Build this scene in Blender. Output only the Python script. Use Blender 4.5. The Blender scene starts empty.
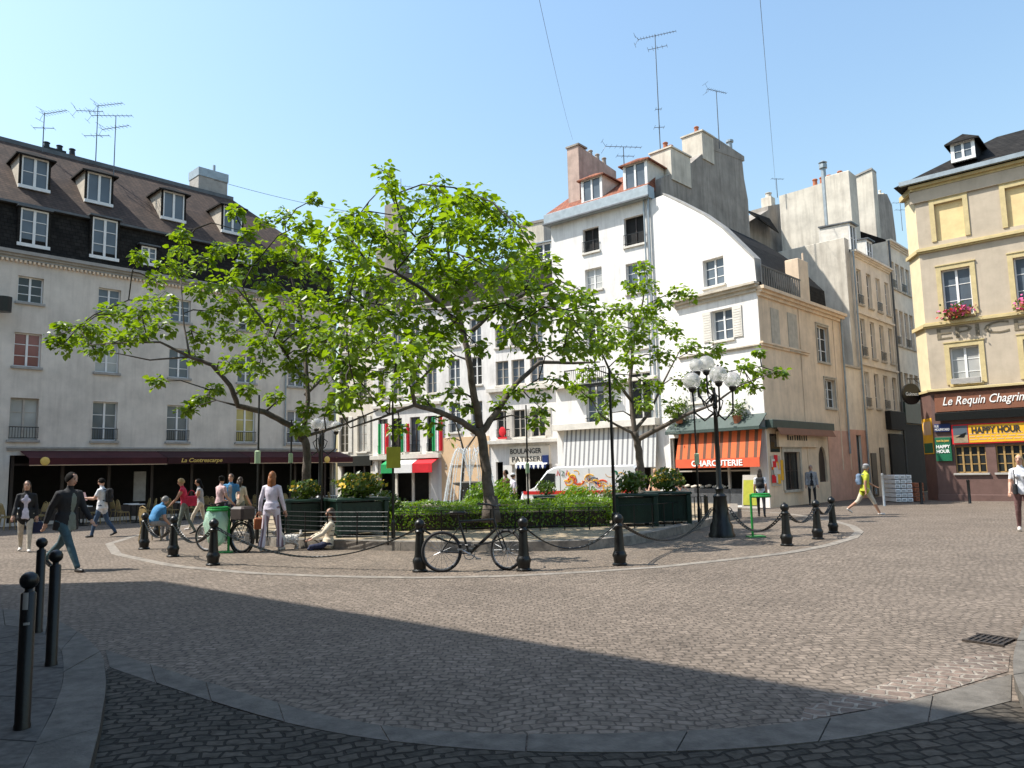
import bpy, math, random
import numpy as np
from mathutils import Vector, Matrix, noise
from mathutils.geometry import tessellate_polygon
R = math.radians
random.seed(7)
SC = bpy.context.scene
COL = SC.collection
# ---------------------------------------------------------------- camera model
F = 750.0
CZ = 1.52
PITCH = math.atan(86 / F)
ROLL = R(1.29)
CAM = Vector((0, 0, CZ))
RM = Matrix.Rotation(R(90) + PITCH, 3, 'X') @ Matrix.Rotation(-ROLL, 3, 'Z')
SLOPE = -0.008
SUN_EL = R(55)
SUN_H = Vector((-math.cos(R(0)), -math.sin(R(0))))      # horizontal direction towards the sun

def ray(px, py): return RM @ Vector((px - 512, 384 - py, -F))
def P(px, py, Y):
    d = ray(px, py); return CAM + d * (Y / d.y)
def gz(y): return SLOPE * y
def G(px, py, up=0.0):
    d = ray(px, py); t = (up - CZ) / (d.z - SLOPE * d.y); return CAM + d * t
# ---------------------------------------------------------------- mesh builder
MATX = {}
class MB:
    def __init__(s): s.v = []; s.f = []; s.m = []
    def add(s, vs, fs, mi=0, T=None):
        o = len(s.v)
        s.v += [(T @ Vector(v)) if T is not None else Vector(v) for v in vs]
        s.f += [tuple(i + o for i in f) for f in fs]; s.m += [mi] * len(fs)
        return s
    def box(s, x0, x1, y0, y1, z0, z1, mi=0, T=None):
        vs = [(x0,y0,z0),(x1,y0,z0),(x1,y1,z0),(x0,y1,z0),(x0,y0,z1),(x1,y0,z1),(x1,y1,z1),(x0,y1,z1)]
        return s.add(vs, [(0,3,2,1),(4,5,6,7),(0,1,5,4),(1,2,6,5),(2,3,7,6),(3,0,4,7)], mi, T)
    def bbox(s, x0, x1, y0, y1, z0, z1, b=.02, mi=0, T=None):   # box with chamfered vertical and top edges
        def ring(x0,x1,y0,y1,z,b): return [(x0+b,y0,z),(x1-b,y0,z),(x1,y0+b,z),(x1,y1-b,z),(x1-b,y1,z),(x0+b,y1,z),(x0,y1-b,z),(x0,y0+b,z)]
        vs = ring(x0,x1,y0,y1,z0,b)+ring(x0,x1,y0,y1,z1-b,b)+ring(x0+b,x1-b,y0+b,y1-b,z1,b*.6)
        fs = [tuple(range(7,-1,-1)), tuple(range(16,24))]
        for k in (0,8):
            for i in range(8):
                j=(i+1)%8; fs.append((k+i,k+j,k+8+j,k+8+i))
        return s.add(vs, fs, mi, T)
    def tube(s, pts, r, n=8, mi=0, T=None, flat=1.0):
        pts = [Vector(p) for p in pts]; k = len(pts)
        rs = list(r) if isinstance(r,(list,tuple)) else [r]*k
        vs=[]; fs=[]; ref=None
        for i,p in enumerate(pts):
            t = (pts[min(i+1,k-1)]-pts[max(i-1,0)])
            if t.length<1e-9: t=Vector((0,0,1))
            t.normalize()
            if ref is None:
                ref = Vector((1,0,0)) if abs(t.x)<.8 else Vector((0,1,0))
            ref = (ref - t*ref.dot(t))
            if ref.length<1e-6: ref = t.orthogonal()
            ref.normalize(); b=t.cross(ref)
            for j in range(n):
                a=2*math.pi*j/n
                vs.append(p+ref*(math.cos(a)*rs[i])+b*(math.sin(a)*rs[i]*flat))
        for i in range(k-1):
            for j in range(n):
                q=(j+1)%n; fs.append((i*n+j,i*n+q,(i+1)*n+q,(i+1)*n+j))
        fs.append(tuple(range(n-1,-1,-1))); fs.append(tuple((k-1)*n+j for j in range(n)))
        return s.add(vs,fs,mi,T)
    def loft(s, secs, n=14, mi=0, T=None):      # secs: (cx,cy,z,rx,ry)
        vs=[];fs=[];k=len(secs)
        for (cx,cy,z,rx,ry) in secs:
            for j in range(n):
                a=2*math.pi*j/n; vs.append((cx+rx*math.cos(a),cy+ry*math.sin(a),z))
        for i in range(k-1):
            for j in range(n):
                q=(j+1)%n; fs.append((i*n+j,i*n+q,(i+1)*n+q,(i+1)*n+j))
        fs.append(tuple(range(n-1,-1,-1))); fs.append(tuple((k-1)*n+j for j in range(n)))
        return s.add(vs,fs,mi,T)
    def lathe(s, prof, n=16, c=(0,0,0), mi=0, T=None):
        return s.loft([(c[0],c[1],c[2]+z,r,r) for r,z in prof], n, mi, T)
    def sphere(s, c, r, n=12, mi=0, T=None, sc=(1,1,1)):
        k=max(5,n//2)
        return s.loft([(c[0],c[1],c[2]-r*sc[2]*math.cos(math.pi*i/k),max(1e-4,r*sc[0]*math.sin(math.pi*i/k)),max(1e-4,r*sc[1]*math.sin(math.pi*i/k))) for i in range(k+1)],n,mi,T)
    def torus(s, c, R0, r, n=28, m=8, mi=0, T=None, axis='y'):
        vs=[];fs=[]
        for i in range(n):
            a=2*math.pi*i/n
            for j in range(m):
                b=2*math.pi*j/m; q=R0+r*math.cos(b); h=r*math.sin(b)
                if axis=='y': v=(c[0]+q*math.cos(a),c[1]+h,c[2]+q*math.sin(a))
                else: v=(c[0]+q*math.cos(a),c[1]+q*math.sin(a),c[2]+h)
                vs.append(v)
        for i in range(n):
            for j in range(m):
                fs.append((i*m+j,((i+1)%n)*m+j,((i+1)%n)*m+(j+1)%m,i*m+(j+1)%m))
        return s.add(vs,fs,mi,T)
    def poly(s, outer, holes=(), to3=None, mi=0):
        loops=[[Vector((p[0],p[1],0)) for p in outer]]+[[Vector((p[0],p[1],0)) for p in h] for h in holes]
        tris=tessellate_polygon(loops); flat=[p for l in loops for p in l]
        return s.add([to3(p.x,p.y) for p in flat],[tuple(t) for t in tris],mi)
    def slab(s, outer, vec, mi=0):               # planar 3-D polygon extruded along vec
        o=[Vector(p) for p in outer]; n=len(o); v=Vector(vec)
        tris=tessellate_polygon([o]); k=len(s.v)
        s.add(o+[p+v for p in o],[tuple(t) for t in tris]+[tuple(i+n for i in reversed(t)) for t in tris]+[(i,(i+1)%n,(i+1)%n+n,i+n) for i in range(n)],mi)
        return s
    def build(s, name, mats, parent=None, world=False, smooth=False):
        me=bpy.data.meshes.new(name)
        v=s.v
        if world and parent is not None:
            I=MATX[parent.name].inverted(); v=[I@p for p in v]
        me.from_pydata([tuple(p) for p in v],[],s.f)
        if not isinstance(mats,(list,tuple)): mats=[mats]
        for m in mats: me.materials.append(m)
        if len(mats)>1: me.polygons.foreach_set('material_index',s.m)
        if smooth: me.polygons.foreach_set('use_smooth',[True]*len(me.polygons))
        me.update()
        o=bpy.data.objects.new(name,me); COL.objects.link(o)
        if parent is not None:
            o.parent=parent; MATX[o.name]=MATX[parent.name]
        return o
def smooth_by_angle(o,deg=40):
    me=o.data; me.polygons.foreach_set('use_smooth',[True]*len(me.polygons))
    try: me.set_sharp_from_angle(angle=R(deg))
    except Exception: pass
    return o
def tag(o,label=None,cat=None,group=None,kind=None):
    if label: o['label']=label
    if cat: o['category']=cat
    if group: o['group']=group
    if kind: o['kind']=kind
    return o
def thing(name,label,cat,loc=(0,0,0),rz=0,group=None):
    o=bpy.data.objects.new(name,None); COL.objects.link(o)
    o.empty_display_size=.2
    o.location=loc; o.rotation_euler=(0,0,rz)
    MATX[o.name]=Matrix.Translation(Vector(loc))@Matrix.Rotation(rz,4,'Z')
    return tag(o,label,cat,group)
def dup(root,loc,rz=0,label=None,group=None,scale=None):
    r=root.copy(); COL.objects.link(r); r.location=loc; r.rotation_euler=(0,0,rz)
    if scale: r.scale=(scale,)*3
    if label: r['label']=label
    if group: r['group']=group
    for ch in list(root.children):
        c=ch.copy(); COL.objects.link(c); c.parent=r
        for g in ch.children:
            d=g.copy(); COL.objects.link(d); d.parent=c
    MATX[r.name]=Matrix.Translation(Vector(loc))@Matrix.Rotation(rz,4,'Z')
    return r
def text_mb(body,w=None,h=None,c=(0,0,0),depth=.012,shear=0,bold=0.0,spacing=1.0):
    """lettering in local x-z plane facing -y, centred on c, as MB"""
    cu=bpy.data.curves.new('t','FONT'); cu.body=body; cu.size=1; cu.extrude=.004; cu.shear=shear; cu.offset=bold; cu.space_character=spacing
    cu.resolution_u=3
    ob=bpy.data.objects.new('t',cu); COL.objects.link(ob)
    bpy.context.view_layer.update()
    me=bpy.data.meshes.new_from_object(ob.evaluated_get(bpy.context.evaluated_depsgraph_get()))
    vs=[v.co.copy() for v in me.vertices]; fs=[tuple(p.vertices) for p in me.polygons]
    bpy.data.objects.remove(ob); bpy.data.curves.remove(cu); bpy.data.meshes.remove(me)
    x0=min(v.x for v in vs);x1=max(v.x for v in vs);y0=min(v.y for v in vs);y1=max(v.y for v in vs)
    sx=(w/(x1-x0)) if w else None; sy=(h/(y1-y0)) if h else None
    sx=sx or sy; sy=sy or sx
    mb=MB(); mb.add([(c[0]+(v.x-(x0+x1)/2)*sx, c[1]-(depth/2 if v.z>0 else -depth/2), c[2]+(v.y-(y0+y1)/2)*sy) for v in vs],fs)
    return mb
# ---------------------------------------------------------------- materials
def nodes(name):
    m=bpy.data.materials.new(name); m.use_nodes=True; nt=m.node_tree
    b=nt.nodes['Principled BSDF']; return m,nt,b
def N(nt,t,**k):
    n=nt.nodes.new(t)
    for a,v in k.items():
        if a=='inp':
            for i,x in v.items(): n.inputs[i].default_value=x
        else: setattr(n,a,v)
    return n
def c4(c): return (c[0],c[1],c[2],1)
def pm(name,col,rough=.7,var=.18,scale=3,bump=.1,bscale=30,metal=0,streak=0,col2=None,tile=None,spec=.4):
    """painted / plastered / metal surface: two noise layers of wear, optional streaks, optional tile or plank courses"""
    m,nt,b=nodes(name); L=nt.links.new
    tc=N(nt,'ShaderNodeTexCoord'); n1=N(nt,'ShaderNodeTexNoise',inp={'Scale':scale,'Detail':6,'Roughness':.65})
    L(tc.outputs['Object'],n1.inputs['Vector'])
    dark=[c*(1-var*1.6) for c in col] if col2 is None else col2
    lite=[min(1,c*(1+var*.5)) for c in col]
    mx=N(nt,'ShaderNodeMix',data_type='RGBA'); mx.inputs['A'].default_value=c4(dark); mx.inputs['B'].default_value=c4(lite)
    rp=N(nt,'ShaderNodeMapRange',inp={'From Min':.3,'From Max':.65}); L(n1.outputs['Fac'],rp.inputs['Value']); L(rp.outputs['Result'],mx.inputs['Factor'])
    out=mx.outputs['Result']
    if streak:
        mp=N(nt,'ShaderNodeMapping'); mp.inputs['Scale'].default_value=(2.2,2.2,.22); L(tc.outputs['Object'],mp.inputs['Vector'])
        n2=N(nt,'ShaderNodeTexNoise',inp={'Scale':1.6,'Detail':5,'Roughness':.7}); L(mp.outputs['Vector'],n2.inputs['Vector'])
        r2=N(nt,'ShaderNodeMapRange',inp={'From Min':.46,'From Max':.72,'To Max':streak}); L(n2.outputs['Fac'],r2.inputs['Value'])
        m2=N(nt,'ShaderNodeMix',data_type='RGBA',blend_type='MULTIPLY'); m2.inputs['B'].default_value=(.45,.42,.4,1)
        L(r2.outputs['Result'],m2.inputs['Factor']); L(out,m2.inputs['A']); out=m2.outputs['Result']
    h=None
    if tile:
        bw,bh,mort,amt=tile; b.inputs['Specular IOR Level'].default_value=spec*.5
        sp=N(nt,'ShaderNodeSeparateXYZ'); L(tc.outputs['Object'],sp.inputs[0]); cb=N(nt,'ShaderNodeCombineXYZ')
        ad=N(nt,'ShaderNodeMath',operation='ADD'); L(sp.outputs['X'],ad.inputs[0]); L(sp.outputs['Y'],ad.inputs[1])
        L(ad.outputs[0],cb.inputs['X']); L(sp.outputs['Z'],cb.inputs['Y'])
        br=N(nt,'ShaderNodeTexBrick',inp={'Scale':1,'Brick Width':bw,'Row Height':bh,'Mortar Size':mort,'Color1':(1,1,1,1),'Color2':(1-amt,1-amt,1-amt,1),'Mortar':(.35,.35,.35,1)})
        L(cb.outputs[0],br.inputs['Vector'])
        m3=N(nt,'ShaderNodeMix',data_type='RGBA',blend_type='MULTIPLY'); m3.inputs['Factor'].default_value=1
        L(out,m3.inputs['A']); L(br.outputs['Color'],m3.inputs['B']); out=m3.outputs['Result']
    L(out,b.inputs['Base Color'])
    b.inputs['Roughness'].default_value=rough; b.inputs['Metallic'].default_value=metal; b.inputs['Specular IOR Level'].default_value=spec
    if bump:
        n3=N(nt,'ShaderNodeTexNoise',inp={'Scale':bscale,'Detail':4}); L(tc.outputs['Object'],n3.inputs['Vector'])
        bp=N(nt,'ShaderNodeBump',inp={'Strength':bump,'Distance':.02}); L(n3.outputs['Fac'],bp.inputs['Height']); L(bp.outputs['Normal'],b.inputs['Normal'])
    return m
def setts(name,c1,c2,mort,bw,bh,ms,arc=1.25,amp=1.3,bump=.6,rot=0,rough=.75,spec=.35,warp=1.0):
    """stone setts laid in shallow arcs"""
    m,nt,b=nodes(name); L=nt.links.new
    tc=N(nt,'ShaderNodeTexCoord'); mp=N(nt,'ShaderNodeMapping'); mp.inputs['Rotation'].default_value=(0,0,rot); L(tc.outputs['Object'],mp.inputs['Vector'])
    nw=N(nt,'ShaderNodeTexNoise',inp={'Scale':1.3,'Detail':3}); L(mp.outputs[0],nw.inputs['Vector'])
    nv=N(nt,'ShaderNodeVectorMath',operation='SCALE'); nv.inputs['Scale'].default_value=.26*warp; L(nw.outputs['Color'],nv.inputs[0])
    av=N(nt,'ShaderNodeVectorMath',operation='ADD'); L(mp.outputs[0],av.inputs[0]); L(nv.outputs[0],av.inputs[1])
    nw2=N(nt,'ShaderNodeTexNoise',inp={'Scale':7,'Detail':2}); L(mp.outputs[0],nw2.inputs['Vector'])
    nv2=N(nt,'ShaderNodeVectorMath',operation='SCALE'); nv2.inputs['Scale'].default_value=.075*warp; L(nw2.outputs['Color'],nv2.inputs[0])
    av2=N(nt,'ShaderNodeVectorMath',operation='ADD'); L(av.outputs[0],av2.inputs[0]); L(nv2.outputs[0],av2.inputs[1])
    sp=N(nt,'ShaderNodeSeparateXYZ'); L(av2.outputs[0],sp.inputs[0])
    d=N(nt,'ShaderNodeMath',operation='DIVIDE'); d.inputs[1].default_value=arc; L(sp.outputs['X'],d.inputs[0])
    fr=N(nt,'ShaderNodeMath',operation='FRACT'); L(d.outputs[0],fr.inputs[0])
    sb=N(nt,'ShaderNodeMath',operation='SUBTRACT'); sb.inputs[1].default_value=.5; L(fr.outputs[0],sb.inputs[0])
    sq=N(nt,'ShaderNodeMath',operation='MULTIPLY'); L(sb.outputs[0],sq.inputs[0]); L(sb.outputs[0],sq.inputs[1])
    ma=N(nt,'ShaderNodeMath',operation='MULTIPLY_ADD'); ma.inputs[1].default_value=amp; L(sq.outputs[0],ma.inputs[0]); L(sp.outputs['Y'],ma.inputs[2])
    cb=N(nt,'ShaderNodeCombineXYZ'); L(sp.outputs['X'],cb.inputs['X']); L(ma.outputs[0],cb.inputs['Y'])
    br=N(nt,'ShaderNodeTexBrick',inp={'Scale':1,'Brick Width':bw,'Row Height':bh,'Mortar Size':ms,'Mortar Smooth':.35,'Bias':0,'Color1':c4(c1),'Color2':c4(c2),'Mortar':c4(mort)}); br.offset=.5; br.squash=1
    L(cb.outputs[0],br.inputs['Vector'])
    n1=N(nt,'ShaderNodeTexNoise',inp={'Scale':.55,'Detail':7,'Roughness':.6}); L(tc.outputs['Object'],n1.inputs['Vector'])
    r1=N(nt,'ShaderNodeMapRange',inp={'From Min':.3,'From Max':.7,'To Min':.84,'To Max':1.14}); L(n1.outputs['Fac'],r1.inputs['Value'])
    mu=N(nt,'ShaderNodeVectorMath',operation='SCALE'); L(br.outputs['Color'],mu.inputs[0]); L(r1.outputs[0],mu.inputs['Scale'])
    n4=N(nt,'ShaderNodeTexNoise',inp={'Scale':14,'Detail':3}); L(tc.outputs['Object'],n4.inputs['Vector'])
    r4=N(nt,'ShaderNodeMapRange',inp={'From Min':.25,'From Max':.75,'To Min':.62,'To Max':1.38}); L(n4.outputs['Fac'],r4.inputs['Value'])
    mu2=N(nt,'ShaderNodeVectorMath',operation='SCALE'); L(mu.outputs[0],mu2.inputs[0]); L(r4.outputs[0],mu2.inputs['Scale'])
    L(mu2.outputs[0],b.inputs['Base Color']); b.inputs['Roughness'].default_value=rough; b.inputs['Specular IOR Level'].default_value=spec
    n3=N(nt,'ShaderNodeTexNoise',inp={'Scale':22,'Detail':4}); L(tc.outputs['Object'],n3.inputs['Vector'])
    hh=N(nt,'ShaderNodeMath',operation='MULTIPLY_ADD'); hh.inputs[1].default_value=-1; L(br.outputs['Fac'],hh.inputs[0]); 
    n3s=N(nt,'ShaderNodeMath',operation='MULTIPLY'); n3s.inputs[1].default_value=.9; L(n3.outputs['Fac'],n3s.inputs[0]); L(n3s.outputs[0],hh.inputs[2])
    bp=N(nt,'ShaderNodeBump',inp={'Strength':bump,'Distance':.018}); L(hh.outputs[0],bp.inputs['Height']); L(bp.outputs[0],b.inputs['Normal'])
    return m
def leafm(name,c1,c2,trans=.45):
    m,nt,b=nodes(name); L=nt.links.new; nt.nodes.remove(b)
    out=nt.nodes['Material Output']
    tc=N(nt,'ShaderNodeTexCoord'); n1=N(nt,'ShaderNodeTexNoise',inp={'Scale':3.5,'Detail':3}); L(tc.outputs['Object'],n1.inputs['Vector'])
    rp=N(nt,'ShaderNodeMapRange',inp={'From Min':.3,'From Max':.7}); L(n1.outputs['Fac'],rp.inputs['Value'])
    mx=N(nt,'ShaderNodeMix',data_type='RGBA'); mx.inputs['A'].default_value=c4(c1); mx.inputs['B'].default_value=c4(c2); L(rp.outputs[0],mx.inputs['Factor'])
    pb=N(nt,'ShaderNodeBsdfPrincipled',inp={'Roughness':.36,'Specular IOR Level':.5}); L(mx.outputs['Result'],pb.inputs['Base Color'])
    hs=N(nt,'ShaderNodeHueSaturation',inp={'Hue':.485,'Saturation':1.15,'Value':1.5}); L(mx.outputs['Result'],hs.inputs['Color'])
    tr=N(nt,'ShaderNodeBsdfTranslucent'); L(hs.outputs[0],tr.inputs['Color'])
    ms=N(nt,'ShaderNodeMixShader',inp={0:trans}); L(pb.outputs[0],ms.inputs[1]); L(tr.outputs[0],ms.inputs[2]); L(ms.outputs[0],out.inputs[0])
    return m
def glassm(name,col,rough=.06):
    m,nt,b=nodes(name); L=nt.links.new
    tc=N(nt,'ShaderNodeTexCoord'); n1=N(nt,'ShaderNodeTexNoise',inp={'Scale':1.1,'Detail':2}); L(tc.outputs['Object'],n1.inputs['Vector'])
    mx=N(nt,'ShaderNodeMix',data_type='RGBA'); mx.inputs['A'].default_value=c4([c*.5 for c in col]); mx.inputs['B'].default_value=c4([c*1.4 for c in col]); L(n1.outputs['Fac'],mx.inputs['Factor'])
    L(mx.outputs['Result'],b.inputs['Base Color']); b.inputs['Roughness'].default_value=rough; b.inputs['Specular IOR Level'].default_value=.45
    bp=N(nt,'ShaderNodeBump',inp={'Strength':.03,'Distance':.05}); L(n1.outputs['Fac'],bp.inputs['Height']); L(bp.outputs[0],b.inputs['Normal'])
    return m
def stripem(name,ca,cb,width,axis='X',duty=.5,rough=.85):
    m,nt,b=nodes(name); L=nt.links.new
    tc=N(nt,'ShaderNodeTexCoord'); sp=N(nt,'ShaderNodeSeparateXYZ'); L(tc.outputs['Object'],sp.inputs[0])
    d=N(nt,'ShaderNodeMath',operation='DIVIDE'); d.inputs[1].default_value=width; L(sp.outputs[axis],d.inputs[0])
    fr=N(nt,'ShaderNodeMath',operation='FRACT'); L(d.outputs[0],fr.inputs[0]); gt=N(nt,'ShaderNodeMath',operation='GREATER_THAN'); gt.inputs[1].default_value=duty; L(fr.outputs[0],gt.inputs[0])
    mx=N(nt,'ShaderNodeMix',data_type='RGBA'); mx.inputs['A'].default_value=c4(ca); mx.inputs['B'].default_value=c4(cb); L(gt.outputs[0],mx.inputs['Factor'])
    L(mx.outputs['Result'],b.inputs['Base Color']); b.inputs['Roughness'].default_value=rough
    n1=N(nt,'ShaderNodeTexNoise',inp={'Scale':6,'Detail':3}); L(tc.outputs['Object'],n1.inputs['Vector']); bp=N(nt,'ShaderNodeBump',inp={'Strength':.3,'Distance':.03}); L(n1.outputs['Fac'],bp.inputs['Height']); L(bp.outputs[0],b.inputs['Normal'])
    return m
M={}
M['road']=setts('road setts',(.20,.16,.126),(.148,.119,.093),(.095,.077,.061),.10,.085,.009,amp=.5,bump=.55,spec=.2,rough=.85)
M['island']=setts('island setts',(.21,.165,.125),(.15,.122,.095),(.10,.08,.063),.12,.10,.012,amp=.6,bump=.4,spec=.2,rough=.85)
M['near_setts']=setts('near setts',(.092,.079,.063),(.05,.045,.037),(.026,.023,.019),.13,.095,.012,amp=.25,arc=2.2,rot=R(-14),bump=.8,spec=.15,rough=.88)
M['pale_setts']=setts('pale jointed setts',(.19,.14,.11),(.14,.11,.09),(.25,.215,.175),.155,.105,.014,amp=.0,arc=1.9,rot=R(27),bump=.8,spec=.2,rough=.85)
M['granite']=pm('granite',(.15,.135,.115),.85,.25,7,.35,60,spec=.15)
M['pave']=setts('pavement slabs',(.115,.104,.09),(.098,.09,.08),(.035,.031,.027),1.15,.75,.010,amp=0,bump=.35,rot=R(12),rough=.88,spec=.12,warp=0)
M['palestone']=pm('pale stone band',(.24,.21,.175),.8,.3,6,.2,50)
M['sand']=pm('sandy soil',(.33,.26,.17),.9,.3,5,.5,40)
M['soil']=pm('dark soil',(.06,.045,.03),.95,.4,8,.6,40)
M['Lwall']=pm('grey render',(.66,.595,.515),.9,.14,.8,.15,25,streak=.28)
M['white']=pm('white render',(.80,.77,.73),.9,.10,1.0,.12,25,streak=.4)
M['cream']=pm('cream render',(.70,.64,.54),.9,.08,1.2,.1,25,streak=.2)
M['peach']=pm('peach paint',(.72,.50,.30),.85,.08,2,.1,25)
M['tan']=pm('tan render',(.80,.62,.44),.9,.14,.9,.12,25,streak=.28)
M['pink']=pm('pink render',(.70,.40,.29),.9,.12,1.5,.12,25,streak=.2)
M['street']=pm('street render',(.84,.74,.60),.9,.14,1.0,.12,25,streak=.25)
M['gable']=pm('weathered gable render',(.34,.305,.265),.92,.22,.8,.2,18,streak=.7)  # grey of gables turned from the sun put into the colour, plus stains
M['litgable']=pm('pale gable render',(.66,.60,.50),.92,.16,.8,.2,18,streak=.5)  # sunlit copy of the gable render, brightness put into the colour
M['pinkbrick']=pm('pinkish chimney render',(.50,.37,.31),.92,.15,2,.2,20,streak=.5)
M['Rwall']=pm('ochre render',(.49,.41,.31),.9,.10,1.2,.12,30,streak=.14)
M['Rtrim']=pm('yellow painted stone',(.56,.45,.23),.8,.12,3,.1,30)
M['Rcream']=pm('cream quoin paint',(.66,.56,.36),.85,.08,2,.1,30)  # ochre wall lightened: sun on the corner face put into the colour
M['brown']=pm('brown shopfront paint',(.15,.085,.07),.6,.15,2.5,.08,30)
M['brownsign']=pm('sign board brown',(.22,.085,.045),.6,.1,3,.05,30)
M['slate']=pm('slate',(.03,.027,.0235),.8,.3,3,.15,20,tile=(.25,.16,.012,.35),spec=.12)
M['tile']=pm('brown roof tile',(.105,.065,.045),.85,.3,2,.3,25,tile=(.2,.12,.015,.4))
M['redtile']=pm('red roof tile',(.36,.12,.06),.85,.3,3,.3,25,tile=(.2,.14,.015,.4))
M['zinc']=pm('zinc',(.33,.37,.39),.45,.15,3,.05,20,metal=.5)
M['zincdark']=pm('dark zinc',(.12,.125,.13),.5,.2,3,.05,20,metal=.4)
M['trimw']=pm('white window paint',(.78,.77,.74),.5,.06,4,.03,40)
M['trimdull']=pm('dull white window paint',(.50,.49,.47),.6,.1,4,.03,40)
M['trimg']=pm('grey window paint',(.42,.38,.33),.6,.1,4,.03,40)
M['trimd']=pm('dark wood paint',(.05,.035,.03),.5,.2,4,.03,40)
M['stone']=pm('cornice stone',(.52,.46,.37),.85,.15,3,.15,30,streak=.3)
M['stonew']=pm('pale sill stone',(.66,.62,.55),.85,.12,3,.15,30)
M['stoneg']=pm('grey ledge stone',(.36,.34,.31),.85,.15,3,.15,30)
M['glass']=glassm('window glass',(.028,.032,.032))
M['glassb']=glassm('blue reflecting glass',(.11,.135,.16))
M['curtain']=glassm('net curtain behind glass',(.42,.42,.40),.12)
M['warmglass']=glassm('yellowish lit curtain glass',(.42,.36,.13),.12)  # plain yellowish base colour
M['redglass']=glassm('reddish curtain glass',(.25,.08,.07),.12)
M['black']=pm('dark interior',(.012,.011,.01),.8,.3,3,0)  # near black: shade inside shops and openings put into the colour
M['iron']=pm('black iron paint',(.006,.0065,.006),.36,.3,14,.12,60,spec=.42)
M['metal']=pm('galvanised metal',(.40,.41,.42),.4,.15,6,.05,40,metal=.8)
M['dgreen']=pm('dark green paint',(.007,.032,.021),.45,.2,6,.05,40)
M['green']=pm('bright green paint',(.02,.25,.045),.4,.15,6,.05,40)
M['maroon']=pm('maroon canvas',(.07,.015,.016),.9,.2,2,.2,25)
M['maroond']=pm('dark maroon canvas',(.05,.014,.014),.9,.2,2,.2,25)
M['gold']=pm('gold lettering',(.75,.50,.12),.5,.1,4,0)
M['goldpale']=pm('pale gold trim',(.62,.42,.26),.6,.1,4,0)
M['letterw']=pm('white lettering',(.85,.84,.80),.6,.05,4,0)
M['letterk']=pm('dark lettering',(.03,.03,.03),.6,.1,4,0)
M['letterg']=pm('weathered grey lettering',(.20,.165,.11),.85,.25,12,.1,40)
M['orange']=stripem('orange and brown striped canvas',(.62,.12,.035),(.13,.055,.03),.42,'X',.62)
M['orangeplain']=pm('orange red canvas',(.62,.10,.04),.85,.1,3,.1,20)
M['whitestripe']=stripem('white and grey striped canvas',(.56,.56,.54),(.20,.20,.205),.28,'X',.62)
M['bottle']=pm('bottle green zinc',(.05,.075,.065),.5,.15,3,.05,20)
M['yellow']=pm('yellow banner',(.80,.42,.02),.6,.08,3,.03,20)
M['blind']=pm('yellow roller blind',(.74,.56,.28),.8,.1,2,.15,8)
M['signgreen']=pm('green placard',(.01,.13,.06),.5,.12,3,.03,20)
M['signblue']=pm('blue enamel',(.015,.03,.12),.35,.12,3,.03,20)
M['flaggreen']=pm('flag green cloth',(.02,.33,.10),.85,.1,3,.1,20)
M['flagred']=pm('flag red cloth',(.68,.02,.03),.85,.1,3,.1,20)
M['flagwhite']=pm('white cloth',(.80,.79,.77),.85,.06,3,.1,20)
M['wicker']=pm('wicker',(.33,.23,.09),.7,.3,20,.4,90)
M['terracotta']=pm('terracotta',(.40,.14,.07),.85,.2,6,.1,40)
M['bark']=pm('bark',(.13,.105,.085),.9,.35,5,.7,22)
M['barkd']=pm('dark twig bark',(.05,.042,.034),.9,.3,5,.4,22)
M['leafA']=leafm('broad tree leaves',(.11,.195,.022),(.20,.30,.045),.5)
M['leafB']=leafm('broad tree leaves left',(.105,.18,.022),(.185,.28,.042),.5)
M['hedge']=leafm('box hedge leaves',(.09,.19,.018),(.19,.30,.035),.4)
M['shrub']=leafm('shrub leaves',(.05,.10,.015),(.11,.16,.03),.3)
M['flowery']=pm('yellow petals',(.75,.50,.05),.7,.15,9,0)
M['flowerp']=pm('pink petals',(.75,.12,.30),.7,.2,9,0)
M['flowerr']=pm('red petals',(.65,.05,.03),.7,.2,9,0)
M['muntin']=pm('ochre muntin paint',(.40,.25,.09),.6,.15,4,.03,40)
M['rust']=pm('rusty iron',(.045,.035,.028),.8,.35,12,.3,60)
M['rubber']=pm('tyre rubber',(.015,.015,.016),.7,.2,12,.1,60)
M['vanwhite']=pm('white vehicle paint',(.80,.80,.79),.25,.03,2,0,spec=.6)
M['vanred']=pm('red vehicle paint',(.62,.03,.03),.3,.08,2,0)
M['poster']=pm('yellowish green placard',(.34,.34,.03),.6,.12,4,.03,20)
M['palegreen']=pm('pale green box',(.42,.55,.33),.5,.12,6,.03,20)
# ---------------------------------------------------------------- world, sun, camera
w=bpy.data.worlds.new('World'); SC.world=w; w.use_nodes=True
nt=w.node_tree; bg=nt.nodes['Background']
sk=nt.nodes.new('ShaderNodeTexSky'); sk.sky_type='NISHITA'; sk.sun_disc=False
sk.sun_elevation=SUN_EL; sk.sun_rotation=math.atan2(SUN_H.x,SUN_H.y)
sk.altitude=0; sk.air_density=2.0; sk.dust_density=1.8; sk.ozone_density=5.5
nt.links.new(sk.outputs[0],bg.inputs[0]); bg.inputs[1].default_value=.15
sl=bpy.data.lights.new('sun','SUN'); sl.energy=5.0; sl.angle=R(.5); sl.color=(1,.955,.88)
so=bpy.data.objects.new('sun',sl); COL.objects.link(so)
sd=Vector((SUN_H.x*math.cos(SUN_EL),SUN_H.y*math.cos(SUN_EL),math.sin(SUN_EL)))
so.rotation_euler=sd.to_track_quat('Z','Y').to_euler(); so.location=(-30,-5,40)
cam=bpy.data.cameras.new('camera'); cam.sensor_width=36; cam.lens=F/1024*36; cam.clip_end=1500; cam.clip_start=.05
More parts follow.
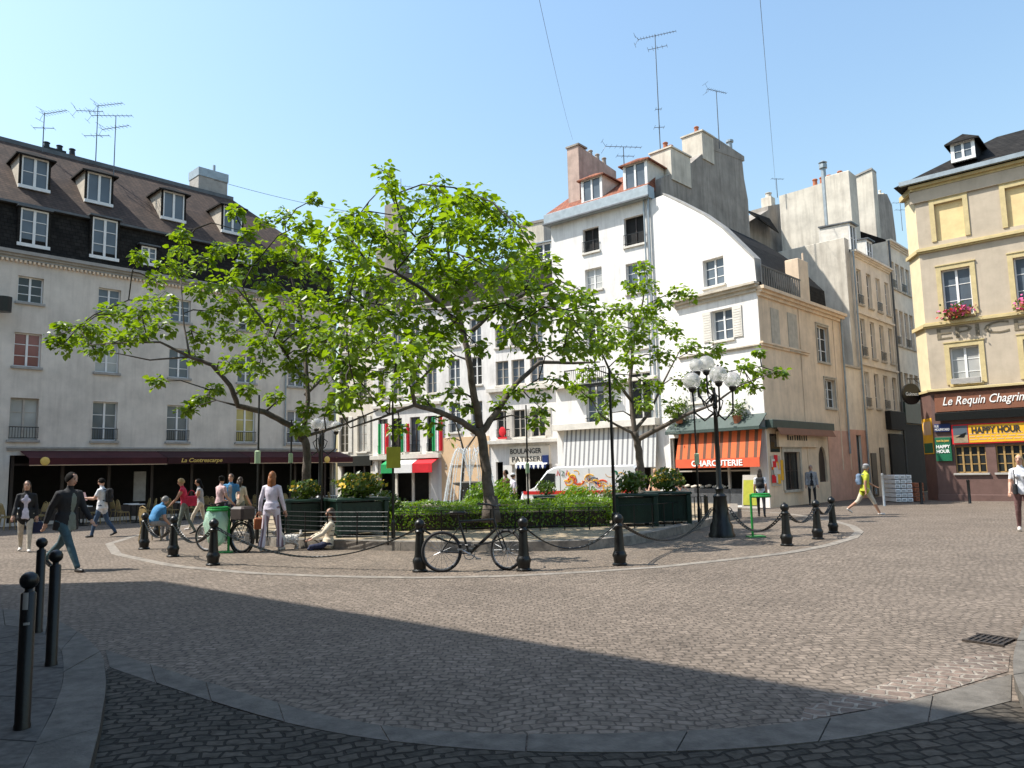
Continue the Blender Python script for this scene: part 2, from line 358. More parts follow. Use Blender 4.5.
co=bpy.data.objects.new('camera',cam); COL.objects.link(co); co.matrix_world=Matrix.Translation(CAM)@RM.to_4x4(); SC.camera=co
SC.view_settings.view_transform='Standard'; SC.view_settings.look='None'; SC.view_settings.exposure=.6; SC.view_settings.gamma=1
SC.cycles.max_bounces=6; SC.cycles.transparent_max_bounces=8
# ---------------------------------------------------------------- ground sheets
def on(x,y,up): return Vector((x,y,gz(y)+up))
def sheet(name,pts,up,mat,thick=0,mb=None):
    b=mb or MB(); q=[on(p[0],p[1],up) for p in pts]
    if thick: b.slab(q,(0,0,-thick))
    else:
        tris=tessellate_polygon([[Vector((p.x,p.y,0)) for p in q]]); b.add(q,[tuple(t) for t in tris])
    if mb: return mb
    return tag(b.build(name,mat),kind='structure')
def resample(pts,step,closed=False):
    pts=[Vector((p[0],p[1])) for p in pts]
    if closed: pts=pts+[pts[0]]
    L=[0]
    for a,b in zip(pts,pts[1:]): L.append(L[-1]+(b-a).length)
    n=max(2,round(L[-1]/step)); out=[]
    for i in range(n+(0 if closed else 1)):
        t=L[-1]*i/n; k=0
        while k<len(L)-2 and L[k+1]<t: k+=1
        out.append(pts[k].lerp(pts[k+1],(t-L[k])/max(1e-9,L[k+1]-L[k])))
    return out
def smooth2(pts,it=2):
    for _ in range(it):
        q=[pts[0]]
        for a,b in zip(pts,pts[1:]): q+=[a.lerp(b,.25),a.lerp(b,.75)]
        q.append(pts[-1]); pts=q
    return pts
def stones(name,A,B,n,up,mat,thick,gap=.006):
    """a course of kerb or band stones between two edge lines, with open joints"""
    A=resample(A,1e9) if False else A
    def rs(p,n):
        p=[Vector((q[0],q[1])) for q in p]; L=[0]
        for a,b in zip(p,p[1:]): L.append(L[-1]+(b-a).length)
        out=[]
        for i in range(n+1):
            t=L[-1]*i/n; k=0
            while k<len(L)-2 and L[k+1]<t: k+=1
            out.append(p[k].lerp(p[k+1],(t-L[k])/max(1e-9,L[k+1]-L[k])))
        return out
    sub=3; a=rs(A,n*sub); b=rs(B,n*sub); mb=MB()
    for i in range(n):
        ai=a[i*sub:(i+1)*sub+1]; bi=b[i*sub:(i+1)*sub+1]
        loop=ai+bi[::-1]; c=sum(loop,Vector((0,0)))/len(loop)
        j=random.uniform(-.003,.003)
        q=[]
        for p in loop:
            d=c-p; q.append(on(*(p+d.normalized()*gap),up+j))
        mb.slab(q,(0,0,-thick))
    return tag(mb.build(name,mat),kind='structure')
gnd=MB(); gnd.add([on(-160,-60,0),on(160,-60,0),on(160,260,0),on(-160,260,0)],[(0,1,2,3)])
tag(gnd.build('road',M['road']),kind='structure')
def g2(px,py,up=0): p=G(px,py,up); return Vector((p.x,p.y))
# near-left pavement with its granite kerb
ko=smooth2([g2(*p,.1) for p in [(84,790),(90,768),(105,706),(107,668),(100,648),(74,628),(56,619),(20,609),(-60,604)]],2)
ki=smooth2([g2(*p,.1) for p in [(14,790),(22,768),(49,718),(62,688),(64,664),(60,645),(44,632),(14,625),(-60,622)]],2)
ko=[Vector((-.9,-1.6))+Vector((-.6,.5)),*ko]; ki=[Vector((-2.3,-.2)),*ki]
stones('kerb',ko,ki,11,.1,M['granite'],.3)
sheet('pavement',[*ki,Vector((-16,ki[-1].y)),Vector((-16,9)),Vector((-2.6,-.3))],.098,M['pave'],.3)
sheet('kerb_bed',[*ko,Vector((-16,ko[-1].y)),Vector((-16,9)),Vector((-1.8,-.8))],.085,M['soil'],.2)
# flush granite band and the near setts in front of it
bt=smooth2([g2(*p) for p in [(105,650),(190,678),(270,702),(370,727),(512,737),(712,732),(800,724),(887,708),(1012,675)]],2)
bb=smooth2([g2(*p) for p in [(109,668),(175,690),(240,712),(340,737),(512,755),(712,753),(800,746),(887,734),(1012,702)]],2)
stones('stone_band',bt,bb,9,.008,M['granite'],.03)
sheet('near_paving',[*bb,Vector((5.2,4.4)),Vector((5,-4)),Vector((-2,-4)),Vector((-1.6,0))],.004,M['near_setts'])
# pale jointed setts along the band on the right
pl=[g2(*p) for p in [(800,722),(850,713),(887,707),(950,690),(1008,672),(1010,655),(985,652),(930,668),(890,682),(850,695),(805,708)]]
sheet('old_paving',pl,.005,M['pale_setts'])
# near-right pavement tip
rk=smooth2([g2(*p,.1) for p in [(1060,585),(1028,615),(1013,648),(1012,676),(1024,702),(1060,730)]],2)
rin=smooth2([g2(*p,.1) for p in [(1075,590),(1045,618),(1033,648),(1032,672),(1044,695),(1075,718)]],2)
tag(stones('kerb',rk,rin,5,.1,M['granite'],.3),kind='structure')
sheet('pavement',[*rin,Vector((12,3)),Vector((12,9))],.098,M['pave'],.3)
# island: setts inside a pale stone line
io=[g2(*p) for p in [(105,544),(112,555),(170,567),(250,574.5),(330,577.5),(415,579),(500,577.5),(587,573),(660,568),(727,561),(790,554),(832,546),(858,538),(864,532),(856,526),(837,521),(790,513.5),(700,508),(600,505),(500,506),(400,508.5),(280,513),(190,524),(132,536)]]
ctr=sum(io,Vector((0,0)))/len(io)
ii=[]
for k in range(len(io)):
    t=(io[(k+1)%len(io)]-io[k-1]).normalized(); nrm=Vector((-t.y,t.x))
    if nrm.dot(ctr-io[k])<0: nrm=-nrm
    ii.append(io[k]+nrm*.2)
stones('pale_stone_line',io+[io[0]],ii+[ii[0]],46,.008,M['palestone'],.03,.003)
sheet('island_paving',io,.004,M['island'])
# raised garden bed
KH=.2
kf=[g2(*p) for p in [(196,534),(282,548),(388,551),(490,552),(582,551),(640,544),(690,532),(738,518)]]
kb=[g2(*p) for p in [(738,508.5),(640,505.5),(520,506),(400,508.5),(280,514),(205,526)]]
bed=[*kf,*kb]
bc=sum(bed,Vector((0,0)))/len(bed)
bi=[]
for k in range(len(bed)):
    t=(bed[(k+1)%len(bed)]-bed[k-1]).normalized(); nrm=Vector((-t.y,t.x))
    if nrm.dot(bc-bed[k])<0: nrm=-nrm
    bi.append(bed[k]+nrm*.32)
stones('garden_kerb',bed+[bed[0]],bi+[bi[0]],34,KH,M['palestone'],.35,.006)
sheet('garden_soil',bi,KH-.02,M['sand'],.3)
# ---------------------------------------------------------------- facades
class Fac:
    """vertical facade: A = left end as seen, d = direction to the right; local frame x along it, y inwards, z up from the base"""
    def __init__(s,A,d,z0=None):
        s.A=Vector((A[0],A[1])); s.d=Vector((d[0],d[1])).normalized(); s.n=Vector((s.d.y,-s.d.x))
        s.z0=gz(s.A.y) if z0 is None else z0
        s.rz=math.atan2(s.d.y,s.d.x); s.loc=(s.A.x,s.A.y,s.z0)
    def at(s,px,py,y=0.0):
        r=ray(px,py); o=s.A-s.n*y
        t=(o-Vector((0,0))).dot(s.n)/(Vector((r.x,r.y)).dot(s.n)); w=CAM+r*t
        return (Vector((w.x,w.y))-o).dot(s.d), w.z-s.z0
    def u(s,px,py=470,y=0): return s.at(px,py,y)[0]
    def z(s,px,py,y=0): return s.at(px,py,y)[1]
    def rect(s,x0,y0,x1,y1,y=0):
        xm=(x0+x1)/2; ym=(y0+y1)/2
        return (s.u(x0,ym,y),s.z(xm,y1,y),s.u(x1,ym,y),s.z(xm,y0,y))
    def end(s,px): return s.A+s.d*s.u(px)
    def pt(s,u,y=0): return s.A+s.d*u-s.n*y
def line_at(px,Y): p=P(px,470,Y); return Vector((p.x,p.y))
def wall(mb,outline,holes,depth,reveal=.2,mi=0,back=True):
    """front face with openings, reveals, sides, top and back"""
    hs=[[(h[0],h[1]),(h[2],h[1]),(h[2],h[3]),(h[0],h[3])] if len(h)==4 and not isinstance(h[0],tuple) else list(h) for h in holes]
    mb.poly(outline,hs,lambda x,z:(x,0,z),mi)
    for h in hs:
        k=len(h)
        for i in range(k):
            a=h[i];b=h[(i+1)%k]; mb.add([(a[0],0,a[1]),(b[0],0,b[1]),(b[0],reveal,b[1]),(a[0],reveal,a[1])],[(0,1,2,3)],mi)
    k=len(outline)
    for i in range(k):
        a=outline[i];b=outline[(i+1)%k]; mb.add([(a[0],0,a[1]),(b[0],0,b[1]),(b[0],depth,b[1]),(a[0],depth,a[1])],[(3,2,1,0)],mi)
    if back: mb.poly(outline,[],lambda x,z:(x,depth,z),mi)
    # dark rooms behind the openings
    return mb
WR=random.Random(77)
def window(par,r,rows=3,cols=2,frame='trimw',pane='glass',inset=.13,sill='stonew',surround=None,rail=False,sw=.1,bar=.03,st=.05,lab=None,blank=None,shut=None,y0=0,name='window'):
    if pane=='glass' and not blank: pane=WR.choice(('glass','glass','glassb','curtain'))
    u0,z0,u1,z1=r; y=y0+inset; mb=MB(); w=u1-u0; h=z1-z0; fr=st
    if blank: mb.box(u0+.002,u1-.002,y+.01,y+.05,z0+.002,z1-.002)
    else:
        for a in ((u0+.002,u0+fr),(u1-fr,u1-.002)): mb.box(a[0],a[1],y,y+.06,z0+.002,z1-.002)
        mb.box(u0+fr,u1-fr,y+.003,y+.057,z1-fr,z1-.003); mb.box(u0+fr,u1-fr,y+.003,y+.057,z0+.003,z0+fr*1.3)
        for c in range(1,cols):
            x=u0+w*c/cols; mb.box(x-fr*.8,x+fr*.8,y-.012,y+.05,z0+fr,z1-fr)
        for c in range(cols):
            xa=u0+w*c/cols+fr*.8; xb=u0+w*(c+1)/cols-fr*.8
            for k in range(1,rows):
                zz=z0+h*k/rows; mb.box(xa,xb,y+.012,y+.045,zz-bar/2,zz+bar/2)
    f=mb.build(name,M[blank] if blank else M[frame],par)
    if lab: f['label']=lab
    if not blank:
        p=MB(); p.box(u0+.01,u1-.01,y+.028,y+.034,z0+.01,z1-.01); p.build('pane',M[pane] if isinstance(pane,str) else pane,f)
        bk=MB()
    if sill:
        s=MB(); s.bbox(u0-.08,u1+.08,y0-.09,y0+inset-.005,z0-.09,z0+.012,.012); s.build('sill',M[sill],f)
    if surround:
        s=MB(); e=.05
        s.box(u0-sw,u0-.002,y0-e,y0+.02,z0+.013,z1+sw); s.box(u1+.002,u1+sw,y0-e,y0+.02,z0+.013,z1+sw); s.box(u0-.002,u1+.002,y0-e+.003,y0+.02,z1+.002,z1+sw-.003)
        s.box(u0-sw-.03,u1+sw+.03,y0-e-.03,y0+.02,z1+sw+.001,z1+sw+.05)
        s.build('surround',M[surround],f)
    if rail:
        s=MB(); zz=z0+.5
        s.box(u0-.02,u1+.02,y0-.07,y0-.045,zz,zz+.03); s.box(u0-.02,u1+.02,y0-.07,y0-.045,z0+.08,z0+.1)
        k=int(w/.1)
        for i in range(k+1): x=u0+w*i/k; s.box(x-.008,x+.008,y0-.065,y0-.05,z0+.09,zz+.005)
        s.build('railing',M['iron'],f)
    if shut:
        for sg in (-1,1):
            s=MB(); sh=.42*w; xa=u0-.02-sh if sg<0 else u1+.02
            s.box(xa,xa+sh,y0-.05,y0-.012,z0+.02,z1); k=int(h/.12)
            for i in range(k): zz=z0+.08+i*(h-.12)/k; s.box(xa+.05,xa+sh-.05,y0-.062,y0-.049,zz,zz+.05)
            s.build('shutter',M[shut],f)
    return f
def dormer(par,fac,r,depth,roof='gable',face='trimw',cheek='cream',rmat='slate',y0=0,pane='glassb',rows=3,over=.12,rh=.45,case=None):
    """roof window: front frame with pane, cheeks running back into the slope, small roof"""
    u0,z0,u1,z1=r; mb=MB(); t=.1
    mb.box(u0-t,u0,y0,y0+depth,z0-.1,z1+.05); mb.box(u1,u1+t,y0,y0+depth,z0-.1,z1+.05)
    d=mb.build('dormer',M[cheek],par); v=None
    mb=MB(); w=u1-u0
    cs=MB()
    for a in ((u0-t*.9,u0-.003),(u1+.003,u1+t*.9)): cs.box(a[0],a[1],y0-.06,y0+.05,z0-.02,z1+.02)
    cs.box(u0-.003,u1+.003,y0-.055,y0+.03,z1+.002,z1+.03)
    cs.build('casing',M[case or face],d)
    for a in ((u0,u0+.055),(u1-.055,u1)): mb.box(a[0],a[1],y0-.05,y0+.05,z0,z1)
    mb.box(u0+.06,u1-.06,y0-.047,y0+.047,z1-.07,z1); mb.box(u0-t,u1+t,y0-.1,y0+.05,z0-.09,z0+.05)
    m=(u0+u1)/2; mb.box(m-.05,m+.05,y0-.055,y0+.045,z0+.05,z1-.07)
    for k in range(1,rows):
        zz=z0+(z1-z0)*k/rows; mb.box(u0+.06,m-.05,y0-.03,y0+.02,zz-.015,zz+.015); mb.box(m+.05,u1-.06,y0-.03,y0+.02,zz-.015,zz+.015)
    mb.build('dormer_window',M[face],d)
    p=MB(); p.box(u0+.02,u1-.02,y0-.005,y0+.004,z0+.02,z1-.02); p.build('pane',M[pane],d)
    q=MB(); a=u0-t-over; b=u1+t+over; zf=z1+.03
    if roof=='gable':
        vs=[(a,y0-.2,zf),(b,y0-.2,zf),((a+b)/2,y0+.25,zf+rh),((a+b)/2,y0+depth+.4,zf+rh),(a,y0+depth,zf),(b,y0+depth,zf)]
        vs+=[(v[0],v[1],v[2]-.07) for v in vs]
        q.add(vs,[(0,1,2),(0,2,3,4),(1,5,3,2),(6,8,7),(6,10,9,8),(7,8,9,11),(0,6,7,1),(0,4,10,6),(1,7,11,5)])
    elif roof=='arc':
        n=8; vs=[]
        for i in range(n+1):
            x=a+(b-a)*i/n; z=zf+rh*math.sin(math.pi*i/n); vs+= [(x,y0-.15,z),(x,y0+depth,z),(x,y0-.15,z-.08),(x,y0+depth,z-.08)]
        fs=[]
        for i in range(n):
            k=4*i; fs+=[(k,k+1,k+5,k+4),(k+2,k+6,k+7,k+3),(k,k+4,k+6,k+2)]
        q.add(vs,fs)
    else:
        q.slab([(a,y0-.2,zf),(b,y0-.2,zf),(b,y0+depth,zf+rh),(a,y0+depth,zf+rh)],(0,0,.07))
    q.build('dormer_roof',M[rmat],d)
    return d
def boxpart(par,name,mat,*bx,b=.015):
    mb=MB()
    for q in bx: mb.bbox(*q,b) if b else mb.box(*q)
    return mb.build(name,M[mat] if isinstance(mat,str) else mat,par)
def cornice(par,u0,u1,z,mat='stone',steps=((.08,.10),(.16,.08),(.26,.10)),name='cornice',y=0):
    mb=MB(); zz=z
    for o,h in steps: mb.box(u0-o*.3,u1+o*.3,y-o,y+.03,zz,zz+h-.001); zz+=h
    return mb.build(name,M[mat],par)
def lettering(par,body,c,w=None,h=None,mat='letterw',y=0,shear=0,bold=0,name='lettering',spacing=1.0):
    mb=text_mb(body,w,h,(c[0],y,c[1]),.02,shear,bold,spacing); return mb.build(name,M[mat],par)
def antenna(name,label,base,h,els,rz=0,group=None,mat='zincdark'):
    """tv aerial: mast plus booms with cross elements; els: (height, boom length, n, element length, yaw, tilt)"""
    t=thing(name,label,'antenna',base,rz,group)
    mb=MB(); mb.tube([(0,0,-.1),(0,0,h)],[.028,.02],6); mb.build('mast',M[mat],t)
    for (z,bl,n,el,yaw,off) in els:
        q=MB(); T=Matrix.Translation((0,0,z))@Matrix.Rotation(R(yaw),4,'Z')
        q.tube([(-bl*off,0,0),(bl*(1-off),0,.02)],.016,5,0,T)
        for i in range(n):
            x=-bl*off+bl*i/(n-1); e=el*(1-.4*i/n)
            q.tube([(x,-e/2,.01),(x,e/2,.01)],.009,4,0,T)
        if n>5:
            x=-bl*off
            for sg in (-1,1): q.tube([(x,0,0),(x-.18,0,sg*.28)],.009,4,0,T); q.tube([(x-.18,-.25,sg*.28),(x-.18,.25,sg*.28)],.009,4,0,T)
        q.build('aerial',M[mat],t)
    return t
def chimney_pot(mb,x,y,z,h=.4,r=.11,mi=0): mb.lathe([(r*1.05,0),(r,.05),(r*.85,h*.8),(r*1.1,h*.84),(r*1.1,h*.92),(r*.8,h)],10,(x,y,z),mi)
# ================================================================ long grey building on the left
A0=line_at(20,30); dL=Vector((.682,.731)); fL=Fac(A0-dL*11,dL)
uR=fL.u(336,440); zE=fL.z(0,248); zM=fL.z(0,200,.35); zR=fL.z(0,139,4.2)
L_=thing('long_apartment_building','long grey rendered house with slate and brown tiled mansard above the cafe terrace','building',fL.loc,fL.rz)
cols=[fL.u(24,420)-6.8,fL.u(24,420)-3.4]+[fL.u(x,420) for x in (24,105,178,246,296)]
rows=[(fL.z(24,440),fL.z(24,398),.53),(fL.z(27,367),fL.z(27,333),.53),(fL.z(31,303),fL.z(31,277),.5)]
rows=[(rows[0][0],rows[0][1],.5),(rows[1][0],rows[1][1],.48),(rows[2][0],rows[2][1],.46)]
zS=fL.z(0,449); holes=[]
for c in cols:
    for (a,b,h) in rows: holes.append((c-h,a,c+h,b))
uS=fL.u(9,470); shop=(uS,.06,uR-.25,zS-.25); holes.append(shop)
mb=MB(); wall(mb,[(0,-1),(uR,-1),(uR,zE),(0,zE)],holes,8.0,.2); mb.build('wall',M['Lwall'],L_)
gl=['glass','glass','glass','glassb']
for i,c in enumerate(cols):
    for k,(a,b,h) in enumerate(rows):
        g='curtain' if (k==0 and i==2) else 'redglass' if (k==1 and i==2) else 'warmglass' if (k==0 and i==5) else random.choice(gl)
        window(L_,(c-h,a,c+h,b),3 if k<2 else 3,2,'trimg' if (k==0 and i==2) else 'trimw',g,.14,'stoneg',None,rail=(k==0))
for zz,lab in ((zE-.28,None),):
    cornice(L_,0,uR,zE-.36,'stoneg',((.06,.12),(.14,.10),(.24,.14)))
mb=MB(); n=int(uR/.16)
for i in range(n): mb.box(i*.16+.03,i*.16+.11,-.13,-.005,zE-.47,zE-.37)
mb.build('dentils',M['tan'],L_)
cornice(L_,fL.u(6),uR,zS-.06,'stoneg',((.05,.08),(.10,.07)),'ledge')
# roof storeys: steep slate, then brown tiles up to the ridge
uq=fL.u(231,196,4.2)
mb=MB(); mb.slab([(0,.02,zE+.002),(0,.35,zM),(0,7.6,zM),(0,8,zE+.002)],(uR-.02,0,0)); mb.build('slate_mansard',M['slate'],L_)
mb=MB(); e=.12
mb.add([(0,.2,zM+.02),(uR+e,.2,zM+.02),(uq,4.2,zR),(0,4.2,zR),(uR+e,7.8,zM+.02),(0,7.8,zM+.02)],[(0,1,2,3),(1,4,2),(4,5,3,2),(0,3,5),(0,5,4,1)])
mb.build('roof',M['tile'],L_)
mb=MB(); mb.box(0,uq+.1,4.1,4.32,zR-.1,zR+.1); mb.box(0,uR,.12,.34,zM-.06,zM+.03); mb.build('ridge_flashing',M['zincdark'],L_)
for (x0,y0_,x1,y1_) in ((20,210,48,246),(92,219,117,258),(141,247,156,264),(238,247,252,262)):
    r=fL.rect(x0,y0_,x1,y1_,.1); dormer(L_,fL,(r[0],max(r[1],zE+.12),r[2],r[3]),.5,'shed','trimw','slate','zincdark',.12,'glassb',3,.04,.02,'slate')
r=fL.rect(20,210,48,246,.1); dormer(L_,fL,(r[0]-3.2,zE+.15,r[2]-3.2,r[3]),.5,'shed','trimw','slate','zincdark',.12,'glassb',3,.04,.02,'slate')
yd=.6
for _ in range(4):
    zd0=fL.z(99,203,yd); zd1=fL.z(99,174,yd); yd=.2+4.0*max(0,zd0-.12-zM)/(zR-zM)
for px in (34,99,174,233):
    c=fL.u(px,188,yd); dormer(L_,fL,(c-.5,zd0,c+.5,zd1),2.2,'gable','trimw','stone','slate',yd,'glassb',2 if px<90 else 1,.16,.32,'slate')
c=fL.u(34,188,yd)-3.4; dormer(L_,fL,(c-.5,zd0,c+.5,zd1),2.2,'gable','trimw','stone','slate',yd,'glassb',2,.16,.32,'slate')
q=fL.rect(197,172,226,196,4.6)
mb=MB(); mb.bbox(q[0],q[2],4.4,5.6,q[1]-.8,q[3],.02,0); mb.box(q[0]-.03,q[2]+.03,4.36,5.64,q[3]-.45,q[3]+.02,1); mb.tube([((q[0]+q[2])/2+.3,5,q[3]),((q[0]+q[2])/2+.3,5,q[3]+.6)],.08,8,1)
mb.build('chimney',[M['stoneg'],M['zinc']],L_)
q=fL.rect(43,141,66,150,4.4)
mb=MB(); mb.box(q[0],q[2],4.3,4.9,q[1]-.5,q[1]+.05)
for i in range(3): chimney_pot(mb,q[0]+.2+i*.55,4.6,q[1]+.05,.32,.14)
mb.build('chimney',M['iron'],L_)
mb=MB(); mb.tube([(uR-.12,-.08,zE-.4),(uR-.12,-.08,.1)],.05,8); mb.tube([(uR-3.1,-.08,zE-.4),(uR-3.1,-.08,zS+.2)],.04,8); mb.build('drainpipe',M['zinc'],L_)
mb=MB(); mb.tube([(fL.u(1,306),-.4,fL.z(1,306)-.3),(fL.u(1,306),-.42,fL.z(1,306)+.3)],.28,10); mb.build('wall_lamp',M['iron'],L_)
# dark cafe front below with awning
mb=MB(); mb.box(shop[0]-.2,shop[2]+.2,2.2,2.3,0,shop[3]+.3); mb.box(shop[0]-.2,shop[2]+.2,.2,2.3,shop[3]+.001,shop[3]+.3); mb.box(shop[0]-.3,shop[0]-.2,.2,2.3,0,shop[3]+.3); mb.box(shop[2]+.2,shop[2]+.3,.2,2.3,0,shop[3]+.3); mb.box(shop[0]-.2,shop[2]+.2,.2,2.3,-.05,.055)
mb.build('shop_interior',M['black'],L_)
mb=MB(); k=shop[0]+.1
while k<shop[2]-.1:
    mb.box(k,k+.12,.22,.34,.06,shop[3]); mb.box(k+.12,k+1.68,.25,.31,.06,.55); mb.box(k+.12,k+1.68,.25,.31,shop[3]-.4,shop[3]-.32); k+=1.8
fr=mb.build('shopfront',M['trimd'],L_)
mb=MB(); mb.box(shop[0]+.1,shop[2]-.1,.275,.285,.06,.55); mb.build('pane',M['glass'],fr)
mb=MB(); mb.box(fL.u(135,490),fL.u(147,490),.15,.2,.7,2.0); pf=mb.build('menu_board',M['stoneg'],L_)
ua=fL.u(20,455); ub=uR+.2; zt=fL.z(150,452); zv=fL.z(150,463.5,-1.1)
mb=MB(); cuts=[ua,fL.u(156,455),fL.u(237,455),ub]
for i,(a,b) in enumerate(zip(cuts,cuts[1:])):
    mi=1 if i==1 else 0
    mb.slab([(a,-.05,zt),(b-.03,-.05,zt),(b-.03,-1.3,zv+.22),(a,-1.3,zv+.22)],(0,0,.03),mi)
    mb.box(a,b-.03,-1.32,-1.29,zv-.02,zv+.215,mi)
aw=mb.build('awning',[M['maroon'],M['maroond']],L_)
mb=MB(); mb.box(ua,cuts[1]-.04,-1.335,-1.322,zv-.05,zv-.02); mb.box(cuts[2],ub-.04,-1.335,-1.322,zv-.05,zv-.02); mb.build('awning_trim',M['goldpale'],aw)
uc=(fL.u(181,463,-1.3)+fL.u(222,463,-1.3))/2; lw=fL.u(222,463,-1.3)-fL.u(181,463,-1.3)
lettering(L_,'La Contrescarpe',(uc,zv+.10),w=lw,h=.24,mat='gold',y=-1.335,shear=.25,bold=.012)
for px in (45,327):
    x=fL.u(px,462,-1.33); mb=MB(); mb.sphere((0,0,0),.17,14,sc=(1,.25,1),T=Matrix.Translation((x,-1.34,zv+.12))); mb.build('emblem',M['gold'],L_)

# ================================================================ sunlit row in the middle, behind the trees
mA=line_at(338,51.5); mBp=line_at(562,42.8); dm=(mBp-mA).normalized()
def sub(px0,px1,depth_line=(mA,dm)):
    f=Fac(mA,dm); a=mA+dm*f.u(px0); return Fac(a,dm), f.u(px1)-f.u(px0)
# --- cream house with black cafe
f,wd=sub(338,373); H=f.z(2+353,312)
b=thing('narrow_cream_house','narrow cream house with tall windows above a black shopfront, beside the grey building','building',f.loc,f.rz)
hs=[]; R1=(f.z(360,452),f.z(360,416)); R2=(f.z(360,398),f.z(360,368)); R3=(f.z(360,350),f.z(360,325))
cs=[f.u(340.5,430)+.3,f.u(362,430)]
for c in cs:
    for (a,t) in (R1,R2,R3): hs.append((c-.42,a,c+.42,t))
shop=(.3,.06,wd-.2,f.z(355,459)); hs.append(shop)
mb=MB(); wall(mb,[(-.0,-1),(wd,-1),(wd,H),(0,H)],hs,7); mb.build('wall',M['cream'],b)
for h in hs[:-1]: window(b,h,4,2,'trimg','glass',.14,'stonew',rail=False)
for c in cs: boxpart(b,'shutter','stonew',(c+.46,c+.8,-.06,-.012,R1[0],R1[1]))
boxpart(b,'fascia','iron',(.05,wd-.05,-.14,-.002,f.z(355,466),f.z(355,456)),b=.01)
mb=MB(); mb.box(shop[0]-.1,shop[2]+.1,1.6,1.7,0,shop[3]+.3); mb.box(shop[0]-.1,shop[2]+.1,.2,1.7,shop[3]+.001,shop[3]+.2); mb.box(shop[0]-.2,shop[0]-.1,.2,1.7,0,shop[3]); mb.box(shop[2]+.1,shop[2]+.19,.2,1.7,0,shop[3]); mb.build('shop_interior',M['black'],b)
mb=MB(); 
for x in (shop[0]+.02,shop[0]+1.0,shop[0]+1.9,shop[2]-.14): mb.box(x,x+.12,.12,.2,.06,shop[3])
mb.box(shop[0],shop[2],.13,.19,.07,.6); mb.build('shopfront',M['trimd'],b)
mb=MB(); mb.slab([(0,.1,H),(0,1.0,H+2.6),(0,6,H+3.0),(0,7,H)],(wd,0,0)); mb.build('roof',M['slate'],b)
cornice(b,0,wd,H-.2,'stonew')
q=f.rect(368,272,382,302,.6); dormer(b,f,(q[0]-1.2,H+.3,q[0]-.3,H+1.6),1.2,'shed','trimw','stonew','zinc',.4,'glassb',2,.1,.05)
mb=MB(); x=f.u(357,285); mb.bbox(x-.9,x+1.3,3.0,4.2,H+.5,f.z(365,250,3)); 
for i in range(3): chimney_pot(mb,x-.4+i*.6,3.6,f.z(365,250,3))
mb.build('chimney',M['gable'],b)
# --- italian flag shop
f,wd=sub(373,442); H=f.z(400,310)
b=thing('flag_shop_house','white house with green, white and red awning panels and flags hung at its windows','building',f.loc,f.rz)
hs=[]; cs=[f.u(x,430) for x in (383,397,415,432)]
R1=(f.z(400,453),f.z(400,418)); R2=(f.z(400,396),f.z(400,366)); R3=(f.z(400,348),f.z(400,324))
for c in cs:
    for (a,t) in (R1,R2,R3): hs.append((c-.4,a,c+.4,t))
shop=(.4,.06,wd-.9,f.z(400,460)); hs.append(shop)
mb=MB(); wall(mb,[(0,-1),(wd,-1),(wd,H),(0,H)],hs,7); mb.build('wall',M['white'],b)
for i,h in enumerate(hs[:-1]): window(b,h,3,2,'trimg' if i%3 else 'trimd','glass' if i%2 else 'glassb',.14,'stonew',rail=(i%3==0))
boxpart(b,'ledge','stonew',(0,wd,-.35,-.002,f.z(400,459),f.z(400,455)))
boxpart(b,'ledge','stonew',(0,wd,-.18,-.002,f.z(400,407),f.z(400,404)))
zt=f.z(400,464.5,-.8); zb=f.z(400,473,-.8)
for x0,x1,mt in ((381,393.5,'flaggreen'),(394,412,'flagwhite'),(412.5,432,'flagred')):
    a,c=f.u(x0,468,-.8),f.u(x1,468,-.8); mb=MB(); mb.slab([(a,-.05,zt+.35),(c,-.05,zt+.35),(c,-.8,zt),(a,-.8,zt)],(0,0,.03)); mb.box(a,c,-.82,-.79,zb,zt+.01); mb.build('awning_panel',M[mt],b)
def hang(par,f,cx,ytop,ybot,wpx,cols_):
    u0=f.u(cx-wpx/2,(ytop+ybot)/2,-.12);u1=f.u(cx+wpx/2,(ytop+ybot)/2,-.12); w=(u1-u0)/len(cols_)
    fl=None
    for i,cn in enumerate(cols_):
        mb=MB(); n=6
        for k in range(n):
            xa=u0+w*(i+k/n); xb=u0+w*(i+(k+1)/n); ya=-.12-.03*math.sin(i*2+k*1.3); yb=-.12-.03*math.sin(i*2+(k+1)*1.3)
            mb.slab([(xa,ya,f.z(cx,ybot)),(xb,yb,f.z(cx,ybot)),(xb,yb,f.z(cx,ytop)),(xa,ya,f.z(cx,ytop))],(0,.012,0))
        if fl is None: fl=mb.build('flag',M[cn],par)
        else: mb.build('flag_stripe',M[cn],fl)
hang(b,f,383,424,454,10,['flaggreen','flagwhite','flagred']); hang(b,f,405,424,452,8,['flaggreen','flagwhite','flagred']); hang(b,f,437,417,451,10,['flaggreen','flagwhite','flagred'])
mb=MB(); mb.box(shop[0]-.1,shop[2]+.1,1.6,1.7,0,shop[3]+.3); mb.box(shop[0]-.1,shop[2]+.1,.2,1.7,shop[3]+.001,shop[3]+.2); mb.box(shop[0]-.2,shop[0]-.1,.2,1.7,0,shop[3]); mb.box(shop[2]+.1,shop[2]+.19,.2,1.7,0,shop[3]); mb.build('shop_interior',M['black'],b)
mb=MB()
for x in np.linspace(shop[0]+.02,shop[2]-.2,4): mb.box(x,x+.18,.1,.19,.06,shop[3])
mb.build('shopfront',M['stonew'],b)
mb=MB(); mb.slab([(0,.1,H),(0,.9,H+2.7),(0,6,H+3.2),(0,7,H)],(wd,0,0)); mb.build('roof',M['slate'],b)
cornice(b,0,wd,H-.2,'stonew')
